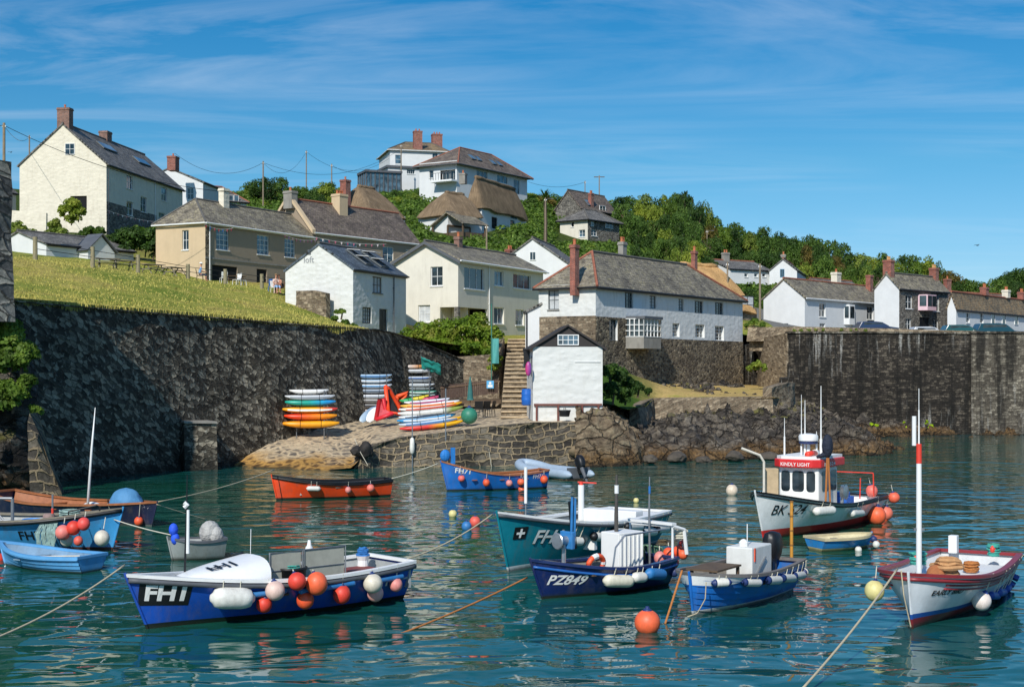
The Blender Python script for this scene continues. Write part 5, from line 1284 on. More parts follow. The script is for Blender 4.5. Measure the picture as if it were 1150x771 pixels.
hedge('wall_plants','yellow-green plants growing along the top of the harbour wall','' or [hp(a,371.5,115.3,2.2) for a in (892,900,908,916,925,945,955,962,972)],40,.06,M['leafyel'],cat='plants',seed=31,nl=50)
hedge('seaweed','bright green weed clumps at the foot of the streaked harbour wall',[hp(a,b,113.6,2.4) for a,b in ((937,474),(979,477),(985,478),(1015,475),(1017,480),(1040,474),(1045,479))],28,.06,leaf_mat('bright_weed',C('7fa01c'),C('a3c22a'),C('c0d23c')),cat='seaweed',seed=32,nl=40)
hedge('bush','row of dark bushes behind the low slate shed','' or [hp(a,b,129,7) for a,b in ((100,262),(112,262),(90,266))],30,.14,M['leafdark'],cat='bush',seed=33)
# headland and far wood on the right
for i,(px,py,D,wpx,k) in enumerate(((1128,306,262,26,1),(1140,299,264,30,1),(1156,294,266,34,1),(1172,296,262,34,1))):
    x=(px-575)*D/F; z0=th(x,D); tree('dark_tree','dark dense tree on the headland at the far right edge',x,D,z0,zat(py,D)-z0,wpx*D/F*1.2,1,M['leafdark'],'dark trees on the right headland')
# palm
p_ = ptz(612,174,0); zp = th(p_.x,174); t = empty('palm_tree',(p_.x,174,zp)); tag(t,'spiky cabbage palm on the hillside right of the larger thatched cottage','palm tree')
hgt = zat(222,174)-zp; mb = MB(); mb.tube([(0,0,-.5),(.1,0,hgt*.5),(0,.1,hgt)],[.25,.2,.18],8); mb.build('trunk',M['bark'],t,uv=False)
mb = MB()
for k in range(90):
    a = random.uniform(0,2*PI); e = random.uniform(-.6,1.4); L_ = random.uniform(1.1,1.7); d = Vector((math.cos(a)*math.cos(e),math.sin(a)*math.cos(e),math.sin(e)))
    s_ = d.cross(Vector((0,0,1))).normalized()*.05; o_ = Vector((0,.1,hgt)); m_ = o_+d*L_*.6; e_ = o_+d*L_-Vector((0,0,.25))
    mb.add([o_-s_,o_+s_,m_+s_,m_-s_,e_],[(0,1,2,3),(3,2,4)])
mb.build('crown',M['leafdark'],t,uv=False)
# bench-like driftwood shrub on the lawn
t = MB()
# ================================================================ boats
def band_mat(name, c, bands, rough=.3, dirt=.25, coat=.3, plank=0):
    """hull paint, c above; bands = [(z_top, colour)] from the keel up"""
    t = NT(name); ob = t.coord(); n = t.noise(ob,1.4,6,.65); n2 = t.noise(t.coord(scale=(1,1,.3)),4,8,.7)
    sx_ = t.n('ShaderNodeSeparateXYZ'); t.l(ob,sx_.inputs[0]); z = sx_.outputs[2]
    cc = C(c)
    cur = t.mix(1,cc,t.ramp(n.outputs[0],[(.3,.82),(.7,1.15)]),'MULTIPLY')
    cur = t.mix(t.ramp(n2.outputs[0],[(.48,0),(.72,max(0,min(1,dirt+.3)))]),cur,(.15,.12,.09))
    for zt,bc in bands[::-1]:
        cur = t.mix(t.math('LESS_THAN', z, zt), cur, C(bc))
    zw = t.math('ADD', z, t.math('MULTIPLY', n2.outputs[0], .06))
    cur = t.mix(t.ramp(zw,[(.06,.8),(.15,0)]),cur,(.025,.028,.016))
    t.col(cur); t.rough(t.ramp(n.outputs[0],[(.3,rough),(.7,rough+.2)])); t.b.inputs['Coat Weight'].default_value = coat; t.b.inputs['Coat Roughness'].default_value=.15
    t.bump(t.math('ADD',n2.outputs[0],t.math('MULTIPLY',n.outputs[0],2)),.25,.012); return t.m

class Boat:
    """x forward from stern 0 to bow L, y to port, z up from the waterline"""
    def __init__(s, name, label, bow, stern, beam, zs, zm, zbow, hull, tran=.75, cat='boat', rake=.35, clink=0, inner=None, cap='wht', floor=.0, deck=None, capw=.09, thick=.05, full=2.3, rub=None, draft=.32, maxt=.45, double=False, z0ofs=0, sternrake=.05, group=None):
        s.bow=Vector((*bow,0)) if len(bow)==2 else Vector(bow); s.st=Vector((*stern,0)) if len(stern)==2 else Vector(stern)
        d = s.bow-s.st; s.L = d.length; s.a = math.atan2(d.y,d.x); s.B=beam; s.zs,s.zm,s.zb=zs,zm,zbow; s.tran=tran; s.rake=rake; s.full=full; s.draft=draft; s.maxt=maxt; s.double=double; s.srake=sternrake; s.clink=clink
        s.root = empty(name,(s.st.x,s.st.y,0),s.a); tag(s.root,label,cat,group)
        s.M = Matrix.Translation((s.st.x,s.st.y,0))@Matrix.Rotation(s.a,4,'Z')
        N,K = 44,18; ts = [1-(1-i/N)**1.0 for i in range(N+1)]
        for sd in (1,-1): pass
        mb = MB()
        for sd in (1,-1):
            G = []
            for t in ts:
                row = []
                if s.clink:
                    bo = s.hb(t); kf = min(1,bo/.15)
                    for j in range(s.clink):
                        q = s.pt(t,j/s.clink,sd); row.append(q+Vector((0,sd*.03*kf,-.004))); q = s.pt(t,(j+.5)/s.clink,sd); row.append(q+Vector((0,sd*.018*kf,0))); row.append(s.pt(t,(j+1)/s.clink,sd)+Vector((0,sd*.004*kf,0)))
                else:
                    for k in range(K+1): row.append(s.pt(t,k/K,sd))
                G.append(row)
            if sd == -1: G = G[::-1]
            mb.grid(G)
        # transom
        tr = [s.pt(0,k/K,1) for k in range(K+1)]; tl = [s.pt(0,k/K,-1) for k in range(K+1)]
        mb.grid([tr,tl])
        s.hull = mb.build('hull', hull, s.root, smooth=not s.clink, uv=False, merge=True, angle=35)
        # inside skin
        im = inner or M['wht']; mb = MB(); fz = floor
        for sd in (1,-1):
            G = []
            for t in [i/30*.985+.004 for i in range(31)]:
                row = []; zt = s.sheer(t)
                for k in range(7):
                    z = fz+(zt-fz)*k/6; sg = s.s_at(t,z); p = s.pt(t,sg,sd); 
                    y = max(0,abs(p.y)-thick)*sd; row.append(Vector((min(p.x,s.L*.99)+(.03 if t<.05 else 0),y,z)))
                G.append(row)
            if sd==1: G=G[::-1]
            mb.grid(G)
        s.inner = mb.build('inner_planking', im, s.root, smooth=True, uv=False)
        mb = MB(); G=[]
        for t in [i/30*.985+.004 for i in range(31)]:
            sg = s.s_at(t,fz); p = s.pt(t,sg,1); y = max(0,p.y-thick+.004); G.append([Vector((p.x,y,fz)),Vector((p.x,0,fz)),Vector((p.x,-y,fz))])
        mb.grid(G); mb.build('floor', deck or im, s.root, uv=False)
        # gunwale capping: swept strip round the sheer
        mb = MB(); pathp = [s.pt(t,1,1) for t in ts]; 
        for sd in (1,-1):
            G = []
            for i,t in enumerate(ts):
                p = s.pt(t,1,sd); w_out=.025; w_in = capw
                ny = sd; y = abs(p.y)
                yi = max(0,y-w_in); x_ = p.x
                G.append([Vector((x_,sd*(y+w_out),p.z-.035)),Vector((x_+(.02 if t>.97 else 0),sd*(y+w_out),p.z+.03)),Vector((x_-(.0),sd*yi,p.z+.03)),Vector((x_,sd*yi,p.z-.03))])
            mb.grid(G if sd==-1 else G[::-1])
        if not double:
            p = s.pt(0,1,1); mb.box((p.x+.03,0,p.z),(.09,2*p.y+.04,.07))
        s.cap = mb.build('gunwale', M[cap] if isinstance(cap,str) else cap, s.root, uv=False)
        if rub:
            rm, dz, rr = rub; mb = MB()
            for sd in (1,-1):
                P=[]
                for t in ts:
                    z = s.sheer(t)-dz; p = s.pt(t,s.s_at(t,z),sd); P.append(p+Vector((.0,sd*rr*.5,0)))
                mb.tube(P,rr,8)
            mb.build('rubbing_strake', M[rm] if isinstance(rm,str) else rm, s.root, uv=False, smooth=True)
        # stem post
        mb = MB(); mb.tube([s.pt(1,k/8,1)+Vector((.01,0,0)) for k in range(9)]+[s.pt(1,1,1)+Vector((.02,0,.05))],.03,6); mb.build('stem', hull, s.root, uv=False)
    def sheer(s,t):
        tm=.38
        if t>tm: u=(t-tm)/(1-tm); return s.zm+(s.zb-s.zm)*u**1.9
        u=(tm-t)/tm; return s.zm+(s.zs-s.zm)*u**1.8
    def hb(s,t):
        tm=s.maxt; B=s.B/2
        if t>tm: u=(t-tm)/(1-tm); return B*max(0,1-u**s.full)
        u=(tm-t)/tm; return B*(1-(1-s.tran)*u**2.0) if not s.double else B*max(0,1-u**2.4)
    def pt(s,t,sg,sd):
        b = s.hb(t); z1 = s.sheer(t); z0=-s.draft*(1-.55*max(0,(t-.6)/.4)**2)
        e = .42+.75*max(0,(t-.35)/.65)**1.3
        sgc=max(sg,0.0); y = b*(sgc**e)
        y = y*(1-.06*(1-sgc))+0
        z = z0+(z1-z0)*sg
        x = s.L*t+ s.rake*(t**6)*(sg-.45)*1.0 - s.srake*((1-t)**6)*(sg-.4)
        return Vector((x,sd*y,z))
    def s_at(s,t,z):
        z1=s.sheer(t); z0=-s.draft*(1-.55*max(0,(t-.6)/.4)**2); return min(1,max(0,(z-z0)/(z1-z0)))
    def side(s,x,z,sd=1,off=0):
        t=min(max(x/s.L,0),1)
        for _ in range(3): 
            p=s.pt(t,s.s_at(t,z),sd); t=min(max(t+(x-p.x)/s.L,0),1)
        p=s.pt(t,s.s_at(t,z),sd)
        p2=s.pt(min(t+.02,1),s.s_at(min(t+.02,1),z),sd); p3=s.pt(t,s.s_at(t,z+.05),sd); n=((p2-p).cross(p3-p)); n=n.normalized() if n.length>1e-8 else Vector((0,sd,0))
        if n.y*sd<0: n=-n
        return p+n*off
    def world(s,v): return s.M@Vector(v)
    def local_px(s,px,py,sd=1,z=None):
        """hull-side point seen at a photo pixel (march over the hull side)"""
        best=None
        for i in range(121):
            t=i/120
            for k in range(24):
                sg=.25+.75*k/23; w_=s.M@s.pt(t,sg,sd); qx=575+w_.x*F/w_.y; qy=YH-(w_.z-HC)*F/w_.y; e=(qx-px)**2+(qy-py)**2
                if best is None or e<best[0]: best=(e,t,sg)
        return best[1],best[2]
    def add(s,name,mb,m,**k): return mb.build(name, M[m] if isinstance(m,str) else m, s.root, uv=k.pop('uv',False), **k)

def text_geo(txt, size, offset=.0, shear=0, spacing=1.0, font=None):
    cu = bpy.data.curves.new('lettering','FONT'); cu.body=txt; cu.size=size; cu.offset=offset*.36; cu.shear=shear; cu.align_x='LEFT'; cu.space_character=spacing; cu.resolution_u=3
    o = bpy.data.objects.new('lettering',cu); COL.objects.link(o); dg=bpy.context.evaluated_depsgraph_get(); dg.update()
    me = bpy.data.meshes.new_from_object(o.evaluated_get(dg)); bm=bmesh.new(); bm.from_mesh(me); bmesh.ops.triangulate(bm,faces=bm.faces); 
    v=[tuple(x.co) for x in bm.verts]; f=[tuple(q.index for q in x.verts) for x in bm.faces]; bm.free(); bpy.data.meshes.remove(me); bpy.data.objects.remove(o); bpy.data.curves.remove(cu)
    return v,f
def hull_text(b, txt, x_left, z_base, size, m, sd=1, off=.012, offset=.012, shear=0, spacing=1.0, slope=0, xscale=1, name='lettering', plate=None):
    """lettering wrapped on the hull; on the port side text runs from bow to stern"""
    v,f = text_geo(txt,size,offset*size*3,shear,spacing); mb=MB(); P=[]
    for x,y,_ in v: P.append(b.side(x_left-sd*x*xscale, z_base+y+slope*x, sd, off))
    mb.add(P,f); mb.build(name,m,b.root,uv=False)
    if plate:
        xs=[p[0] for p in v]; w_=max(xs)*xscale; hh=size*.72; mp=MB(); G=[]
        for i in range(13):
            row=[]
            for j in range(4): row.append(b.side(x_left+sd*.1-sd*(w_+.2)*i/12, z_base-.09*size/.35+(hh+.16*size/.35)*j/3+slope*(w_)*i/12, sd, off*.5))
            G.append(row)
        mp.grid(G); mp.build('name_plate',plate,b.root,uv=False)
def flat_text(txt,size,M4,m,parent,offset=.01,shear=0,xscale=1,name='lettering'):
    v,f=text_geo(txt,size,offset,shear); mb=MB(); mb.add([M4@Vector((x*xscale,y,0)) for x,y,_ in v],f); return mb.build(name,m,parent,uv=False)

def buoy_mat(c,rough=.5): return pm(c,rough,.22,4,.2,24,dirt=.4,coat=.05)
ORG=buoy_mat('ee5a2e'); ORG2=buoy_mat('f2683c'); RED=buoy_mat('e23f2c'); PINK=buoy_mat('e9aaa0'); PINK2=buoy_mat('e58f86'); PALE=buoy_mat('e3c3b4'); CREAMB=buoy_mat('dcd3bf'); WHT=buoy_mat('dedcd2'); YEL=buoy_mat('dfd28c'); NAVY=buoy_mat('1f3468'); BLUEB=buoy_mat('2f78b4'); ROPE=pm('b8ab8e',.9,.2,20,.4,80); ROPEG=pm('c9c4b0',.9,.2,20,.4,80); ROPEO=pm('b0703a',.9,.25,20,.4,80); ROPET=pm('3f9a8c',.9,.25,20,.4,80); ROPEB=pm('2b6aa8',.9,.2,20,.4,80)
ALU=pm('a9adb0',.35,.15,5,.05,metal=.7); STEEL=pm('8a8d8f',.45,.2,5,.1,metal=.6)
M['navyp']=pm('1f2f5c',.35,.12,3,.05,dirt=.15,coat=.3); M['redp']=pm('8e2a30',.4,.15,3,.08,dirt=.2); M['varnish']=pm('9a5f38',.45,.25,6,.2,coat=.2); M['brightblue']=pm('2460a8',.4,.12,3,.1,dirt=.1)
M['greyfoam']=pm('6f6a66',.8,.2,5,.3); M['woodin']=pm('8f8779',.8,.3,4,.3,dirt=.3); M['greyin']=pm('a3a6a4',.7,.2,3,.1,dirt=.3); M['tarp']=pm('4b83ad',.7,.15,3,.5,9,bd=.05); M['crate']=pm('7b3a34',.7,.2,5,.3)
def lashing(a,b,r=.012,sag=0,m=None): pass
def ball(label,p,r,m,hang=None,neck=None,cat='buoy',name='buoy',grp=None):
    """round inflatable buoy with moulded eye and rope"""
    t=empty(name,p); tag(t,label,cat,grp); mb=MB(); k_=random.uniform(.94,1.05); mb.ball((0,0,0),r,20,14,(k_,1.02,random.uniform(1.0,1.12))); mb.build('body',m,t,smooth=True,uv=False)
    up=Vector((0,0,1)) if hang is None else (Vector(hang)-Vector(p)); L=up.length; up.normalize(); q=up.to_track_quat('Z','Y').to_matrix()
    mb=MB(); mb.lathe([(r*.42,r*.88),(r*.3,r*1.04),(r*.16,r*1.12),(r*.15,r*1.25),(r*.05,r*1.27)],(0,0,0),12,q); mb.build('eye',neck or NAVY,t,smooth=True,uv=False)
    if hang is not None:
        mb=MB(); mb.tube([up*r*1.15,Vector(hang)-Vector(p)],.012,5); mb.build('rope',ROPEG,t,uv=False)
    return t
def fender(label,p,L,r,m,ang=0,axis=None,cap=None,hangs=(),name='fender',cat='fender'):
    """sausage fender lying along axis"""
    t=empty(name,p); tag(t,label,cat); ax=Vector(axis).normalized(); q=ax.to_track_quat('Z','Y').to_matrix(); h=L/2
    pr=[(.01,-h-r*.2),(r*.3,-h-r*.15),(r*.5,-h+.02),(r*.8,-h+r*.25),(r*.95,-h+r*.7),(r,-h+r*1.1),(r,h-r*1.1),(r*.95,h-r*.7),(r*.8,h-r*.25),(r*.5,h-.02),(r*.3,h+r*.15),(.01,h+r*.2)]
    mb=MB(); mb.lathe(pr,(0,0,0),16,q); mb.build('body',m,t,smooth=True,uv=False)
    if cap:
        for sg in (-1,1):
            mb=MB(); Mq = q@(Matrix.Identity(3) if sg==1 else Matrix.Rotation(PI,3,'X')); mb.lathe([(r*1.01,h-r*(.62 if r<.15 else .3)),(r*.9,h-r*.2),(r*.6,h+.012),(r*.2,h+.05),(.02,h+.05)],(0,0,0),16,Mq); mb.build('end_cap',cap,t,smooth=True,uv=False)
    if hangs:
        mb=MB()
        for hg in hangs: 
            e=Vector(hg)-Vector(p); st=ax*(e.dot(ax)); mb.tube([st+(e-st).normalized()*r*.9,e],.012,5)
        mb.build('rope',ROPEG,t,uv=False)
    return t
def hang_ball(b,px,py,rpx,label,m,sd=1,neck=None,name='buoy'):
    """round buoy hung from the gunwale over the side, seen at px,py"""
    t_,sg=b.local_px(px,py,sd); p0=b.pt(t_,sg,sd); w0=b.world(p0); r=rpx*w0.y/F
    n=(b.M.to_3x3()@Vector((0,sd,0))); c=w0+n*(r*.95)
    hv=b.world(b.pt(t_,1,sd))+n*.02+Vector((0,0,.04))
    if hv.z<c.z+r*1.2: hv=Vector((hv.x,hv.y,c.z+r*1.25)) if hv.z>c.z else c+Vector((0,0,r*1.3))-n*.1
    return ball(label,c,r,m,hang=hv,neck=neck,name=name)
def hang_fender(b,px0,px1,py,rpx,label,m,sd=1,cap=None):
    t0,s0=b.local_px(px0,py,sd); t1,s1=b.local_px(px1,py,sd); a=b.world(b.pt(t0,s0,sd)); c=b.world(b.pt(t1,s1,sd)); mid=(a+c)/2; r=rpx*mid.y/F; n=b.M.to_3x3()@Vector((0,sd,0))
    h1=b.world(b.pt(t0*.7+t1*.3,1,sd))+n*.03; h2=b.world(b.pt(t0*.3+t1*.7,1,sd))+n*.03
    zc=min(mid.z, min(h1.z,h2.z)-r*1.0)
    return fender(label,Vector((mid.x,mid.y,zc))+n*r*.95,(c-a).length,r,m,axis=(c-a),cap=cap,hangs=(h1,h2))
def rope(name,label,P,r=.02,m=None,n=24,sag=0,cat='rope'):
    P=[Vector(p) for p in P]; pts=[]
    for a,b in zip(P[:-1],P[1:]):
        for i in range(n):
            u=i/n; q=a.lerp(b,u); q.z-=sag*4*u*(1-u)*((b-a).length/10); pts.append(q)
    pts.append(P[-1]); mb=MB(); mb.tube(pts,r,6); o=mb.build(name,m or ROPE,None,uv=False,smooth=True); tag(o,label,cat); return o
def rope_heap(mb,c,R_,r=.02,n=6,seed=0):
    rr=random.Random(seed)
    for k in range(n):
        rad=R_*rr.uniform(.5,1); ph=rr.uniform(0,6); P=[Vector(c)+Vector((rad*math.cos(ph+a*.6),rad*math.sin(ph+a*.6)*rr.uniform(.7,1),k*r*1.3+rr.uniform(0,r))) for a in range(12)]; mb.tube(P,r,5)
def outboard(b,x,y,zc,m='blk',s=1.0,tilt=0,name='outboard_motor',label=None):
    t=empty(name,b.world((x,y,zc)),b.a); tag(t,label,'outboard'); Mx=Matrix.Rotation(tilt,3,'Y')
    mb=MB(); G=[]
    for i,(z,w_,l,o_) in enumerate(((-.02,.30,.42,0),(.12,.38,.56,-.02),(.32,.42,.62,-.03),(.5,.40,.60,-.02),(.63,.30,.48,.0),(.68,.1,.2,.02))):
        row=[]
        for k in range(17):
            a=2*PI*k/16; c,sn=math.cos(a),math.sin(a); row.append(Mx@Vector((o_+l/2*math.copysign(abs(c)**.65,c),w_/2*math.copysign(abs(sn)**.65,sn),z))*s)
        G.append(row)
    mb.grid(G); mb.add([G[-1][k] for k in range(16)],[tuple(range(16))]); mb.build('cowl',M[m] if isinstance(m,str) else m,t,smooth=True,uv=False,angle=50)
    mb=MB(); mb.tube([Mx@Vector((0,0,0))*s,Mx@Vector((-.02,0,-.75))*s],[.12*s,.07*s],8); mb.tube([Mx@Vector((-.02,0,-.75))*s,Mx@Vector((-.02,0,-.95))*s],[.08*s,.05*s],8); mb.box(Mx@Vector((-.05,0,-.68))*s,(.35*s,.2*s,.03),M=Mx); mb.build('leg',M['lead'],t,uv=False)
    mb=MB(); mb.box(Mx@Vector((.2,0,-.12))*s,(.16*s,.26*s,.3*s),M=Mx); mb.build('bracket',M['blk'],t,uv=False); return t
def xy(px,py): w_=wat(px,py); return (w_.x,w_.y)
def bpl(b,px,D,py):  # local from pixel+distance
    return b.M.inverted()@pt(px,py,D)
# ---------------------------------------------------------------- blue FH1 boat, front left
H1=band_mat('royal_blue_hull','1a4fae',[(.10,'141a20')],.28,.12)
b=Boat('fishing_boat','royal blue open fishing boat marked FH1 with white foredeck cuddy, front left',xy(157,707),xy(438,669),2.3,.88,.80,1.12,H1,tran=.78,inner=M['greyin'],cap='wht',capw=.13,rub=('lead',.10,.055),rake=.55,floor=.18,full=2.0,deck=M['greyin'])
FH1=b
Wp=pm('e6e5df',.5,.05,3,0)
hull_text(b,'FH1',b.L-.05,.60,.43,Wp,xscale=1.15,offset=.035,plate=M['blk'],slope=-.07)
hull_text(b,'FH1',.95,.42,.3,Wp,xscale=1.1,offset=.03)
# white cuddy dome
G=[]; L=b.L; mb=MB()
for i in range(15):
    u=i/14; x=L*.60+L*.29*u; prof=math.sin(min(1,u*1.0)*PI*.5+PI*.5)**1; hgt=.52*(1-u)**.75*(1 if u<1 else 0)+.02; wy=.86*(1-u**2.2*.85); row=[]
    for k in range(17):
        a=PI*k/16; row.append((x-.12*math.sin(a),wy*math.copysign(abs(math.cos(a))**.75,math.cos(a)),b.sheer(x/L)-.10+hgt*math.sin(a)**.8))
    G.append(row)
mb.grid(G); mb.add(G[0],[tuple(range(17))]); cud=mb.build('cuddy',pm('e9e9e6',.35,.04,3,0,dirt=.08,coat=.2),b.root,smooth=True,angle=50)
mb=MB(); v,f=text_geo('FH1',.34,.03); 
def onc(x,y):  # on dome side facing camera
    u=x; return Vector((0,0,0))
P=[]
for (x,y,_) in v:
    u=.62-x*.62; a=R(84)-y*R(105)*.9; u=min(max(u,.0),1); X=L*.60+L*.29*u; hgt=.52*(1-u)**.75+.02; wy=.86*(1-u**2.2*.85); P.append(Vector((X,wy*abs(math.cos(a))**.75+.012,b.sheer(X/L)-.10+hgt*math.sin(a)**.8+.014)))
mb.add(P,f); mb.build('lettering',M['blk'],cud,uv=False)
mb=MB(); 
mb.grid([[b.pt(t,1,1)+Vector((0,-.03,.0)),b.pt(t,1,-1)+Vector((0,.03,.0))] for t in [.84+.016*i for i in range(11)]]); b.add('foredeck',mb,'greyin')
mb=MB(); mb.bx(.06,1.5,-.8,.8,.50,.55); mb.bx(.06,.12,-.85,.85,.3,.8); b.add('stern_deck',mb,'greyin')
mb=MB(); mb.bx(.5,1.25,-.35,.5,.56,.72); b.add('hatch',mb,'crate')
mb=MB(); 
for x_ in (1.9,3.4): mb.bx(x_,x_+.22,-.98,.98,.5,.54)
b.add('thwart',mb,'wood')
mb=MB(); mb.bx(L*.56,L*.6,-.8,.8,.5,.8); b.add('bulkhead',mb,'wht')
for k,(xc,ln) in enumerate(((2.15,1.05),(L*.50,.78))):
    t=empty('instrument_board',b.world((xc,.45,.8)),b.a); tag(t,['wide grey board standing on the aft half of the FH1 boat','narrow grey board standing just behind the white cuddy of the FH1 boat'][k],'board')
    mb=MB(); mb.bx(-ln/2,ln/2,-.02,.02,-.28,.52); mb.build('panel',pm('a7a698',.6,.12,4,.1,dirt=.2),t,bevel=.012)
    mb=MB(); mb.tube([(-ln/2-.02,.03,-.3),(-ln/2-.02,.03,.54),(ln/2+.02,.03,.54),(ln/2+.02,.03,-.3)],.02,6); mb.tube([(-ln/2,.03,.15),(ln/2,.03,.15)],.012,6); mb.build('rail',STEEL,t,uv=False)
t=empty('bin',b.world((2.95,.35,.42)),b.a); tag(t,'black ribbed fish tub amidships in the FH1 boat','tub'); mb=MB(); mb.lathe([(.28,0),(.31,.1),(.33,.5),(.36,.52),(.36,.57),(.31,.57),(.29,.1),(.01,.08)],(0,0,0),18); mb.build('body',M['blk'],t,smooth=True,uv=False); mb=MB(); rope_heap(mb,(0,0,.45),.22,.018,7,3); mb.build('rope_coil',ROPET,t,uv=False)
t=empty('net_pile',b.world((3.55,.2,.3)),b.a); tag(t,'tangled nets and ropes heaped in the middle of the FH1 boat','nets'); mb=MB()
for k in range(5): rope_heap(mb,(random.uniform(-.3,.3),random.uniform(-.3,.3),.05+k*.1),.28,.02,5,k+4)
mb.build('rope',pm('5b6660',.9,.4,8,.4),t,uv=False); mb=MB(); rope_heap(mb,(.1,.2,.5),.2,.02,5,9); mb.build('twine',pm('b7a13c',.9,.2,8,.3),t,uv=False)
t=empty('mast',b.world(bpl(b,207,29.4,640)),0); tag(t,'thin dark and white pole mast at the bow of the FH1 boat','mast'); z_=t.location.z; mb=MB(); mb.tube([(0,0,-.35),(.04,0,.9),(.06,0,zat(533,29.4)-z_)],[.025,.022,.008],8); mb.build('pole',M['blk'],t,uv=False); mb=MB(); mb.tube([(.07,0,.35),(.08,0,1.25)],[.036,.032],8); mb.tube([(.0,0,1.3),(.06,0,1.35),(.0,.0,1.4)],.05,6); mb.build('light',M['framew'],t,uv=False)
t=empty('whip_aerial',b.world((3.6,-.2,.8)),0); tag(t,'short whip aerial amidships on the FH1 boat','aerial'); mb=MB(); mb.tube([(0,0,-.4),(0,0,.45)],.03,6); mb.tube([(0,0,.4),(.01,0,1.0)],.008,5); mb.build('pole',M['framew'],t,uv=False)
t=empty('radar_post',b.world((1.75,-.7,.75)),0); tag(t,'stubby white post with blunt top near the stern of the FH1 boat','post'); mb=MB(); mb.lathe([(.07,-.3),(.08,.1),(.09,.45),(.05,.5),(.03,.62),(.01,.62)],(0,0,0),10); mb.build('post',M['framew'],t,uv=False,smooth=True)
t=empty('lever',b.world((L*.55,-.5,.85)),b.a); tag(t,'black angled lever sticking up behind the white cuddy','lever'); mb=MB(); mb.tube([(0,0,-.5),(-.05,0,0),(.18,0,.42)],[.03,.035,.05],8); mb.build('lever',M['blk'],t,uv=False)
t=empty('rope_coil',b.world((.55,-.3,.95)),0); tag(t,'blue and white ropes piled on a capstan at the stern of the FH1 boat','ropes'); mb=MB(); mb.lathe([(.14,-.4),(.12,-.1),(.16,0)],(0,0,0),12); mb.build('capstan',M['framew'],t,uv=False); mb=MB(); rope_heap(mb,(0,0,.0),.14,.03,5,2); mb.build('rope',ROPEB,t,uv=False)
FHB=[(286+0,682-6,10.2,'lowest pale salmon buoy? ')]
for px,py,rp,lab,m in ((302,662,10.8,'pale pink buoy, first round buoy behind the long cream fender of FH1',PALE),(290.5,677,9.3,'bright red buoy hanging low behind the cream fender of FH1',RED),(328,642,10,'red buoy standing highest above the gunwale of FH1',RED),(349,654,11.8,'largest orange buoy amidships on FH1',ORG2),(337,673,9.8,'orange buoy hanging low below the largest buoy of FH1',ORG),(378,665.5,10,'bright red-orange buoy between the largest buoy and the cream pair',RED),(417,665,9,'pale pink buoy half hidden beneath the cream buoy of FH1',PINK),(413,653,10.8,'cream round buoy near the stern of FH1',CREAMB),(440.5,655,7.8,'small half pink, half white buoy nearest the stern of FH1',PINK2)):
    hang_ball(b,px,py,rp,lab,m)
hang_fender(b,233,278,670,12.3,'long cream sausage fender at the bow of FH1',WHT)
for k,(xa,xb) in enumerate(((.35,1.5),(1.8,3.2),(3.5,4.4))):
    a_=b.side(xa,.62+.02*k,1,.07); c_=b.side(xb,.60,1,.07); fender(['blue tube fender along the stern quarter of FH1','blue tube fender below the aft board of FH1','blue tube fender amidships below the buoys of FH1'][k],b.world((a_+c_)/2),(c_-a_).length,.065,BLUEB,axis=b.M.to_3x3()@(c_-a_))
# ---------------------------------------------------------------- teal boat
H2=band_mat('teal_hull','14808f',[(.13,'d8dbd8')],.28,.1)
b=Boat('fishing_boat','teal fishing boat with white gunwale, white cross and FH lettering on its bow',xy(566,643),xy(718,609),2.6,1.0,1.0,1.58,H2,tran=.8,inner=M['greyin'],capw=.2,rub=('lead',.07,.05),rake=.6,floor=.3,full=2.1); TEAL=b; L=b.L
hull_text(b,'FH11',L-.85,.70,.50,Wp,xscale=1.1,offset=.02,shear=.12,off=.03,slope=-.05); hull_text(b,'FH11',L-.88,.66,.50,M['blk'],xscale=1.1,offset=.02,shear=.12,off=.012,slope=-.05,name='lettering_shadow')
mb=MB(); c_=L-.42
for (a0,a1,z0,z1) in ((c_-.12,c_+.12,.97,1.03),(c_-.03,c_+.03,.88,1.12)): mb.add([b.side(a0,z0,1,.035),b.side(a1,z0,1,.035),b.side(a1,z1,1,.035),b.side(a0,z1,1,.035)],[(0,1,2,3)])
b.add('cross',mb,Wp); mb=MB(); mb.add([b.side(c_-.19,.84,1,.015),b.side(c_+.19,.84,1,.015),b.side(c_+.19,1.16,1,.015),b.side(c_-.19,1.16,1,.015)],[(0,1,2,3)]); b.add('cross_patch',mb,'blk')
mb=MB(); mb.grid([[b.pt(t,1,1)+Vector((0,-.2,.0)),b.pt(t,1,-1)+Vector((0,.2,.0))] for t in [.72+.026*i for i in range(11)]]); b.add('foredeck',mb,'wht')
mb=MB(); mb.bx(L*.20,L*.26,-.9,.9,.3,1.15); mb.bx(L*.02,L*.2,-.95,.95,.9,.97); b.add('engine_box',mb,'wht',bevel=.02)
mb=MB(); mb.bx(L*.6,L*.62,-1.05,1.05,.35,.95); mb.bx(L*.4,L*.43,-1.15,1.15,.8,.85); b.add('thwart',mb,'wht')
t=empty('mast',b.world((L*.86,0,1.4)),0); tag(t,'short grey pole with white tube light on the foredeck of the teal boat','mast'); z_=zat(528,37.4)-1.4; mb=MB(); mb.tube([(0,0,-.1),(0,0,1.0)],.02,8); mb.build('pole',STEEL,t,uv=False); mb=MB(); mb.tube([(0,0,.3),(0,0,1.25)],[.04,.045],10); mb.build('light',M['framew'],t,uv=False)
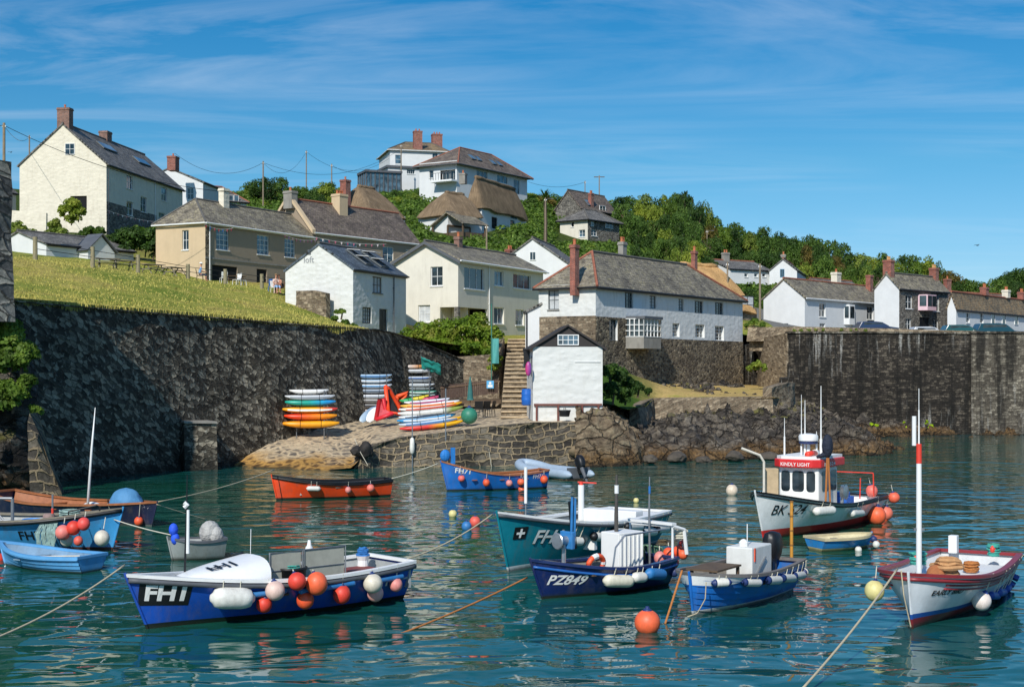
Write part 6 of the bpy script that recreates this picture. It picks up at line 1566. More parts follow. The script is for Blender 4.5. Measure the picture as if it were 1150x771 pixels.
t=empty('white_post',b.world((L*.26,-.9,1.1)),0); tag(t,'white tube post with red top standing in the teal boat','post'); mb=MB(); mb.tube([(0,0,-.3),(0,0,zat(540,43)-1.1)],[.09,.09],12); mb.build('tube',M['framew'],t,uv=False); mb=MB(); z_=zat(540,43)-1.1; mb.tube([(0,0,z_),(0,0,z_+.1)],[.06,.05],10); mb.tube([(-.1,0,z_+.08),(.45,0,z_+.05)],.025,6); mb.build('lamp',RED,t,uv=False)
for k,px in enumerate((643,670,692,708)): hang_fender(b,px-9,px+8,607-5*k if k<3 else 590,5.2,['first','second','third','fourth'][k]+' white tube fender from the bow of the teal boat',WHT,cap=M['blk'])
for k,(px,py) in enumerate(((724,597),(742,594))): hang_fender(b,px-9,px+8,py,4.6,['fifth','sixth'][k]+' white tube fender near the stern of the teal boat',WHT,cap=M['blk'])
# ---------------------------------------------------------------- PZ849
H3=band_mat('navy_hull','17275c',[(.06,'0e1222')],.28,.1)
b=Boat('fishing_boat','small navy blue boat marked PZ849 with two masts and buoys heaped at its stern',xy(605,673),xy(736,654),1.95,.68,.62,.92,H3,tran=.75,inner=M['woodin'],cap='navyp',capw=.12,rub=('brightblue',.16,.03),rake=.45,floor=.12,full=2.0); PZ=b; L=b.L
hull_text(b,'PZ849',L-.16,.34,.31,Wp,xscale=1.0,offset=.025,shear=.22,off=.012,slope=-.03)
mb=MB(); mb.grid([[b.pt(t,1,1)+Vector((0,-.1,.02)),b.pt(t,1,-1)+Vector((0,.1,.02))] for t in [.8+.018*i for i in range(11)]]); b.add('foredeck',mb,'woodin')
mb=MB(); mb.bx(L*.5,L*.53,-.8,.8,.42,.46); mb.bx(L*.7,L*.73,-.7,.7,.5,.54); b.add('thwart',mb,'wood')
t=empty('engine_box',b.world((L*.30,0,.2)),b.a); tag(t,'white ribbed wheel box standing in the PZ849 boat','box'); mb=MB(); mb.bx(-.42,.42,-.3,.3,0,1.15)
for k in range(6): mb.bx(-.38+k*.145,-.33+k*.145,.3,.34,.05,1.1)
mb.build('casing',M['wht'],t,uv=False,bevel=.02)
for (px,yt,yb,D,lab,rr) in ((693,533,648,33.9,'tall dark wooden mast amidships in the PZ849 boat',.055),(730,535,640,34.5,'slender grey mast with blue band near the stern of the PZ849 boat',.03)):
    p=pt(px,yb,D); t=empty('mast',p); tag(t,lab,'mast'); hgt=zat(yt,D)-p.z; mb=MB(); mb.tube([(0,0,-.3),(-.02,0,hgt*.6),(-.01,0,hgt)],[rr,rr*.9,rr*.5],10); mb.build('pole',pm('4a4641',.6,.3,8,.2) if rr>.04 else STEEL,t,uv=False)
    mb=MB(); mb.tube([(-.01,0,hgt*.82),(-.01,0,hgt*.9)],rr*.95,8); mb.build('band',ROPEB if rr<.04 else M['wht'],t,uv=False)
t=empty('net_hauler',b.world((L*.86,.25,.9)),b.a); tag(t,'net hauler with steel drum and blue strap on the bow of PZ849','winch'); mb=MB(); mb.tube([(0,0,-.1),(0,0,.42)],.05,8); mb.lathe([(.17,-.22),(.19,-.2),(.1,-.08),(.1,.08),(.19,.2),(.17,.22)],(0,0,.42),16,Matrix.Rotation(PI/2,3,'Y')); mb.build('drum',ALU,t,smooth=True,uv=False,angle=40)
mb=MB(); mb.box((-.28,0,.75),(.12,.06,1.1),M=Matrix.Rotation(R(6),3,'Y')); mb.build('arm',M['blk'],t); mb=MB(); mb.tube([(-.3,.04,.3),(-.32,.05,1.35),(-.22,.05,1.4),(-.2,.04,.3)],.03,6); mb.build('strap',BLUEB,t,uv=False); mb=MB(); mb.box((-.12,0,.42),(.1,.4,.4)); mb.build('plate',BLUEB,t,bevel=.02)
t=empty('gantry',b.world((.15,0,.65)),b.a); tag(t,'white tubular gantry over the stern of PZ849','frame'); mb=MB(); mb.tube([(0,-.7,0),(0,-.7,.75),(0,.7,.8),(0,.7,0)],.035,8); mb.tube([(0,.7,.8),(-.35,.75,.7),(-.45,.75,.1)],.05,8); mb.box((0,0,.85),(.16,1.5,.06)); mb.build('tube',M['framew'],t,uv=False)
mb=MB(); rope_heap(mb,(-.4,.6,.45),.2,.02,9,4); mb.build('rope',ROPEG,t,uv=False)
t=empty('rail',b.world((L*.44,.4,.62)),b.a); tag(t,'bent grey tube rail running along the middle of PZ849','rail'); mb=MB(); mb.tube([(.6,.4,0),(.5,.4,.5),(.2,.4,.75),(-1.3,.3,.78)],.022,6); mb.build('tube',ALU,t,uv=False)
t=empty('lifebuoy',b.world((L*.62,.35,.7)),b.a); tag(t,'orange and white lifebuoy leaning inside the PZ849 boat','lifebuoy'); mb=MB(); P=[Vector((.24*math.cos(a),.05*math.sin(a),.2*math.sin(a))) for a in [2*PI*k/20 for k in range(21)]]; mb.tube(P,.065,8); mb.build('ring',ORG,t,smooth=True,uv=False); mb=MB(); mb.tube(P[3:6],.07,8); mb.tube(P[9:11],.07,8); mb.build('band',M['framew'],t,uv=False)
t=empty('green_rope_bundle',pt(724,617,34.9)); tag(t,'bundle of green and white net rope above the orange buoys of PZ849','ropes'); mb=MB()
for k in range(34): a=random.uniform(-.45,.45); mb.tube([(a*.2,0,.12),(a,random.uniform(-.1,.1),.1-abs(a)*.1),(a*1.3,random.uniform(-.1,.1),-.25)],.014,4)
mb.build('rope',pm('5e7d62',.9,.4,6,.3),t,uv=False)
for px,py,rp,lab,m in ((742,626,6.8,'pink buoy at the left of the PZ849 stern cluster',PINK2),(741.5,620,.01,'',None),(752,621,6.6,'orange buoy next to the pink one at the stern of PZ849',ORG),(763,619,6.4,'bright orange buoy in the middle of the PZ849 cluster',ORG),(756,631,7.6,'large red buoy lowest in the PZ849 stern cluster',RED),(768,622,6,'orange buoy at the right of the PZ849 cluster',ORG2),(768,612,6,'red-orange buoy at the top of the PZ849 cluster',RED),(748,641,6.5,'navy blue buoy under the pink one at the PZ849 stern',NAVY),(758,642,5,'small navy buoy beneath the large red one of PZ849',NAVY)):
    if m is None: continue
    D=35.0+ (py-612)*-.025; p=pt(px-1,py,D); ball(lab,p,rp*D/F,m,hang=p+Vector((0,.1,rp*D/F*1.9)))
for k,(a_,c_,py,rp,m,lab) in enumerate(((673,706,651,7.2,buoy_mat('ddd8c2'),'largest cream tube fender on the side of PZ849'),(706,721,647,6,WHT,'white tube fender in the middle of the PZ849 side'),(722,741,643.5,6.5,BLUEB,'blue tube fender nearest the stern of PZ849'))): hang_fender(b,a_,c_,py,rp,lab,m)
# ---------------------------------------------------------------- clinker boat
H4=band_mat('bright_blue_clinker_hull','1f6cbe',[(.10,'d5d9d6')],.3,.1)
b=Boat('clinker_boat','bright blue clinker dinghy with white foredeck strake and black outboard engine',xy(777,691),xy(870,661),1.85,.74,.72,.90,H4,tran=.82,inner=M['woodin'],cap='greyfoam',capw=.08,clink=8,rake=.22,floor=.15,full=3.2,maxt=.55); CL=b; L=b.L
mb=MB(); G=[]
for i in range(16):
    t=.78+.218*i/15; zt=b.sheer(t); row=[]
    for k in range(5): z=zt-.04-(.20*min(1,(t-.72)/.15))*(1-k/4); p=b.pt(t,b.s_at(t,z),1); row.append(p+Vector((0,.03,0)))
    G.append(row)
mb.grid(G)
G=[]
for i in range(16):
    t=.78+.218*i/15; zt=b.sheer(t); row=[]
    for k in range(5): z=zt-.04-(.20*min(1,(t-.72)/.15))*(1-k/4); p=b.pt(t,b.s_at(t,z),-1); row.append(p+Vector((0,-.03,0)))
    G.append(row)
mb.grid(G[::-1]); b.add('bow_strake',mb,'wht',smooth=True)
mb=MB(); mb.bx(L*.56,L*.60,-.85,.85,.5,.54); mb.bx(L*.72,L*.75,-.7,.7,.55,.59); b.add('thwart',mb,'wood')
mb=MB(); mb.bx(L*.58,L*.86,-.45,.3,.86,.9); 
for x_,y_ in ((L*.6,.25),(L*.84,.2),(L*.6,-.4),(L*.84,-.35)): mb.bx(x_-.03,x_+.03,y_-.03,y_+.03,.2,.86)
b.add('cuddy_frame',mb,'wood')
t=empty('console',b.world((L*.36,.05,.2)),b.a); tag(t,'white steering console box with diagonal rail in the blue clinker boat','console'); mb=MB(); mb.bx(-.55,.55,-.32,.32,0,1.02); mb.build('casing',pm('d8d8d2',.5,.06,4,.05,dirt=.2),t,uv=False,bevel=.03); mb=MB(); mb.tube([(.35,.34,.4),(-.15,.34,.75)],.025,6); mb.build('rail',STEEL,t,uv=False); mb=MB(); mb.bx(.38,.44,.32,.335,.7,1.0); mb.build('strip',ORG,t,uv=False); mb=MB(); mb.lathe([(.1,1.02),(.11,1.1),(.06,1.16),(.02,1.18)],(.3,0,0),10); mb.tube([(.1,0,1.0),(.1,0,1.5)],.012,5); mb.build('compass',M['framew'],t,uv=False)
outboard(b,.15,.0,.74,'blk',.95,0,label='black outboard engine on the stern of the blue clinker boat')
t=empty('bamboo_mast',pt(889,660,33.9)); tag(t,'yellow bamboo pole standing in the stern of the blue clinker boat','pole'); z_=zat(563,33.9)-t.location.z; mb=MB(); P=[(0,0,-.3)]+[(0,0,z_*k/6) for k in range(7)]; mb.tube(P,.04,8); mb.build('pole',pm('c48a34',.5,.2,6,.1),t,uv=False); mb=MB()
for k in range(7): mb.tube([(0,0,z_*k/6-.02),(0,0,z_*k/6+.02)],.047,8)
mb.build('node',pm('8a5f28',.6,.2,6,.1),t,uv=False)
rn=['first','second','third','fourth','fifth','sixth']
for k,(a_,c_,py,rp) in enumerate(((797,816,653.5,4.6),(831,850,653.5,4.6),(857,872,651,4.9),(874,888,648.5,4.7),(887,899,645.5,4.6),(898,908,642,4.6))): hang_fender(b,a_,c_,py,rp,rn[k]+' blue-capped white fender from the bow along the blue clinker boat',WHT,cap=NAVY)
# ---------------------------------------------------------------- Early Bird
H5=band_mat('white_hull_blue_and_red_boot','d9dcdd',[(.2,'7c2428'),(.3,'24519c')],.3,-.15)
b=Boat('fishing_boat','white open boat with maroon rail, blue stripe and tall white mast, lower right',xy(1023,706.5),xy(1099,660),2.3,.86,.84,1.13,H5,tran=.85,inner=M['wht'],cap='redp',capw=.12,rub=('redp',.10,.04),rake=.35,floor=.3,full=3.4,maxt=.55); EB=b; L=b.L
hull_text(b,'EARLY BIRD',L-.35,.66,.15,M['blk'],xscale=1.05,offset=.02,off=.012,slope=-.03)
mb=MB(); 
for dz in (.19,.27):
    for sd in (1,-1): mb.tube([b.pt(t,b.s_at(t,b.sheer(t)-dz),sd)+Vector((0,sd*.012,0)) for t in [i/40*.9 for i in range(41)]],.022,6)
b.add('rail_strake',mb,'redp',smooth=True)
mb=MB(); mb.bx(L*.10,L*.45,-.8,.8,.62,.66); mb.bx(L*.43,L*.45,-.82,.82,.3,.63); b.add('thwart',mb,'wht')
t=empty('mast',pt(1032,640,29.5)); tag(t,'tall white mast with red upper band on the maroon-railed boat','mast'); D=29.5; zt=lambda y: zat(y,D)-t.location.z; mb=MB(); mb.tube([(0,0,-.4),(0,0,zt(520))],[.062,.055],12); mb.tube([(0,0,zt(500)),(0,0,zt(460))],[.02,.015],8); mb.build('pole',M['framew'],t,smooth=True,uv=False,angle=40); mb=MB(); mb.tube([(0,0,zt(520)),(0,0,zt(498))],[.058,.055],12); mb.build('band',RED,t,uv=False); mb=MB(); mb.tube([(-.1,0,zt(500)),(-.1,0,zt(467))],.045,10); mb.build('light',M['framew'],t,uv=False); mb=MB(); mb.tube([(0,0,zt(460)),(0,0,zt(436))],.008,5); mb.build('aerial',M['framew'],t,uv=False); mb=MB(); mb.box((0,0,zt(594)),(.22,.05,.05)); mb.build('cleat',STEEL,t)
t=empty('rope_heap',b.world((L*.63,.1,.75)),b.a); tag(t,'coil of tan rope and canvas in the forward part of the maroon-railed boat','ropes'); mb=MB(); rope_heap(mb,(0,.1,.1),.38,.05,5,1); mb.build('rope',pm('b88a5c',.9,.2,8,.3),t,uv=False); mb=MB(); mb.ball((.2,-.1,.12),.26,12,8,(1.1,.8,.7)); mb.build('canvas',pm('a8683e',.9,.3,6,.6,12,bd=.04),t,smooth=True,uv=False)
for k,(x_,y_) in enumerate(((L*.5,-.65),(L*.12,.5))):
    t=empty('rope_coil',b.world((x_,y_,.9)),b.a); tag(t,['turquoise rope coil on the far rail of the maroon-railed boat','turquoise rope and red cloth on the stern quarter of the maroon-railed boat'][k],'ropes'); mb=MB(); rope_heap(mb,(0,0,0),.2,.025,8,k+6); mb.build('rope',ROPET,t,uv=False); mb=MB(); mb.ball((.1,.0,.15),.1,10,6,(1,.7,1)); mb.build('cloth',RED,t,smooth=True,uv=False)
t=empty('white_box',b.world((L*.06,-.5,.85)),b.a); tag(t,'small white upright box on the far stern corner of the maroon-railed boat','box'); mb=MB(); mb.bx(-.12,.12,-.1,.1,0,.42); mb.build('body',M['framew'],t,uv=False,bevel=.02)
hang_ball(b,1092,674,10.5,'white round fender with blue top on the side of the maroon-railed boat',buoy_mat('e9dcd2'),neck=buoy_mat('2b4fa0'))
p=pt(982,663,29.2); ball('pale yellow round fender hanging off the bow of the maroon-railed boat',p,.205,YEL,hang=p+Vector((.06,.05,.5)))
for k in range(5):
    px=1112+k*8.5; py=668-k*3.4; hang_fender(b,px-4,px+4,py,4.6,rn[k]+' small blue fender along the stern quarter of the maroon-railed boat',buoy_mat('2750a8'))
# ---------------------------------------------------------------- BK 524
H6=band_mat('white_hull_red_boot','eeeeea',[(.30,'d2302c')],.3,-.15)
b=Boat('trawler','white fishing boat marked BK 524 with red-roofed wheelhouse and orange buoys',xy(854,607),xy(961,582),2.7,.86,.86,1.52,H6,tran=.85,inner=M['wht'],cap='blk',capw=.07,rub=('blk',.09,.03),rake=.7,floor=.35,full=2.5,maxt=.5); BK=b; L=b.L
hull_text(b,'BK 524',L-.3,.78,.44,M['blk'],xscale=.95,offset=.004,off=.015,shear=.1,slope=-.03)
hull_text(b,'BK 524',L-2.0,.84,.40,M['blk'],sd=-1,xscale=.9,offset=.004,off=.015)
mb=MB(); mb.grid([[b.pt(t,1,1)+Vector((0,-.1,.0)),b.pt(t,1,-1)+Vector((0,.1,.0))] for t in [.66+.032*i for i in range(11)]]); b.add('foredeck',mb,'wht')
# wheelhouse
wx1=bpl(b,900,45.6,560).x; wx0=wx1-1.55; wz0,wz1=.4,2.08; wy=.68
mb=MB(); prof=[(wx0,-wy),(wx1,-wy),(wx1+.05,-.62),(wx1+.05,.62),(wx1,wy),(wx0,wy)]; prism(mb,prof,wz0,wz1); wh=b.add('wheelhouse',mb,pm('e6e4dc',.4,.05,3,.02,dirt=.15),bevel=.04)
mb=MB()
def pane(a,bb,z0,z1,off=.012):
    a=Vector((*a,0));bb=Vector((*bb,0)); d=(bb-a).normalized(); n=Vector((d.y,-d.x,0)); 
    P=[]; w_=(bb-a).length; hh=z1-z0; r_=.1
    for cx_,cz_,a0 in ((w_-r_,r_,-90),(w_-r_,hh-r_,0),(r_,hh-r_,90),(r_,r_,180)):
        for k in range(4): an=R(a0+30*k); P.append(a+d*(cx_+r_*math.cos(an))+Vector((0,0,z0+cz_+r_*math.sin(an)))+n*off)
    mb.add(P,[tuple(range(len(P)))])
for a,c in (((wx0+.1,wy),(wx0+.58,wy)),((wx0+.72,wy),(wx1-.24,wy)),):
    pane(c,a,1.3,1.96)
for a,c in ((-.58,-.28),(-.2,.2),(.28,.58)): pane((wx1+.05,a),(wx1+.05,c),1.3,1.96)
mb.build('window_pane',M['glass'],wh,uv=False)
mb=MB(); prof2=[(wx0-.35,-wy-.12),(wx1+.1,-wy-.12),(wx1+.3,-.55),(wx1+.3,.55),(wx1+.1,wy+.12),(wx0-.35,wy+.12)]; prism(mb,prof2,wz1,wz1+.26,); b.add('wheelhouse_roof',mb,pm('cf2b2b',.4,.1,3,.02,dirt=.1),bevel=.03)
mb=MB(); prism(mb,[(lerp(x,(wx0+wx1)/2,.06),y*.92) for x,y in prof2],wz1+.262,wz1+.36); b.add('roof_top',mb,'wht')
Mt=Matrix.Translation((wx1+.29,.50,wz1+.06)); 
# lettering on the roof edge, port side and front
def roof_text(txt,p0,p1,size):
    v,f=text_geo(txt,size,.004); W_=max(q[0] for q in v); a=Vector((*p0,0)); c=Vector((*p1,0)); d=(c-a); n=Vector((-d.y,d.x,0)).normalized(); 
    if n.dot(a-Vector(((wx0+wx1)/2,0,0)))<0: n=-n
    mb=MB(); mb.add([a+d*(x/W_)+n*.012+Vector((0,0,wz1+.05+y)) for x,y,_ in v],f); b.add('lettering',mb,Wp)
roof_text('KINDLY LIGHT',(wx1+.3,-.5),(wx1+.3,.5),.16); roof_text('BK 524',(wx1-.1,wy+.12),(wx0+.5,wy+.12),.15)
t=empty('roof_gear',b.world(((wx0+wx1)/2,0,wz1+.36)),b.a); tag(t,'white radar dome on the wheelhouse roof','radar'); mb=MB(); mb.tube([(0,0,0),(0,0,.42)],.06,8); mb.build('stand',M['framew'],t,uv=False); mb=MB(); mb.lathe([(.26,.42),(.31,.46),(.32,.6),(.28,.66),(.1,.69),(.01,.69)],(0,0,0),20); mb.build('dome',M['framew'],t,smooth=True,uv=False,angle=40); mb=MB(); mb.lathe([(.3,.36),(.31,.42),(.01,.42)],(0,0,0),20); mb.build('base',NAVY,t,uv=False)
t=empty('inflatable_raft',b.world(((wx0+wx1)/2+.55,.25,wz1+.42)),b.a); tag(t,'red and white rolled lifejackets on the wheelhouse roof','roll'); mb=MB(); mb.tube([(-.5,0,0),(.35,.1,0)],[.1,.1],8); mb.build('roll',RED,t,smooth=True,uv=False); mb=MB(); mb.tube([(-.9,-.1,0),(-.45,0,.02)],[.1,.1],8); mb.build('canvas',M['framew'],t,smooth=True,uv=False)
D=b.world(((wx0+wx1)/2,0,0)).y
for k,(px,yt,yb,rr,lab) in enumerate(((900,443,512,.02,'leftmost'),(904,449,505,.025,'second'),(917,484,505,.02,'short middle'),(922,433,505,.028,'tallest right-hand'),(881,469,502,.018,'outer left'))):
    p=pt(px,yb,D); t=empty('whip_aerial',p); tag(t,lab+' white whip aerial on the BK 524 wheelhouse','aerial'); mb=MB(); mb.tube([(0,0,-.3),(0,0,.35)],rr*1.6,8); mb.tube([(0,0,.3),(0,0,zat(yt,D)-p.z)],[rr,rr*.4],6); mb.build('rod',M['framew'],t,uv=False)
p=pt(931,566,D-1.1); t=empty('derrick',p); tag(t,'wooden derrick post with black bundle on top beside the BK 524 wheelhouse','post'); mb=MB(); mb.tube([(-.12,0,-.3),(-.05,0,1.6)],.035,8); mb.tube([(.05,0,-.3),(-.02,0,1.6)],.03,8); mb.build('spar',pm('a5672f',.6,.2,5,.1),t,uv=False); mb=MB(); mb.ball((-.05,0,1.85),.2,10,8,(.9,.8,1.9)); mb.tube([(-.1,0,1.6),(-.4,0,1.5)],[.1,.04],6); mb.build('bundle',pm('1b2333',.8,.4,6,.8,10,bd=.06),t,smooth=True,uv=False)
p=pt(858,556,44.0); t=empty('bow_davit',p); tag(t,'bent white pipe davit rising from the bow of BK 524','davit'); mb=MB(); mb.tube([(0,0,-.5),(0,0,zat(515,44)-p.z-.1),(-.12,0,zat(511,44)-p.z),(-.7,0,zat(503,44)-p.z)],.04,8); mb.build('pipe',pm('c9c2b2',.6,.2,5,.1),t,uv=False)
p=pt(866,545,44.6); t=empty('hatch_box',p); tag(t,'beige wooden box on the foredeck of BK 524','box'); mb=MB(); mb.bx(-.2,.2,-.2,.2,-.35,.55); mb.build('body',pm('b09a78',.8,.2,5,.3),t,bevel=.02)
t=empty('hauler',b.world((wx0-.1,wy+.1,1.0)),b.a); tag(t,'round steel pot hauler beside the BK 524 wheelhouse','winch'); mb=MB(); mb.lathe([(.2,-.08),(.25,-.06),(.12,0),(.25,.06),(.2,.08)],(0,.1,.2),18,Matrix.Rotation(PI/2,3,'X')); mb.tube([(0,0,-.3),(0,.05,.2)],.06,8); mb.build('drum',ALU,t,smooth=True,uv=False,angle=40)
t=empty('blue_crate',b.world((L*.26,.35,.75)),b.a); tag(t,'blue plastic fish box on the aft deck of BK 524','crate'); mb=MB(); mb.bx(-.35,.35,-.25,.25,-.3,.2); mb.bx(-.1,.3,-.2,.2,.2,.35); mb.build('body',pm('2c62b4',.5,.1,5,.1),t,bevel=.02)
t=empty('gallows',b.world((.4,0,.85)),b.a); tag(t,'red tubular stern frame on BK 524','frame'); mb=MB()
for y_ in (-.8,.8):
    mb.tube([(0,y_,0),(.05,y_,.8)],.022,6); mb.tube([(1.2,y_*.95,0),(1.15,y_*.95,.7)],.022,6)
mb.tube([(.05,-.8,.8),(.05,.8,.8)],.022,6); mb.build('tube',RED,t,uv=False)
mb=MB(); mb.bx(.1,L*.42,-1.0,-.95,.5,1.15); mb.tube([(.2,-1.1,1.2),(L*.42,-1.1,1.3)],.03,6); b.add('bulwark',mb,'greyin')
hang_fender(b,909,932,573,5.4,'white sausage fender below the BK 524 wheelhouse',WHT); hang_fender(b,952,965,576,4.2,'small white fender aft on the side of BK 524',WHT)
for px,py,rp,lab,m,off in ((975,578.5,10.4,'largest orange buoy on the side of BK 524',ORG2,0),(986,582,8,'orange buoy half hidden between the two largest on BK 524',ORG,.3),(996.5,582,8.2,'pinkish orange buoy nearest the stern of BK 524',buoy_mat('f07a60'),0)): hang_ball(b,px,py,rp,lab,m)
for px,py,rp,lab,m in ((979,551,6.6,'salmon buoy hung on the red stern frame of BK 524',buoy_mat('ef7465')),(1004,558.5,6.2,'bright orange-red buoy held out over the stern of BK 524',buoy_mat('f06a4a'))): 
    D=49.3; p=pt(px,py,D); ball(lab,p,rp*D/F,m,hang=p+Vector((-.1,0,.45)))
# tender beside it
H7=band_mat('sky_blue_tender','2b84c4',[(.09,'cfc48a')],.4,.15)
b=Boat('rowing_dinghy','small bright blue pram dinghy with cream rail and navy fenders beside the white trawler',(wat(978,616)+Vector((0,.3,0)))[:2],(wat(917,619)+Vector((0,.2,0)))[:2],1.15,.36,.36,.42,H7,tran=.9,inner=pm('c9bd96',.8,.2,4,.2,dirt=.3),cap=pm('b8ab86',.8,.2,4,.2),capw=.07,rake=.2,floor=.1,full=3.5,draft=.15); TN=b
mb=MB(); mb.bx(b.L*.45,b.L*.55,-.5,.5,.25,.28); b.add('thwart',mb,'woodin')
for k,(px,py) in enumerate(((911,612),(964,617),(984,611),(981,605))):
    p=pt(px,py,[41.7,40.9,41.3,42.2][k]); ball(['lone navy fender at the left end','navy and white fender at the near corner','navy and white fender at the right end','small navy fender at the far right corner'][k]+' of the small blue pram dinghy',p,.1,[NAVY,WHT,WHT,NAVY][k],neck=NAVY)
# ---------------------------------------------------------------- orange boat
H8=band_mat('orange_hull','ee4a18',[(.07,'15140f')],.35,.06)
b=Boat('open_boat','plain orange open rowing boat with black rail in front of the slipway',(wat(309,561))[:2],(wat(436,556))[:2],1.6,.70,.64,.98,H8,tran=.6,inner=M['blk'],cap='blk',capw=.08,rake=.25,floor=.15,full=2.4); OB=b
mb=MB()
for t_ in (.25,.5,.72): w_=b.hb(t_)-.08; mb.bx(b.L*t_-.1,b.L*t_+.1,-w_,w_,.45,.48)
b.add('thwart',mb,'woodin')
rb=MB()
for sd in (1,-1): rb.tube([b.pt(t,b.s_at(t,b.sheer(t)-.08),sd)+Vector((0,sd*.012,0)) for t in [i/30 for i in range(31)]],.045,6)
b.add('rubbing_strake',rb,'blk')
hang_fender(b,344,359,548,2.8,'small white cylinder fender near the bow of the orange boat',WHT); hang_ball(b,390,549.5,3.6,'pink buoy amidships on the orange boat',PINK2); hang_ball(b,415,547.5,4.2,'salmon pink buoy near the stern of the orange boat',buoy_mat('ee7a68'))
# ---------------------------------------------------------------- FH71 boat
H9=band_mat('azure_hull','1b6dc0',[(.05,'101c30')],.35,.06)
b=Boat('open_boat','azure blue open boat with varnished rail and high bow near the quay wall, lettered FH71',(wat(500,551))[:2],(wat(611,547))[:2],1.7,.80,.66,1.28,H9,tran=.6,inner=M['varnish'],cap='varnish',capw=.1,rake=.35,floor=.15,full=2.3); F71=b; L=b.L
hull_text(b,'FH71',L-.35,.80,.30,Wp,offset=.02,slope=-.10); hull_text(b,'FH71',.85,.46,.26,Wp,offset=.01,slope=.02)
mb=MB()
for t_ in (.25,.5,.75): w_=b.hb(t_)-.08; mb.bx(b.L*t_-.1,b.L*t_+.1,-w_,w_,.45,.48)
b.add('thwart',mb,'varnish')
t=empty('bow_tarpaulin',b.world((L-.1,0,1.3)),b.a); tag(t,'blue canvas bundle standing on the bow of the azure boat','canvas'); mb=MB(); mb.ball((.1,0,.22),.26,12,8,(.9,.6,1.0)); mb.box((-.25,0,.2),(.18,.1,.7)); mb.build('canvas',pm('2277c0',.7,.15,6,.6,10,bd=.04),t,smooth=False,uv=False)
for px,py,rp,lab,m in ((516.5,537,3.9,'salmon buoy beside the bow lettering of the azure boat',buoy_mat('ee6a60')),(544.5,541,4.0,'red-orange buoy on the forward half of the azure boat',ORG),(571,542,3.6,'pink buoy aft of the middle of the azure boat',PINK2),(583.5,541,4,'orange buoy just above another near the stern of the azure boat',ORG2),(584,549.5,4.2,'lower orange buoy touching the water below the azure boat rail',ORG2),(609,538,4.4,'bright orange buoy at the stern corner of the azure boat',ORG)): hang_ball(b,px,py,rp,lab,m)
# ---------------------------------------------------------------- grey RIB
bow=wat(588,531); st=wat(650,539); c=(bow+st)/2; ang=math.atan2(bow.y-st.y,bow.x-st.x); L_=(bow-st).length
t=empty('inflatable_dinghy',(st.x,st.y,0),ang); tag(t,'pale grey inflatable dinghy with black outboard tilted up beside the quay wall','inflatable')
mb=MB(); P=[]; W_=.62
for k in range(41):
    u=k/40
    if u<.36: q=Vector((-.35+(L_*.72+.35)*u/.36,-W_,.28))
    elif u<.64: a=(u-.36)/.28*PI; q=Vector((L_*.72+math.sin(a)*L_*.3,-W_*math.cos(a),.28+.22*math.sin(a)))
    else: q=Vector((L_*.72-(L_*.72+.35)*(u-.64)/.36,W_,.28))
    P.append(q)
rs=[.24]*41; rs[0]=rs[-1]=.05; rs[1]=rs[-2]=.18; rs[2]=rs[-3]=.23
mb.tube(P,rs,14); mb.build('tube',pm('9fb0bf',.5,.08,4,.05,dirt=.1),t,smooth=True,uv=False)
mb=MB(); mb.bx(0,L_*.9,-W_,W_,.08,.14); mb.build('floor',M['lead'],t,uv=False); mb=MB(); mb.bx(.0,.06,-W_,W_,.1,.6); mb.build('transom',M['lead'],t,uv=False)
class _B: pass
rb=_B(); rb.a=ang; rb.world=lambda v,M_=Matrix.Translation((st.x,st.y,0))@Matrix.Rotation(ang,4,'Z'): M_@Vector(v)
outboard(rb,-.25,0,.62,'blk',.9,R(35),label='black outboard motor tilted on the grey inflatable dinghy')
# ---------------------------------------------------------------- left group
H10=band_mat('navy_hull_far','1a2140',[(.05,'8c9a9a')],.4,.1)
b=Boat('open_boat','long navy open boat with wide varnished rail moored under the dark wall',(wat(172,591))[:2],(wat(2,580))[:2],2.2,.92,.66,.82,H10,tran=.6,inner=M['varnish'],cap='varnish',capw=.12,rake=.3,floor=.2,full=2.6); NV=b; L=b.L
mb=MB()
for t_ in (.3,.5,.7): w_=b.hb(t_)-.1; mb.bx(L*t_-.12,L*t_+.12,-w_,w_,.5,.54)
b.add('thwart',mb,'varnish')
t=empty('tarpaulin',b.world((L*.83,0,.75)),b.a); tag(t,'rounded blue tarpaulin bundle on the bow of the long navy boat','tarpaulin'); mb=MB(); G=[]
for i in range(13):
    z=i/12; row=[]
    for k in range(25): a=2*PI*k/24; rr=.55*math.sqrt(max(0.0,1-z*z))*(1+.1*noise.noise(Vector((math.cos(a)*2,math.sin(a)*2,z*3)))); row.append((rr*math.cos(a)*1.1,rr*math.sin(a)*.85,z*.6-.1))
    G.append(row)
mb.grid(G); mb.build('cloth',M['tarp'],t,smooth=True,uv=False)
p=pt(103,577,48.7); t=empty('engine_cover',p); tag(t,'white rounded engine cover in the middle of the long navy boat','cover'); mb=MB(); mb.ball((0,0,0),.48,14,10,(1,.8,.9)); mb.build('cover',M['wht'],t,smooth=True,uv=False)
p=pt(99,575,48.3); t=empty('mast',p); tag(t,'slanting white mast rising from the long navy boat','mast'); mb=MB(); mb.tube([(-.05,0,-.3),(.12,0,zat(505,47.6)-p.z),(.24,0,zat(458,47.6)-p.z)],[.05,.04,.012],8); mb.build('pole',M['framew'],t,uv=False,smooth=True)
for px,py,rp,lab in ((159.5,584.5,4.8,'orange-red buoy under the bow of the long navy boat'),(132,588,3.8,'orange buoy partly behind the pale blue fishing boat')): hang_ball(b,px,py,rp,lab,ORG,sd=-1)
H11=band_mat('sky_blue_hull','3b92c8',[(.1,'5a2320')],.35,.12)
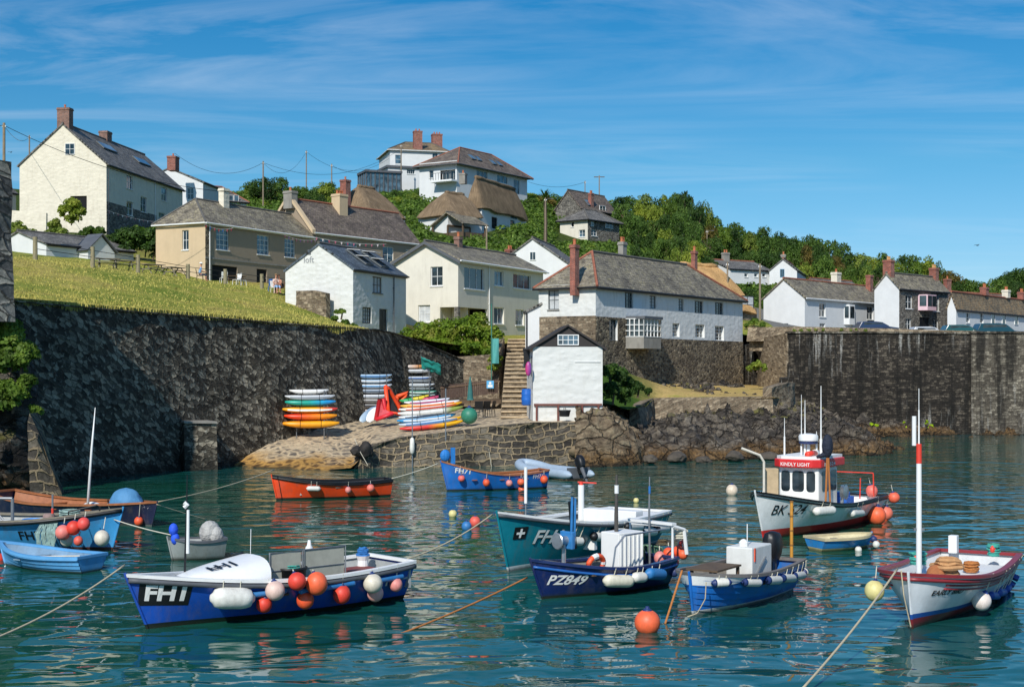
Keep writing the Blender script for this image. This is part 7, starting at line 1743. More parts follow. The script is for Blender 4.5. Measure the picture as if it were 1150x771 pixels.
b=Boat('fishing_boat','sky blue fishing boat numbered 775 with blue barrel, cut by the left edge',(wat(130,618))[:2],(wat(-70,611))[:2],2.4,.85,.85,1.22,H11,tran=.8,inner=M['greyin'],cap='woodgrey',capw=.18,rub=('blk',.06,.06),rake=.4,floor=.3,full=2.3); B5=b; L=b.L
hull_text(b,'FH775',L-2.6,.34,.38,M['blk'],sd=-1,offset=.012,shear=.1)
D5=41.3
mb=MB(); mb.grid([[b.pt(t,1,1)+Vector((0,-.1,.0)),b.pt(t,1,-1)+Vector((0,.1,.0))] for t in [.68+.03*i for i in range(11)]]); b.add('foredeck',mb,'woodgrey')
p=pt(36,594,D5); t=empty('barrel',p); tag(t,'blue plastic barrel standing on the sky blue fishing boat','barrel'); mb=MB(); mb.lathe([(.27,-.32),(.31,-.26),(.33,0),(.32,.22),(.28,.3),(.24,.31),(.22,.28),(.01,.28)],(0,0,0),20); mb.build('drum',pm('2d8ad2',.4,.08,4,.05,dirt=.1),t,smooth=True,uv=False,angle=50); mb=MB(); mb.lathe([(.335,-.02),(.345,0),(.335,.02)],(0,0,0),20); mb.build('hoop',M['brightblue'],t,uv=False)
p=pt(55,588,D5); t=empty('canister',p); tag(t,'rusty grey drum next to the blue barrel','drum'); mb=MB(); mb.lathe([(.15,-.3),(.17,-.25),(.17,.25),(.13,.3),(.01,.3)],(0,0,0),14); mb.build('drum',pm('9a8078',.7,.3,5,.3,dirt=.4),t,smooth=True,uv=False,angle=40)
p=pt(14,598,D5); t=empty('tube_rail',p); tag(t,'galvanised tube frame at the left end of the sky blue boat','frame'); mb=MB(); mb.tube([(0,0,-.3),(0,0,1.0)],.05,8); mb.tube([(-1.4,.2,1.0),(0,0,1.0)],.045,8); mb.tube([(-1.4,.2,.4),(0,0,.35)],.03,8); mb.tube([(-.8,.1,.9),(0,0,.1)],.03,6); mb.build('tube',STEEL,t,uv=False)
p=pt(86,590,D5); t=empty('net_heap',p); tag(t,'heap of white floats and netting on the foredeck of the sky blue boat','nets'); mb=MB()
for k in range(9): mb.tube([(random.uniform(-.6,.5),random.uniform(-.2,.2),random.uniform(-.1,.3)),(random.uniform(-.4,.7),random.uniform(-.2,.2),random.uniform(0,.35))],random.uniform(.05,.1),8)
mb.build('float',M['wht'],t,smooth=True,uv=False); mb=MB()
for k in range(50):
    x_=random.uniform(-.75,-.25); mb.tube([(x_,-.85,.2),(x_+random.uniform(-.12,.12),-1.12,-.1),(x_+random.uniform(-.1,.1),-1.15,-.65)],.012,4)
mb.build('net',pm('8aa39c',.9,.4,7,.3),t,uv=False); mb=MB(); rope_heap(mb,(-.2,0,.25),.3,.02,8,3); mb.build('rope',pm('8aa39c',.9,.4,7,.3),t,uv=False)
p=pt(112,582,D5-.4); t=empty('pulpit',p); tag(t,'black tube rail at the bow of the sky blue boat','rail'); mb=MB(); mb.tube([(-.9,0,-.1),(-.9,0,.2),(-.1,0,.38),(0,0,.36),(0,0,-.25)],.025,6); mb.build('tube',M['blk'],t,uv=False)
p=pt(59,580,D5); t=empty('short_post',p); tag(t,'thin post with red band behind the rusty drum','post'); mb=MB(); mb.tube([(0,0,-.4),(0,0,.65)],.03,8); mb.build('post',STEEL,t,uv=False); mb=MB(); mb.tube([(0,0,.1),(0,0,.25)],.036,8); mb.build('band',RED,t,uv=False)
for px,py,rp,lab,m in ((70.5,597.5,8.4,'large salmon pink buoy leftmost in the cluster on the sky blue boat',buoy_mat('ee8478')),(82.5,592.5,8,'bright red buoy in the middle of the cluster on the sky blue boat',RED),(94,588,7,'coral buoy highest in the cluster on the sky blue boat',buoy_mat('ee5048')),(75,606,7.4,'cream buoy lowest in the cluster on the sky blue boat',CREAMB),(88,607,5.2,'small coral buoy below the bright red one on the sky blue boat',buoy_mat('e8604e'))):
    D=39.95+ (.25 if m is CREAMB else 0); p=pt(px,py,D); ball(lab,p,rp*D/F,m,hang=p+Vector((0,.2,rp*D/F*1.9)))
p=pt(114.5,604,39.6); ball('large cream-white buoy at the bow of the sky blue boat',p,.22,CREAMB,hang=p+Vector((0,.35,.55)))
H12=band_mat('pale_blue_dinghy','5aa0d2',[(.05,'3c6a72')],.4,.1)
b=Boat('rowing_dinghy','pale blue clinker rowing dinghy with an oar inside, lower left',(wat(4,634))[:2],(wat(103,642))[:2],1.45,.42,.40,.62,H12,tran=.75,inner=pm('6f8fa8',.7,.25,4,.2,dirt=.3),cap=pm('5d9fd0',.5,.1,4,.05),capw=.08,rub=(pm('5d9fd0',.5,.1,4,.05),.05,.035),clink=6,rake=.25,floor=.08,full=2.6,draft=.18); DG=b; L=b.L
mb=MB()
for t_ in (.35,.65): w_=b.hb(t_)-.07; mb.bx(L*t_-.12,L*t_+.12,-w_,w_,.26,.29)
b.add('thwart',mb,pm('7795a8',.7,.2,4,.2))
t=empty('oar',b.world((L*.45,.1,.32)),b.a+.25); tag(t,'pale wooden oar lying in the pale blue dinghy','oar'); mb=MB(); mb.tube([(-.9,0,.05),(.5,0,.0)],.022,6); mb.box((.75,0,0),(.5,.13,.02)); mb.build('shaft',pm('c9c1ae',.7,.15,6,.1),t,uv=False)
p=pt(-1,628,38.9); ball('red buoy just entering the left edge of the picture',p,.17,RED)
H13=band_mat('grey_tender','8e9490',[(.04,'5a5f5c')],.5,.3)
b=Boat('tender','small dull grey tender with canvas-covered outboard behind the FH1 boat',(wat(192,629)+Vector((0,0,0)))[:2],(wat(250,626))[:2],1.1,.58,.52,.62,H13,tran=.85,inner=M['greyin'],cap=M['lead'],capw=.06,rake=.15,floor=.15,full=3,draft=.15)
t=empty('canvas_cover',b.world((.35,0,.62)),b.a); tag(t,'crumpled grey canvas over the engine of the grey tender','canvas'); mb=MB(); mb.ball((0,0,.1),.3,12,8,(1,.8,1.1)); mb.ball((-.15,.15,.0),.2,10,8,(1,.8,1.4)); mb.build('cloth',pm('a9a7a2',.9,.35,6,.9,9,bd=.08),t,smooth=True,uv=False)
p=b.world((b.L-.05,.1,.65)); t=empty('blue_float',p); tag(t,'two bright blue foam floats hanging at the bow of the grey tender','floats'); mb=MB(); mb.ball((0,0,.2),.16,12,8,(.8,.8,1.1)); mb.ball((.05,0,-.05),.15,12,8,(.8,.8,1.1)); mb.build('foam',pm('2456d8',.7,.2,5,.5,12,bd=.03),t,smooth=True,uv=False)
# ---------------------------------------------------------------- free buoys
def float_ball(px,py,rp,label,m,neck=None,sub=.35):
    D=None; w_=wat(px,py+rp*.6); r_=rp*w_.y/F; return ball(label,(w_.x,w_.y,r_*(1-sub)),r_,m,neck=neck)
float_ball(727,700,14.5,'large orange mooring buoy floating in the foreground',ORG2,sub=.3); float_ball(822,551,7,'cream mooring buoy floating left of the white trawler',buoy_mat('e0cdb4'))
float_ball(533.5,586,6.2,'coral mooring buoy floating just left of the teal boat bow',buoy_mat('ea6050')); float_ball(524,591,6,'blue mooring buoy touching the coral one left of the teal boat',BLUEB)
float_ball(508.5,577,4.6,'small pale yellow buoy floating below the azure boat',YEL); float_ball(714.5,562,3.3,'tiny cream buoy floating beyond the teal boat',YEL)
# ---------------------------------------------------------------- mooring ropes
W3=lambda px,py,D: pt(px,py,D)
rope('mooring_rope','pale mooring rope running from the bow of the lower-right boat to the bottom edge',[W3(1008,638,28.3),W3(900,774,22.5)],.022,ROPE,sag=.12)
rope('mooring_rope','mooring rope from the FH1 bow down to the left edge',[W3(140,634,28.6),W3(-20,722,24)],.02,ROPE,sag=.25)
rope('mooring_rope','orange-brown mooring rope running from the PZ849 bow down into the water',[W3(592,648,32.1),W3(440,715,27.9)],.022,ROPEO,sag=.1)
rope('mooring_rope','rope from the FH1 stern up to the teal boat bow',[W3(455,628,32.9),W3(553,577,36.3)],.018,ROPE,sag=.3)
rope('mooring_rope','weedy rope from the orange boat to the long navy boat',[W3(178,563,47.0),W3(308,527,56.5)],.02,ROPE,sag=.12)
rope('mooring_rope','second thinner rope slanting into the water right of the long navy boat',[W3(176,566,47.0),wat(232,583)],.016,ROPE,sag=.05)
rope('mooring_rope','rope linking the orange boat and the azure boat bow',[W3(440,537,56.8),W3(492,520,58.5)],.018,ROPEG,sag=.15)
rope('mooring_rope','rope slanting from the sky blue boat towards the grey tender',[W3(128,583,40.8),W3(196,601,38.7)],.016,ROPEG,sag=.1)
rope('mooring_rope','rust-orange chain hanging from the clinker boat bow into the water',[W3(766,640,29.9),wat(747,700)],.025,ROPEO,sag=0)
rope('mooring_rope','loose tan rope looping down the bow of the clinker boat',[W3(793,653,29.8),W3(792,672,29.8),W3(783,688,29.9),wat(772,692)],.012,ROPE,sag=.2)
rope('mooring_rope','twin rope hanging down the stem of the lower-right boat',[W3(1012,640,28.3),W3(1015,668,28.2),W3(1023,704,28.3)],.014,ROPE,sag=0)

# loose gear lying in the open boats
for b_,lst in ((FH1,((2.2,-.3,.2),(3.1,-.35,.3))),(TEAL,((3.0,.5,.32),(4.2,-.4,.32),(5.3,.3,.32))),(PZ,((1.9,.35,.14),(3.1,-.2,.14))),(CL,((3.0,-.3,.17),(.9,.4,.17))),(EB,((2.2,.3,.68),(3.5,-.3,.32))),(OB,((1.4,.1,.17),(3.6,0,.17))),(F71,((1.6,.1,.17),(3.3,0,.17))),(NV,((2.2,.2,.22),(3.4,-.2,.22))),(BK,((1.6,-.3,.37),(2.4,.4,.37)))):
    nm_={'FH1':0}; q_={FH1:'FH1 boat',TEAL:'teal boat',PZ:'PZ849 boat',CL:'blue clinker boat',EB:'maroon-railed boat',OB:'orange boat',F71:'azure boat',NV:'long navy boat',BK:'white trawler'}[b_]
    for k,(x_,y_,z_) in enumerate(lst):
        t=empty('rope_coil' if k%2==0 else 'fish_box',b_.world((x_,y_,z_)),b_.a+k*.3); mb=MB()
        if k%2==0: rope_heap(mb,(0,0,.02),.22,.022,7,k+int(x_*9)); tag(t,('slack coil of rope on the floor of the ' if k==0 else 'forward coil of rope on the floor of the ')+q_,'ropes'); mb.build('rope',[ROPE,ROPEB,ROPET,ROPEO][int(x_*7)%4],t,uv=False)
        else:
            for a_ in ((-.3,-.28,-.2,.2,0,.26),(.28,.3,-.2,.2,0,.26),(-.28,.28,-.2,-.18,0,.26),(-.28,.28,.18,.2,0,.26),(-.28,.28,-.18,.18,0,.02)): mb.bx(*a_)
            tag(t,'open plastic fish box lying in the '+q_,'crate'); mb.build('body',pm(['c9c7be','3a6fae','c8742e'][int(x_*5)%3],.6,.2,5,.1,dirt=.3),t,uv=False)
# ================================================================ boards, racks and beach gear
def two_tone(c1,c2,x=0.0,soft=.15,rough=.4):
    t=NT('board_shell'); ob=t.coord(); s_=t.n('ShaderNodeSeparateXYZ'); t.l(ob,s_.inputs[0]); n=t.noise(ob,2,4)
    f=t.ramp(t.math('ADD',t.math('MULTIPLY',t.math('SUBTRACT',s_.outputs[0],x),.5/soft if soft else 9),.5),[(0,0),(1,1)])
    c=t.mix(f,C(c1),C(c2)); t.col(t.mix(1,c,t.ramp(n.outputs[0],[(.3,.8),(.7,1.1)]),'MULTIPLY')); t.rough(rough); return t.m
def board(name,label,px0,py0,px1,py1,D0,D1,thick,wid,m,cat,kayak=False,roll=0,stripe=None):
    a=pt(px0,py0,D0); b_=pt(px1,py1,D1); c=(a+b_)/2; d=b_-a; L=d.length; t=empty(name,c); tag(t,label,cat)
    t.rotation_euler=(roll,-math.asin(d.z/L),math.atan2(d.y,d.x))
    mb=MB(); G=[]; N=20
    if not kayak: thick*=1.5
    for i in range(N+1):
        u=i/N; w_=max(.004,wid/2*(1-abs(2*u-1)**2.6)**.65); th_=thick*(1-.75*abs(2*u-1)**3); rk=(.10 if not kayak else .07)*abs(2*u-1)**3; row=[]
        for k in range(13):
            an=2*PI*k/12; cc,ss=math.cos(an),math.sin(an); e=.55 if not kayak else .8
            row.append((L*(u-.5),w_*math.copysign(abs(cc)**e,cc),th_/2*math.copysign(abs(ss)**e,ss)+rk))
        G.append(row)
    mb.grid(G); mb.build('shell',m,t,smooth=True,uv=False)
    if kayak:
        mb=MB(); mb.lathe([(.2,thick*.42),(.26,thick*.56),(.22,thick*.56),(.17,thick*.4)],(0,0,0),16,Matrix.Diagonal(Vector((1.7,.8,1)))); mb.build('cockpit',M['blk'],t,uv=False)
    if stripe:
        mb=MB(); G=[]
        for i in range(2,N-1):
            u=i/N; w_=max(.004,wid/2*(1-abs(2*u-1)**2.6)**.65)+.004; th_=thick*(1-.75*abs(2*u-1)**3); rk=(.10 if not kayak else .07)*abs(2*u-1)**3
            G.append([(L*(u-.5),-w_,rk-th_*.16),(L*(u-.5),-w_,rk+th_*.16)])
        mb.grid(G); mb.build('rail_stripe',pm(stripe,.45,.1,4,0),t,uv=False)
    mb=MB()
    for u in (.32,.68): 
        x=L*(u-.5); w_=wid/2*(1-abs(2*u-1)**2.6)**.65+.012; P=[(x,w_*math.copysign(abs(math.cos(q))**.6,math.cos(q)),(thick/2+.012)*math.copysign(abs(math.sin(q))**.6,math.sin(q))+.01) for q in [2*PI*k/16 for k in range(17)]]; mb.tube(P,.012,4,cap=False)
    mb.build('strap',M['blk'],t,uv=False)
    return t
def rack(label,px0,px1,D,pyt,pyb,levels,depth=.9):
    a=pt(px0,pyb,D); b_=pt(px1,pyb,D); t=empty('board_rack',a); tag(t,label,'rack'); L=b_.x-a.x; H=zat(pyt,D)-a.z; mb=MB()
    for x in (0,L):
        for y in (0,depth):
            mb=MB(); mb.tube([(x,y,-.5),(x,y,H)],.03,6); mb.build('post',STEEL,t,uv=False)
    for lv in levels:
        z=zat(lv,D)-a.z; mb=MB()
        for x in (0,L): mb.tube([(x,-.1,z),(x,depth,z)],.022,6)
        mb.build('arm',STEEL,t,uv=False)
    return t
rack('steel rack holding the yellow, orange and teal kayaks against the dark wall',333,364,81.3,438,486,(443,449,456,464.5,472.5,481.5))
KL=[(325,369,440,.18,.7,'e4e4e0',None,False,'white board on top of the kayak stack'),(320,376,446.5,.2,.75,'c9cdd0','8f979e',False,'grey-white board second from top of the kayak stack'),
 (320,377,452.5,.38,.72,('19a08c','2a93d2',.4,.6),None,True,'teal and blue kayak in the kayak stack'),(316.5,379,460.5,.36,.72,('f0a51c','d2403a',.8,.5),'f2f0e6',True,'yellow kayak with red stern end above the orange one'),
 (319,378.5,468,.38,.72,('e8401c','f09a1c',.2,1.0),None,True,'red-orange kayak fading to yellow, second from bottom'),(316,381,476.5,.42,.75,('f29a14','f0a81c',0,1),None,True,'amber yellow kayak at the bottom of the kayak stack')]
for a,c,y,th_,w_,col_,st_,ky,lb in KL:
    m=two_tone(*col_[:2],x=col_[2],soft=col_[3]) if isinstance(col_,tuple) else pm(col_,.4,.08,3,.03,dirt=.1); board('kayak' if ky else 'paddleboard',lb,a,y,c,y-.6,81.0,81.6,th_,w_,m,'kayak' if ky else 'paddleboard',ky,stripe=st_)
rack('steel rack holding the middle stack of eight paddleboards',402,434,88.3,420,470,(425,430.5,436,442,448,453,458,464))
for k,(y,c1,st_,x1) in enumerate(((422.5,'a9c4d8','2c6ca4',440),(428,'8fa9bd','d8dcde',440),(433.5,'d4dbe0','4b8fc0',440),(439,'a7b1ba','5a6a7c',439),(445,'d9dcde','9aa4ae',438),(450,'b5b4b0','5c5a58',437),(455.5,'8f8d8b','2f2f33',436),(461.5,'b9a8a0','8a3a34',435))):
    board('paddleboard',['topmost','second','third','fourth','fifth','sixth','seventh','lowest'][k]+' board from the top in the middle rack, '+['blue and white','slate blue','white with blue edge','grey','white','dull grey','dark edged grey','pinkish grey'][k],396.5,y,x1,y,88.2,88.6,.17,.72,pm(c1,.4,.08,3,.03),'paddleboard',stripe=st_)
rack('steel rack holding the right-hand stack beneath the teal cover',450,482,95.3,410,446,(414,419,427,431,435,439,443,447))
for k,(y,c1,st_,x0,x1) in enumerate(((411.5,('e4e2dc','c98a4c',.0,.5),None,443,481),(416.5,'d9dbdb','a9adb0',444,488),(424.5,'c9d0d6','2b62a8',449,485),(428.5,'9da3a6','34383c',452,484),(432.5,'dcdfe0','9aa4a8',450,488),(437,'8d9594','50585a',455,487),(440.5,'4f9a84','cfd8d2',453,490),(444.5,'b9c4c0','4a8a7a',455,489))):
    m=two_tone(*c1[:2],x=c1[2],soft=c1[3]) if isinstance(c1,tuple) else pm(c1,.4,.08,3,.03)
    board('paddleboard',['topmost','second','third','fourth','fifth','sixth','seventh','lowest'][k]+' board from the top in the right rack, '+['white fading to orange','plain white','blue edged','dark edged','white','grey','green','pale green'][k],x0,y,x1,y,95.2,95.8,.16,.72,m,'paddleboard',stripe=st_)
t=empty('teal_cover',pt(486,411,95.3)); tag(t,'crumpled teal cover draped on the end of the right-hand board stack','cover'); mb=MB(); G=[]
for i in range(15):
    row=[]
    for j in range(12): u,v=i/14,j/11; row.append((-.75+1.3*u,-.5+.5*v,.1+.55*(1-u)*(1-v)-.5*v*(.4+u)+.2*noise.noise(Vector((u*5,v*4,1)))))
    G.append(row)
mb.grid(G); mb.build('cloth',pm('1d8f86',.7,.15,4,.4,12),t,smooth=True,uv=False,solid=.02)
# front pile
FP=[(449,521,482.5,473.5,.34,('d83a34','e8b01c',.2,.5),None,True,'red and yellow kayak at the bottom of the front pile'),(448,520,478.5,469.5,.2,('b9c6d2','e0a81c',1.1,.3),'4a7ab0',False,'white and yellow board second from bottom of the front pile'),
 (446,512,474,466.5,.22,'2a8ac0','d8dcde',False,'bright blue board low in the front pile'),(448,510,470.3,462,.2,'d6dcdf','28425c',False,'white board with navy edge in the front pile'),(447,520,466,458.5,.24,('d9d9d4','8c9a4a',.9,.3),None,False,'white and olive board in the middle of the front pile'),
 (448,519,461.5,453.5,.2,('e8e4de','e6a31a',1.0,.25),'c8503c',False,'white, red and yellow board in the upper front pile'),(450,516,457.5,451.5,.2,('f0b040','e4e4e4',-.9,.3),'e8762c',False,'white board with orange nose near the top of the front pile'),(454,505,453.5,449,.18,'dcdce0','b04a70',False,'pink edged white board topping the front pile')]
for k,(a,c,y0,y1,th_,col_,st_,ky,lb) in enumerate(FP):
    m=two_tone(*col_[:2],x=col_[2],soft=col_[3]) if isinstance(col_,tuple) else pm(col_,.4,.08,3,.03); board('kayak' if ky else 'paddleboard',lb,a,y0,c,y1,79.4,80.1,th_,.78,m,'kayak' if ky else 'paddleboard',ky,stripe=st_)
for (a,c,y0,y1,cl,lb) in ((449,475,451,447,'2fa05a','bright green kayak lying on top of the front pile'),(462,482,449,445,'d6c23a','yellow-green kayak on top of the front pile'),(474,493,449.5,446,'c44a6a','pink and red board heaped on the front pile')): board('kayak',lb,a,y0,c,y1,80.6,81.0,.3,.6,pm(cl,.45,.1,3,.05),'kayak',True)
# leaning boards and kites
def lean(label,px,py0,py1,D,wid,m,tilt,name='paddleboard'):
    p=pt(px,py0,D); H=zat(py1,D)-p.z; t=empty(name,p,R(15)); tag(t,label,'paddleboard'); mb=MB(); G=[]
    for i in range(17):
        u=i/16; w_=max(.01,wid/2*(1-abs(2*u-1)**2.4)**.6); x=tilt*u; z=H*u; G.append([(x-w_,.45*u-.03,z),(x-w_*.6,.45*u-.07,z),(x+w_*.6,.45*u-.07,z),(x+w_,.45*u-.03,z),(x+w_*.6,.45*u+.02,z),(x-w_*.6,.45*u+.02,z),(x-w_,.45*u-.03,z)])
    mb.grid(G); mb.build('shell',m,t,smooth=True,uv=False)
lean('pale blue board leaning at the left of the red kite',407,474,456,84.5,.85,two_tone('b7cbd8','7f9ab4',0,.4),.9); lean('white board leaning against the red kite',415,474,457,84.2,.7,pm('e6e6e4',.35,.05,3,0),.5)
def kite(label,pts,col_,D,panel=None):
    c=pt(pts[0][0],pts[0][1],D); t=empty('kite_sail',c); tag(t,label,'kite'); V=[pt(px,py,D+(i%2)*.5)-c for i,(px,py) in enumerate(pts)]; mb=MB()
    mb.tube(V+[V[0]],.12,8); mb.build('leading_edge',pm(col_,.5,.1,4,.15,12),t,smooth=True,uv=False)
    mb=MB(); cc=sum(V,Vector())/len(V)+Vector((0,.2,0)); 
    for i in range(len(V)): mb.add([V[i],V[(i+1)%len(V)],cc],[(0,1,2)])
    mb.build('panel',pm(panel or '33363a',.6,.3,5,.2),t,uv=False)
kite('orange inflatable kite with dark panels standing behind the front pile',[(433,434),(437,437),(448,456),(449,465),(436,462)],'ea4a1e',84)
kite('second orange kite wing reaching towards the teal covered stack',[(446,445),(458,441),(455,447),(447,452)],'ee5a26',84.6,'c8421e')
kite('red kite with pink panels folded beside the leaning white board',[(422,471),(426,449),(431,447),(433,462),(441,464)],'d22a36',83.6,'c04a52')
ball('dark green round float at the right end of the front board pile',pt(527,466.5,79.8),.45,pm('2f7a62',.5,.15,4,.1))
# deck fence and sign
a=pt(495,447,96.5); t=empty('deck_fence',a,0); tag(t,'dark brown vertical board fence of the raised deck below the hedge wall','fence'); L_=(561-495)*96.5/F; H_=16*96.5/F
mb=MB(); n_=int(L_/.14)
for k in range(n_): z_=random.uniform(-.02,.02); s_=k/n_*.45; mb.bx(k*.14,k*.14+.12,-.02,.02,-.1+s_,H_*.9+z_+s_*1.0)
mb.build('board',pm('4d3c33',.85,.3,6,.4),t,uv=False); mb=MB(); mb.box((L_/2,-.05,.2+H_*.75),(L_+.1,.05,.1),M=Matrix.Rotation(-math.atan(.45/L_),3,'Y')); mb.build('top_rail',pm('64503f',.85,.3,6,.4),t,uv=False)
mb=MB(); mb.bx(-.1,L_+.1,.05,3.2,-.35,-.1); mb.build('deck',M['wood'],t,uv=False)
t=empty('notice_sign',pt(550.5,431.5,96.2)); tag(t,'small pale blue notice with white figure on the deck fence','sign'); mb=MB(); mb.bx(-.24,.24,-.03,.0,-.26,.26); mb.build('board',pm('5aa9d6',.4,.08,4,0),t,uv=False); mb=MB(); mb.bx(-.16,.16,-.04,-.031,-.19,-.02); mb.lathe([(.01,-.01),(.09,0),(.01,.01)],(0,-.036,.09),12,Matrix.Rotation(PI/2,3,'X')); mb.build('figure',M['framew'],t,uv=False)
p=pt(528,449,92); t=empty('parasol',p); tag(t,'closed dark green parasol standing in front of the deck fence','parasol'); mb=MB(); mb.tube([(0,0,-1.2),(0,0,.1)],.03,6); mb.build('pole',M['wood'],t,uv=False); mb=MB(); mb.lathe([(.24,0),(.2,.1),(.17,.5),(.1,1.1),(.03,1.5),(.01,1.55)],(0,0,0),9); mb.build('canopy',pm('2f6b68',.8,.2,4,.3,14),t,uv=False)
p=pt(552,412,99.5); t=empty('flag_pole',p); tag(t,'slim green pole with a hanging teal banner beside the steps','flag'); mb=MB(); mb.tube([(0,0,-1),(0,0,zat(341,99.5)-p.z)],.035,8); mb.build('pole',pm('3c7a6a',.5,.1,4,0),t,uv=False); mb=MB(); G=[]
for i in range(10):
    G.append([(.03+.48*j/5,.08*math.sin(j*1.1+i*.3),2.0-1.75*i/9) for j in range(6)])
mb.grid(G); mb.build('banner',pm('4f9c95',.7,.12,3,.1),t,smooth=True,uv=False)
p=pt(591.5,455,81.5); t=empty('barrel',p); tag(t,'blue plastic barrel at the foot of the steps beside the white hut','barrel'); mb=MB(); mb.lathe([(.24,0),(.29,.05),(.3,.3),(.305,.32),(.3,.34),(.3,.62),(.305,.64),(.3,.66),(.28,.92),(.2,.95),(.01,.95)],(0,0,0),20); mb.build('drum',pm('1f62b8',.4,.08,4,.03),t,smooth=True,uv=False,angle=50); mb=MB(); mb.lathe([(.06,.95),(.06,.98),(.01,.98)],(.1,0,0),8); mb.build('bung',M['blk'],t,uv=False)
p=pt(593,412,82.5); t=empty('wheeled_bin',p); tag(t,'black wheeled bin on the steps behind the left side of the white hut','bin'); mb=MB(); mb.add([(-.22,-.25,0),(.22,-.25,0),(.22,.25,0),(-.22,.25,0),(-.28,-.3,1.0),(.28,-.3,1.0),(.28,.3,1.0),(-.28,.3,1.0)],[(3,2,1,0),(4,5,6,7),(0,1,5,4),(1,2,6,5),(2,3,7,6),(3,0,4,7)]); mb.build('body',M['blk'],t,uv=False); mb=MB(); mb.bx(-.3,.3,-.34,.32,1.0,1.08); mb.build('lid',M['blk'],t,uv=False,bevel=.02); mb=MB(); mb.lathe([(.1,-.3),(.1,.3)],(0,.25,.08),12,Matrix.Rotation(PI/2,3,'Y')); mb.build('wheel',M['lead'],t,uv=False)
p=pt(593.5,414,79.0); t=empty('lifebelt_bag',p); tag(t,'pink and purple fabric bag hanging from the left corner of the hut','bag'); mb=MB(); mb.ball((0,0,0),.24,12,10,(.75,.5,1.7)); mb.build('bag',two_tone('c43a78','6a4a9a',.02,.15),t,smooth=True,uv=False); mb=MB(); mb.tube([(0,0,.35),(.1,.1,.6)],.015,5); mb.build('handle',M['blk'],t,uv=False)
p=pt(634,467.5,78.6); t=empty('black_crate',p); tag(t,'black basket with a handle on the quay at the foot of the white hut','crate'); mb=MB(); mb.lathe([(.26,0),(.33,.3),(.37,.32),(.36,.36),(.31,.34),(.24,.04),(.01,.04)],(0,0,0),14,Matrix.Diagonal(Vector((1.0,.8,1)))); mb.build('basket',M['blk'],t,uv=False); mb=MB(); mb.tube([(-.05,0,.3),(-.03,0,.5),(.05,0,.5),(.07,0,.3)],.03,6); mb.build('handle',M['concrete'],t,uv=False)
def chair(label,p,rz,m,cat='chair',s=1.0):
    t=empty('chair',p,rz); tag(t,label,cat); mb=MB(); mb.bx(-.25,.25,-.24,.24,.42,.45); mb.build('seat',m,t,uv=False); mb=MB(); mb.box((0,-.27,.72),(.5,.03,.5),M=Matrix.Rotation(R(12),3,'X')); mb.build('backrest',m,t,uv=False)
    for x in (-.22,.22):
        for y in (-.22,.22): mb=MB(); mb.tube([(x,y,.43),(x*1.15,y*1.15,0)],.02,5); mb.build('leg',m,t,uv=False)
    return t
for k in range(3): chair(['left','middle','right'][k]+' dark folding chair stacked beside the round green float',ptz(538+k*6,86+.3*k,2.35),k*.6,M['blk'])
for (px,yt,yb,D,lb) in ((463,424,512,76.0,'slender pole hung with a white fender in front of the quay wall'),(500.5,436,500,76.5,'second slender pole rising from the quay wall beside the front pile')):
    p=pt(px,yb,D); t=empty('pole',p); tag(t,lb,'pole'); mb=MB(); mb.tube([(0,0,-.6),(0,0,zat(yt,D)-p.z)],.035,6); mb.build('pole',ALU,t,uv=False)
    if px<480: mb=MB(); mb.lathe([(.03,-.1),(.12,0),(.14,.2),(.12,.7),(.05,.8)],(0,-.1,.2),12); mb.build('fender',WHT,t,smooth=True,uv=False)
rope('draped_rope','thin pale rope draped down the quay wall near its middle',[W3(545,484,77),W3(549,505,76.7),W3(552,524,76.6)],.014,ROPEG)
rope('draped_rope','pale rope hanging over the dark boulders at the slipway corner',[W3(398,492,75.5),W3(405,508,74.2),W3(413,522,73.6)],.015,ROPEG)
# black weed-covered boulders by the slip corner
def boulder(label,p,s,m,seed,sq=(1,.8,.7)):
    bm=bmesh.new(); bmesh.ops.create_icosphere(bm,subdivisions=3,radius=1)
    for v in bm.verts:
        q=v.co.copy(); d=1+.28*noise.noise(q*1.1+Vector((seed,0,0)))+.12*noise.noise(q*2.6+Vector((0,seed,0))); d-=.12*abs(noise.cell(q*1.4+Vector((seed,seed,0)))); v.co=Vector((q.x*sq[0],q.y*sq[1],q.z*sq[2]))*d*s
    me=bpy.data.meshes.new('boulder'); bm.to_mesh(me); bm.free(); me.polygons.foreach_set('use_smooth',[True]*len(me.polygons)); me.set_sharp_from_angle(angle=R(32)); o=link_mesh('boulder',me,m); o.location=p; o.rotation_euler=(0,0,seed*1.7); tag(o,label,'boulder'); return o
M['bould']=stone_mat('x',C('151413'),C('2a2724'),C('4b453c'),C('1c1a18')) if 0 else pm('2b2825',.8,.5,2.2,.9,7,bd=.05); M['bouldt']=pm('7d6c52',.85,.45,1.8,.9,6,bd=.06,dirt=.5); M['bouldg']=pm('4d463d',.85,.45,1.8,.9,6,bd=.06,dirt=.4)
boulder('black wet boulder at the inner corner of slipway and quay wall',pt(401,506,74.6),.42,M['bould'],1); boulder('larger black boulder leaning on the quay wall corner',pt(411,505,74.7),.48,M['bould'],2,(.8,.8,1.1))
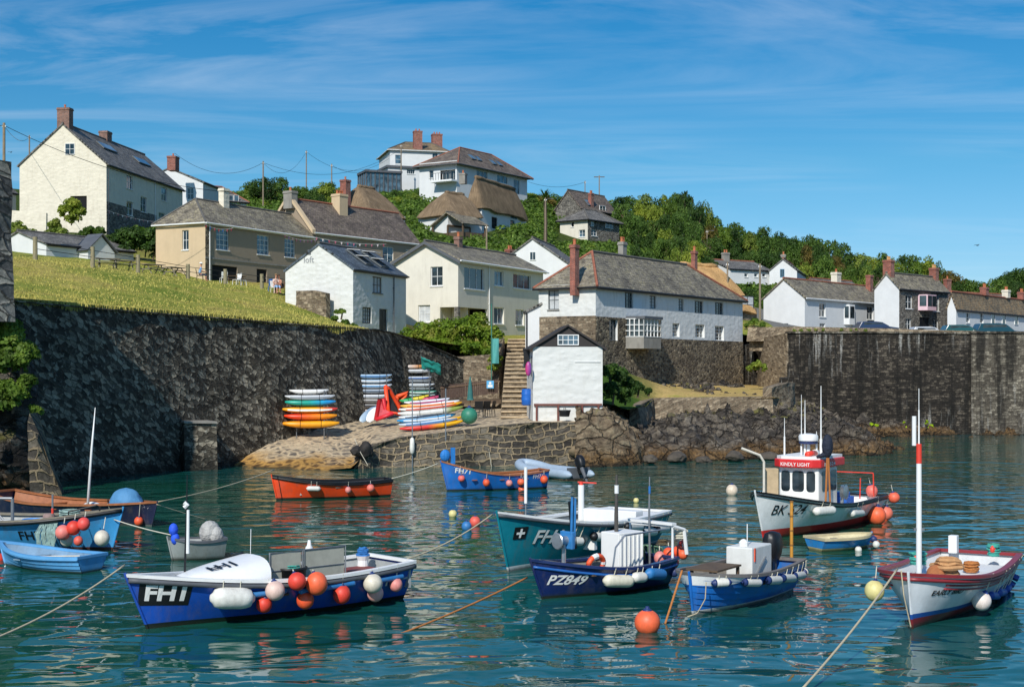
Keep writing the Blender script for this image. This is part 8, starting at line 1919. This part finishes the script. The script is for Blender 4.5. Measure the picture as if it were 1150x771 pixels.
for k,(px,py,D,s_) in enumerate(((668,512,78,.9),(700,512,78.3,.8),(730,515,78.8,.7),(760,513,80,.9),(790,517,79.6,.7),(825,512,81,.9),(862,513,82,.8),(905,508,84,.7),(682,498,78.6,1.0),(648,506,77.6,.9))):
    boulder(['barnacled tan boulder below the hut outcrop','pointed tan boulder at the foot of the hut outcrop','small boulder in the dark cleft','rounded boulder at the waterline right of the cleft','low brown boulder at the waterline','brown waterline boulder below the dry lawn','weedy boulder left of the rock finger','boulder at the root of the rock finger','large tan boulder against the hut outcrop','blocky boulder ending the quay wall'][k],pt(px,py,D),s_*.72,M['bouldt'] if k in(0,1,8,9) else M['bouldg'],k+5,(1,.8,.55))
# driftwood shrub on the lawn
t=empty('bare_shrub',ptz(790,100,3.45)); tag(t,'low dark bare shrub on the dry lawn','shrub'); mb=MB()
for k in range(46): a=random.uniform(0,PI*2); r_=random.uniform(.3,1.1); mb.tube([(r_*.3*math.cos(a),r_*.2*math.sin(a),0),(r_*math.cos(a)*1.1,r_*.5*math.sin(a),random.uniform(.15,.45))],[.03,.015],4)
mb.build('twigs',M['wood'],t,uv=False)
# ================================================================ fence, tables, people on the meadow edge
fp=[(39.5,266,97),(104,277,101),(155,286,105),(211,296.5,111),(253,302,112),(294,307.5,113),(333,311,107)]
c=pt(*fp[0]); t=empty('rail_fence',(c.x,c.y,th(c.x,c.y))); tag(t,'post and wire fence along the top of the meadow','fence'); o0=Vector(t.location); tops=[]
PW=pm('8d8467',.85,.25,6,.5)
for px,py,D in fp:
    q=pt(px,py,D); z0=th(q.x,q.y); hgt=max(q.z-z0,1.0); mb=MB(); b0=Vector((q.x,q.y,z0))-o0; mb.tube([b0-Vector((0,0,.5)),b0+Vector((0,0,hgt))],[.17,.15],9); mb.build('post',PW,t,uv=False); tops.append((b0,hgt))
for f_ in (.82,.5): 
    mb=MB(); mb.tube([b0+Vector((0,-.05,hh*f_)) for b0,hh in tops],.022,5); mb.build('wire',M['blk'],t,uv=False)
def bench_table(label,px,D,rz,m):
    x=(px-575)*D/F; t=empty('picnic_table',(x,D,th(x,D)),rz); tag(t,label,'picnic table'); mb=MB(); mb.bx(-.9,.9,-.38,.38,.72,.77); mb.build('tabletop',m,t,uv=False)
    for y in (-.72,.72): mb=MB(); mb.bx(-.9,.9,y-.14,y+.14,.43,.47); mb.build('bench_seat',m,t,uv=False)
    for x_ in (-.6,.6):
        for s_ in (-1,1): mb=MB(); mb.tube([(x_,s_*.75,0),(x_,s_*.15,.73)],.04,5); mb.build('leg',m,t,uv=False)
        mb=MB(); mb.bx(x_-.03,x_+.03,-.75,.75,.36,.42); mb.build('brace',m,t,uv=False)
for k,(px,D) in enumerate(((121,107),(138,108.5),(172,110.5),(196,112.5))): bench_table(['leftmost','second','third','rightmost'][k]+' weathered picnic table behind the meadow fence',px,D,.3*k+.2,M['woodgrey'])
bench_table('brown picnic table in the dark doorway of the beige house',264,117,.4,M['wood'])
def cxy(px,D): x=(px-575)*D/F; return Vector((x,D,th(x,D)))
chair('white garden chair left of the beige house doorway',cxy(251,114.5),.5,M['framew']); chair('white garden chair in front of the beige house',cxy(266,114),2.4,M['framew']); chair('white garden chair nearest the narrow door',cxy(272,114.5),-.9,M['framew'])
SKIN=pm('c98f74',.6,.08,6,.05); 
def skinmesh(name,V,E,Rr,m,parent,root=0,sub=1):
    me=bpy.data.meshes.new(name); me.from_pydata(V,E,[]); o=link_mesh(name,me,m,parent); md=o.modifiers.new('Skin','SKIN')
    if not me.skin_vertices: return o
    for i,r_ in enumerate(Rr): me.skin_vertices[0].data[i].radius=(r_,r_) if not hasattr(r_,'__len__') else r_
    me.skin_vertices[0].data[root].use_root=True; s_=o.modifiers.new('Sub','SUBSURF'); s_.levels=sub; s_.render_levels=sub; md.use_smooth_shade=True; return o
def person(label,p,rz,shirt,legs,hat=None,hair='4a3526',lean=0.0,skin=SKIN,bare=False):
    """seated figure, facing local +y, seat at 0.45 m"""
    t=empty('person',p,rz); tag(t,label,'person')
    V=[(0,0,.50),(0,-.02+lean*.2,.72),(0,-.02+lean*.5,.98),(0,.0+lean*.6,1.12),(0,.02+lean*.65,1.20)]; Rr=[(.15,.11),(.13,.10),(.17,.10),.055,.055]; E=[(0,1),(1,2),(2,3),(3,4)]
    def chain(start,pts,rs):
        i=start
        for q,r_ in zip(pts,rs): V.append(q); Rr.append(r_); E.append((i,len(V)-1)); i=len(V)-1
        return i
    hd=(0,.04+lean*.65,1.31); i=chain(4,[hd,(0,.03+lean*.65,1.42)],[(.085,.1),.055])
    for s_ in (-1,1):
        chain(0,[(s_*.1,.06,.50),(s_*.13,.46,.52),(s_*.13,.46,.28),(s_*.13,.47,.08),(s_*.13,.62,.04)],[.095,.07,.06,.04,.035])
        w_=chain(2,[(s_*.19,lean*.5,1.02),(s_*.26,.1+lean*.4,.78),(s_*.17,.36,.72)],[.06,.045,.03])
        h_=chain(w_,[(s_*.14,.43,.72)],[(.035,.018)])
        for k in range(4): chain(h_,[(s_*(.165-.018*k),.49,.715),(s_*(.165-.018*k),.52+.008*(k in(1,2)),.695)],[.009,.007])
        chain(h_,[(s_*.11,.45,.71),(s_*.10,.475,.70)],[.01,.008])
    skinmesh('body',V,E,Rr,skin,t)
    if not bare:
        V=[(0,-.0,.50),(0,-.02+lean*.2,.72),(0,-.02+lean*.5,.98),(0,lean*.58,1.1)]; E=[(0,1),(1,2),(2,3)]; Rr=[(.18,.14),(.16,.125),(.195,.125),.075]
        for s_ in (-1,1): V+= [(s_*.19,lean*.5,1.02),(s_*.25,.08+lean*.4,.82)]; n_=len(V); E+=[(2,n_-2),(n_-2,n_-1)]; Rr+=[.078,.065]
        skinmesh('shirt',V,E,Rr,pm(shirt,.8,.12,6,.2),t)
    V=[(0,-.02,.54),(0,0,.48)]; E=[(0,1)]; Rr=[(.17,.13),(.18,.14)]
    for s_ in (-1,1): V+=[(s_*.1,.08,.50),(s_*.13,.44,.53),(s_*.13,.46,.36)]; n_=len(V); E+=[(1,n_-3),(n_-3,n_-2),(n_-2,n_-1)]; Rr+=[.11,.088,.08]
    skinmesh('trousers',V,E,Rr,pm(legs,.8,.12,6,.2),t)
    mb=MB(); mb.ball((0,hd[1]-.015,1.40 if not hat else 1.41),.11,12,8,(.92,1.05,.75)); mb.build('hair' if not hat else 'hat',pm(hat or hair,.8,.1,6,.1),t,smooth=True,uv=False)
    if hat: mb=MB(); mb.lathe([(.17,1.385),(.16,1.4)],(0,hd[1]+.01,0),14); mb.build('hat_brim',pm(hat,.8,.1,6,.1),t,uv=False)
    mb=MB()
    for s_ in (-1,1): mb.ball((s_*.032,hd[1]+.092,1.335),.011,6,4)
    mb.box((0,hd[1]+.09,1.265),(.045,.012,.008)); mb.build('eyes_and_mouth',M['dark'],t,uv=False)
    mb=MB(); mb.add([(-.014,hd[1]+.088,1.30),(.014,hd[1]+.088,1.30),(0,hd[1]+.118,1.295),(0,hd[1]+.088,1.34)],[(0,1,2),(0,2,3),(1,3,2)])
    for s_ in (-1,1): mb.ball((s_*.088,hd[1]+.0,1.32),.026,6,5,(.4,.8,1.1))
    mb.build('nose_and_ears',skin,t,uv=False,smooth=True); return t
q=cxy(224.5,111.8); chair('plain dark chair under the person in the light blue shirt',q,-1.3,M['wood']); person('person in a light blue shirt and white hat sitting sideways by the fence',q,-1.3,'86b4dc','39445c',hat='eeeeea',lean=.1)
q=cxy(305,107.5); chair('blue camping chair left of the picnic group',q,.3,M['brightblue'])
q=cxy(309,107); chair('camping chair with striped cloth under the person in the pale shirt',q,-2.4,M['framew']); person('person in a pale pink shirt and light blue shorts seated by the white cottage',q,-2.4,'e2c4b4','88acd4',hair='8a6a4a',lean=.15)
q=cxy(314.5,107.3); chair('low chair under the bare-chested person',q,2.6,M['wood']); person('bare-chested person seated in the middle of the picnic group',q,2.6,'d8a080','c46a52',bare=True,lean=.2)
q=cxy(327,106.2); chair('wooden chair beside the last fence post under the person in red',q,-2.9,M['wood']); person('person in a red patterned top seated next to the last fence post',q,-2.9,'a8504c','3a3f58',lean=.15)
q=cxy(336,106); chair('dark blue chair at the right end of the picnic group',q,1.2,M['navyp'])
# ================================================================ poles and wires
def upole(label,px,pyt,pyb,D,r_=.14,cross=False,lamp=False):
    p=pt(px,pyb,D); z0=min(p.z,th(p.x,D)); t=empty('utility_pole',(p.x,D,z0)); tag(t,label,'pole'); H=zat(pyt,D)-z0; mb=MB(); mb.tube([(0,0,-.5),(0,0,H)],[r_*.85,r_*.65],9); mb.build('pole',pm('857763',.9,.25,5,.4),t,uv=False)
    mb=MB(); mb.tube([(-.12,0,H-.35),(.12,0,H-.35)],.03,6)
    for s_ in (-1,1): mb.lathe([(.05,0),(.06,.06),(.03,.14)],(s_*.1,0,H-.33),8)
    mb.build('insulator',M['framew'],t,uv=False)
    if cross: mb=MB(); mb.box((0,0,H-.25),(1.7,.1,.12)); mb.build('crossarm',M['wood'],t,uv=False)
    if lamp: mb=MB(); mb.tube([(0,0,H-.5),(.3,0,H-.1),(.7,0,H-.1)],.03,6); mb.box((.8,0,H-.12),(.35,.14,.09)); mb.build('lamp_head',M['lead'],t,uv=False)
    return Vector((p.x,D,z0+H-.2))
P1=upole('tall wooden pole at the far left edge above the granite wall end',4.5,138,290,112,.16); P2=upole('thin pole rising behind the left roof slope of the farmhouse',33,152,190,172,.12)
P3=upole('wooden pole in the trees right of the white bungalow',295.5,181,226,192); P4=upole('thin pole on the skyline between the two other left-hand poles',344,169,210,215,.12); P5=upole('short thin pole on the skyline left of the conservatory',372.5,184,206,215,.12)
P6=upole('dark pole standing in front of the Edwardian house',450.5,162,206,225,.13); P7=upole('pole with lamp beside the palm right of the larger thatch',612.5,222,262,172,.12,lamp=True); P8=upole('T-topped pole on the skyline above the slate house',673,197,216,226,.12,True); P9=upole('slender pole just left of the T-topped pole',657,203,218,226,.1)
P10=upole('pale pole among the trees on the middle of the hillside',760.5,237,270,212,.13); P11=upole('leaning pale pole with lamp right of the middle hillside trees',794,258,288,205,.12,lamp=True); P12=upole('pole rising from the straw thatched roof',817,294,326,146,.12); P13=upole('tall pole at the right edge of the straw thatched cottage',853.5,296,345,136,.14)
P14=upole('carved-topped thin pole behind the middle cream house chimney',546.5,252,285,132,.12)
def wire(label,a,b,sag=1.0):
    pts=[]; 
    for i in range(19): u=i/18; q=a.lerp(b,u); q.z-=sag*4*u*(1-u); pts.append(q)
    mb=MB(); mb.tube(pts,.022,4); o=mb.build('overhead_wire',M['blk'],None,uv=False); tag(o,label,'wire')
wire('overhead wire crossing in front of the cream farmhouse from the left pole',P1,pt(262,216,118),1.0); wire('upper wire from the left pole to the thin pole behind the farmhouse',P1,P2,.8); wire('wire from the white gabled house to the pole in the trees',pt(196,172,186),P3,2.0)
wire('wire between the pole in the trees and the skyline pole',P3,P4,2.2); wire('low wire from the skyline pole to the Edwardian house',P4,pt(437,178,232),2.4); wire('wire from the short skyline pole to the conservatory',P5,pt(415,190,222),.8); wire('wire from the hip-roofed house to the slender skyline pole',pt(593,204,215),P9,.8); wire('wire running out of the left edge of the picture from the tall pole',P1,pt(-60,128,108),.3); wire('wire rising from the trees pole to the Edwardian house roof',P3,pt(452,166,230),2.8)
# aerials on chimneys
# ================================================================ cars on the quay
def car(label,px,D,L,W,H,m,rz):
    x=(px-575)*D/F; t=empty('parked_car',(x,D,th(x,D)),rz); tag(t,label,'car'); hl=L/2; hw=W/2
    prof=[(-hl,.35),(-hl,.75),(-hl*.96,.9),(-hl*.8,H),(-hl*.1,H+.02),(hl*.18,H-.05),(hl*.5,.95),(hl*.95,.82),(hl,.6),(hl,.35),(hl*.8,.25),(-hl*.8,.25)]
    mb=MB(); mid=[(p[0],hw if p[1]<1.0 else hw*.86,p[1]) for p in prof]; oth=[(a,-b_,c_) for a,b_,c_ in mid]; n=len(prof); mb.add(mid+oth,[tuple(range(n))[::-1],tuple(range(n,2*n))]+[(i,(i+1)%n,n+(i+1)%n,n+i) for i in range(n)]); mb.build('body',m,t,uv=False,bevel=.05)
    mb=MB()
    for s_ in (-1,1): y=s_*(hw*.9+.03); mb.add([(-hl*.74,y,.95),(hl*.36,y,.97),(hl*.14,y,H-.12),(-hl*.7,y,H-.1)],[(0,1,2,3)])
    mb.add([(hl*.5+.02,-hw*.78,1.0),(hl*.5+.02,hw*.78,1.0),(hl*.2+.03,hw*.74,H-.08),(hl*.2+.03,-hw*.74,H-.08)],[(0,1,2,3)]); mb.build('window',M['glass'],t,uv=False)
    for sx_ in (-.62,.62):
        for s_ in (-1,1):
            mb=MB(); mb.lathe([(.2,-.1),(.31,-.1),(.33,-.05),(.33,.05),(.31,.1),(.2,.1)],(sx_*hl,s_*(hw-.08),.33),16,Matrix.Rotation(PI/2,3,'X')); w_=mb.build('wheel',M['blk'],t,uv=False,smooth=True,angle=40)
            mb=MB(); mb.lathe([(.19,-.105),(.19,.105)],(sx_*hl,s_*(hw-.08),.33),12,Matrix.Rotation(PI/2,3,'X')); mb.build('rim',ALU,w_,uv=False)
    for s_ in (-1,1): mb=MB(); mb.box((hl-.02,s_*hw*.7,.68),(.06,.3,.14)); mb.build('headlight',M['framew'],t,uv=False,bevel=.02)
PAINT=lambda c:pm(c,.2,.03,2,0,coat=.8)
car('dark green hatchback at the left of the cars by the harbour wall',1081,132,4.0,1.7,1.42,PAINT('24504c'),.05); car('small maroon car half hidden between the two dark ones',1100,137,3.6,1.65,1.35,PAINT('5c2430'),.4); car('large dark teal estate car at the right of the parked cars',1121,131,4.8,1.85,1.62,PAINT('1d4046'),.04); car('pale silver car in front of the grey stone house',1043,138,4.0,1.7,1.4,PAINT('b9bdbf'),.1); car('dark blue car roof showing in front of the long white cottage',984,136,4.1,1.7,1.4,PAINT('2c3850'),.1)
# gulls
def gull(label,px,py,D,rz,dk=True):
    t=empty('bird',pt(px,py,D),rz); t.scale=(.5,.5,.5); tag(t,label,'bird'); m=pm('2a2c30' if dk else 'd8d8d4',.7,.1,5,0); mb=MB(); mb.ball((0,0,0),.07,10,6,(2.6,1,.9)); mb.ball((.19,0,.02),.045,8,6,(1.2,1,1)); mb.tube([(.22,0,.02),(.29,0,.0)],[.015,.004],5); mb.add([(-.16,-.04,0),(-.16,.04,0),(-.32,.07,0),(-.32,-.07,0)],[(0,1,2,3)]); mb.build('body',m,t,smooth=True,uv=False)
    for s_ in (-1,1): mb=MB(); mb.add([(.08,s_*.04,.02),(-.08,s_*.04,.02),(-.04,s_*.3,.13),(.09,s_*.28,.13),(-.1,s_*.6,.03),(.0,s_*.56,.04)],[(0,1,2,3),(3,2,4,5)]); mb.build('wing',m,t,uv=False)
gull('small dark bird flying in the clear sky at the far right',1097.5,275.5,95,.4); gull('tiny dark bird in the sky at the far left beside the pole',12,171,110,1.2)
# bunting
def bunting(label,a,b,n,cols):
    t=empty('bunting',a); tag(t,label,'bunting'); d=b-a; P=[]; mb=MB()
    for i in range(n*2+1): u=i/(n*2); P.append(d*u-Vector((0,0,.25*4*u*(1-u))))
    mb.tube(P,.012,4); mb.build('string',M['framew'],t,uv=False)
    for i in range(n):
        q=P[2*i+1]; mb=MB(); e=d.normalized()*.12; mb.add([q-e,q+e,q-Vector((0,0,.28))],[(0,1,2)]); mb.build('flag',pm(cols[i%len(cols)],.7,.05,4,0),t,uv=False)
bunting('red and blue bunting along the beige house gutter',pt(229,251.5,121.3),pt(262,256,124.5),7,['c83a44','2f6ab8','d85a66']); bunting('pink bunting below the gutter between beige house and terrace',pt(318,263,129),pt(356,269,134),9,['c0607a','9a5aa0','d8a0a8']); bunting('string of pink bunting in front of the terrace windows',pt(352,266,135),pt(434,274,141),12,['c86a80','e8d8d8','b04a60']); bunting('red and white bunting across the farmhouse stone storey',pt(120,236,148),pt(186,250,160),14,['c87078','e8dcd8'])
# loft lettering
h=[o for o in COL.objects if o.name=='loft_cottage'][0]; Mi=h.matrix_basis.inverted()
lc=Matrix.Translation(h.location)@Matrix.Rotation(h.rotation_euler.z,4,'Z')
hh=[x for x in (lc.inverted()@pt(341,290,101),)][0]
Mx=Matrix(((0,0,-1,-.02),(-1,0,0,0),(0,1,0,0),(0,0,0,1)))
a_=Vector((math.cos(h.rotation_euler.z),math.sin(h.rotation_euler.z),0)); hit=lc.inverted()@isect(341,295,h.location,a_)
flat_text('loft',.62,Matrix.Translation((-.02,hit.y,hit.z))@Matrix(((0,0,-1,0),(-1,0,0,0),(0,1,0,0),(0,0,0,1))),pm('8d9092',.7,.1,4,0),h,.01)
hit=lc.inverted()@isect(347.5,283,h.location,a_); mb=MB(); mb.box((-.03,hit.y,hit.z),(.03,.25,.35)); mb.build('wall_light',M['lead'],h,uv=False)
# ================================================================ fixed gear becomes part of its boat
BOATS=[FH1,TEAL,PZ,CL,EB,BK,TN,OB,F71,NV,B5,DG]
FIXED={'mast','whip_aerial','radar_post','lever','instrument_board','white_post','engine_box','net_hauler','gantry','rail','console','outboard_motor','bamboo_mast','roof_gear','derrick','bow_davit','hatch_box','hauler','gallows','tube_rail','pulpit','short_post','rope_coil_capstan','engine_cover'}
REN={'bamboo_mast':'mast','roof_gear':'radar','bow_davit':'davit','rail':'hand_rail','white_post':'post','radar_post':'post','short_post':'post'}
bpy.context.view_layer.update()
for o in [x for x in COL.objects if x.parent is None and x.type=='EMPTY']:
    nm=o.name.split('.')[0]
    if nm not in FIXED: continue
    best=None
    for b in BOATS:
        l=b.M.inverted()@Vector(o.location)
        if -1.2<l.x<b.L+.8 and abs(l.y)<b.B/2+.5:
            e=abs(l.y)
            if best is None or e<best[0]: best=(e,b)
    root=best[1].root if best else ([x for x in COL.objects if x.name.startswith('inflatable_dinghy')][0] if nm=='outboard_motor' else None)
    if root is None: print('no boat for',o.name); continue
    Mr=Matrix.Translation(root.location)@Matrix.Rotation(root.rotation_euler.z,4,'Z'); Mo=Matrix.Translation(o.location)@Matrix.Rotation(o.rotation_euler.z,4,'Z')
    kids=[c for c in o.children]; main=kids[0]; lab=o.get('label')
    main.parent=root; main.matrix_basis=Mr.inverted()@Mo
    for k in kids[1:]: k.parent=main
    if lab: main['label']=lab
    bpy.data.objects.remove(o); main.name=REN.get(nm,nm)
for o in COL.objects:
    if o.get('label') and len(o['label'].replace('-',' ').split())>16: print('LONG',o.name,len(o['label'].split()))
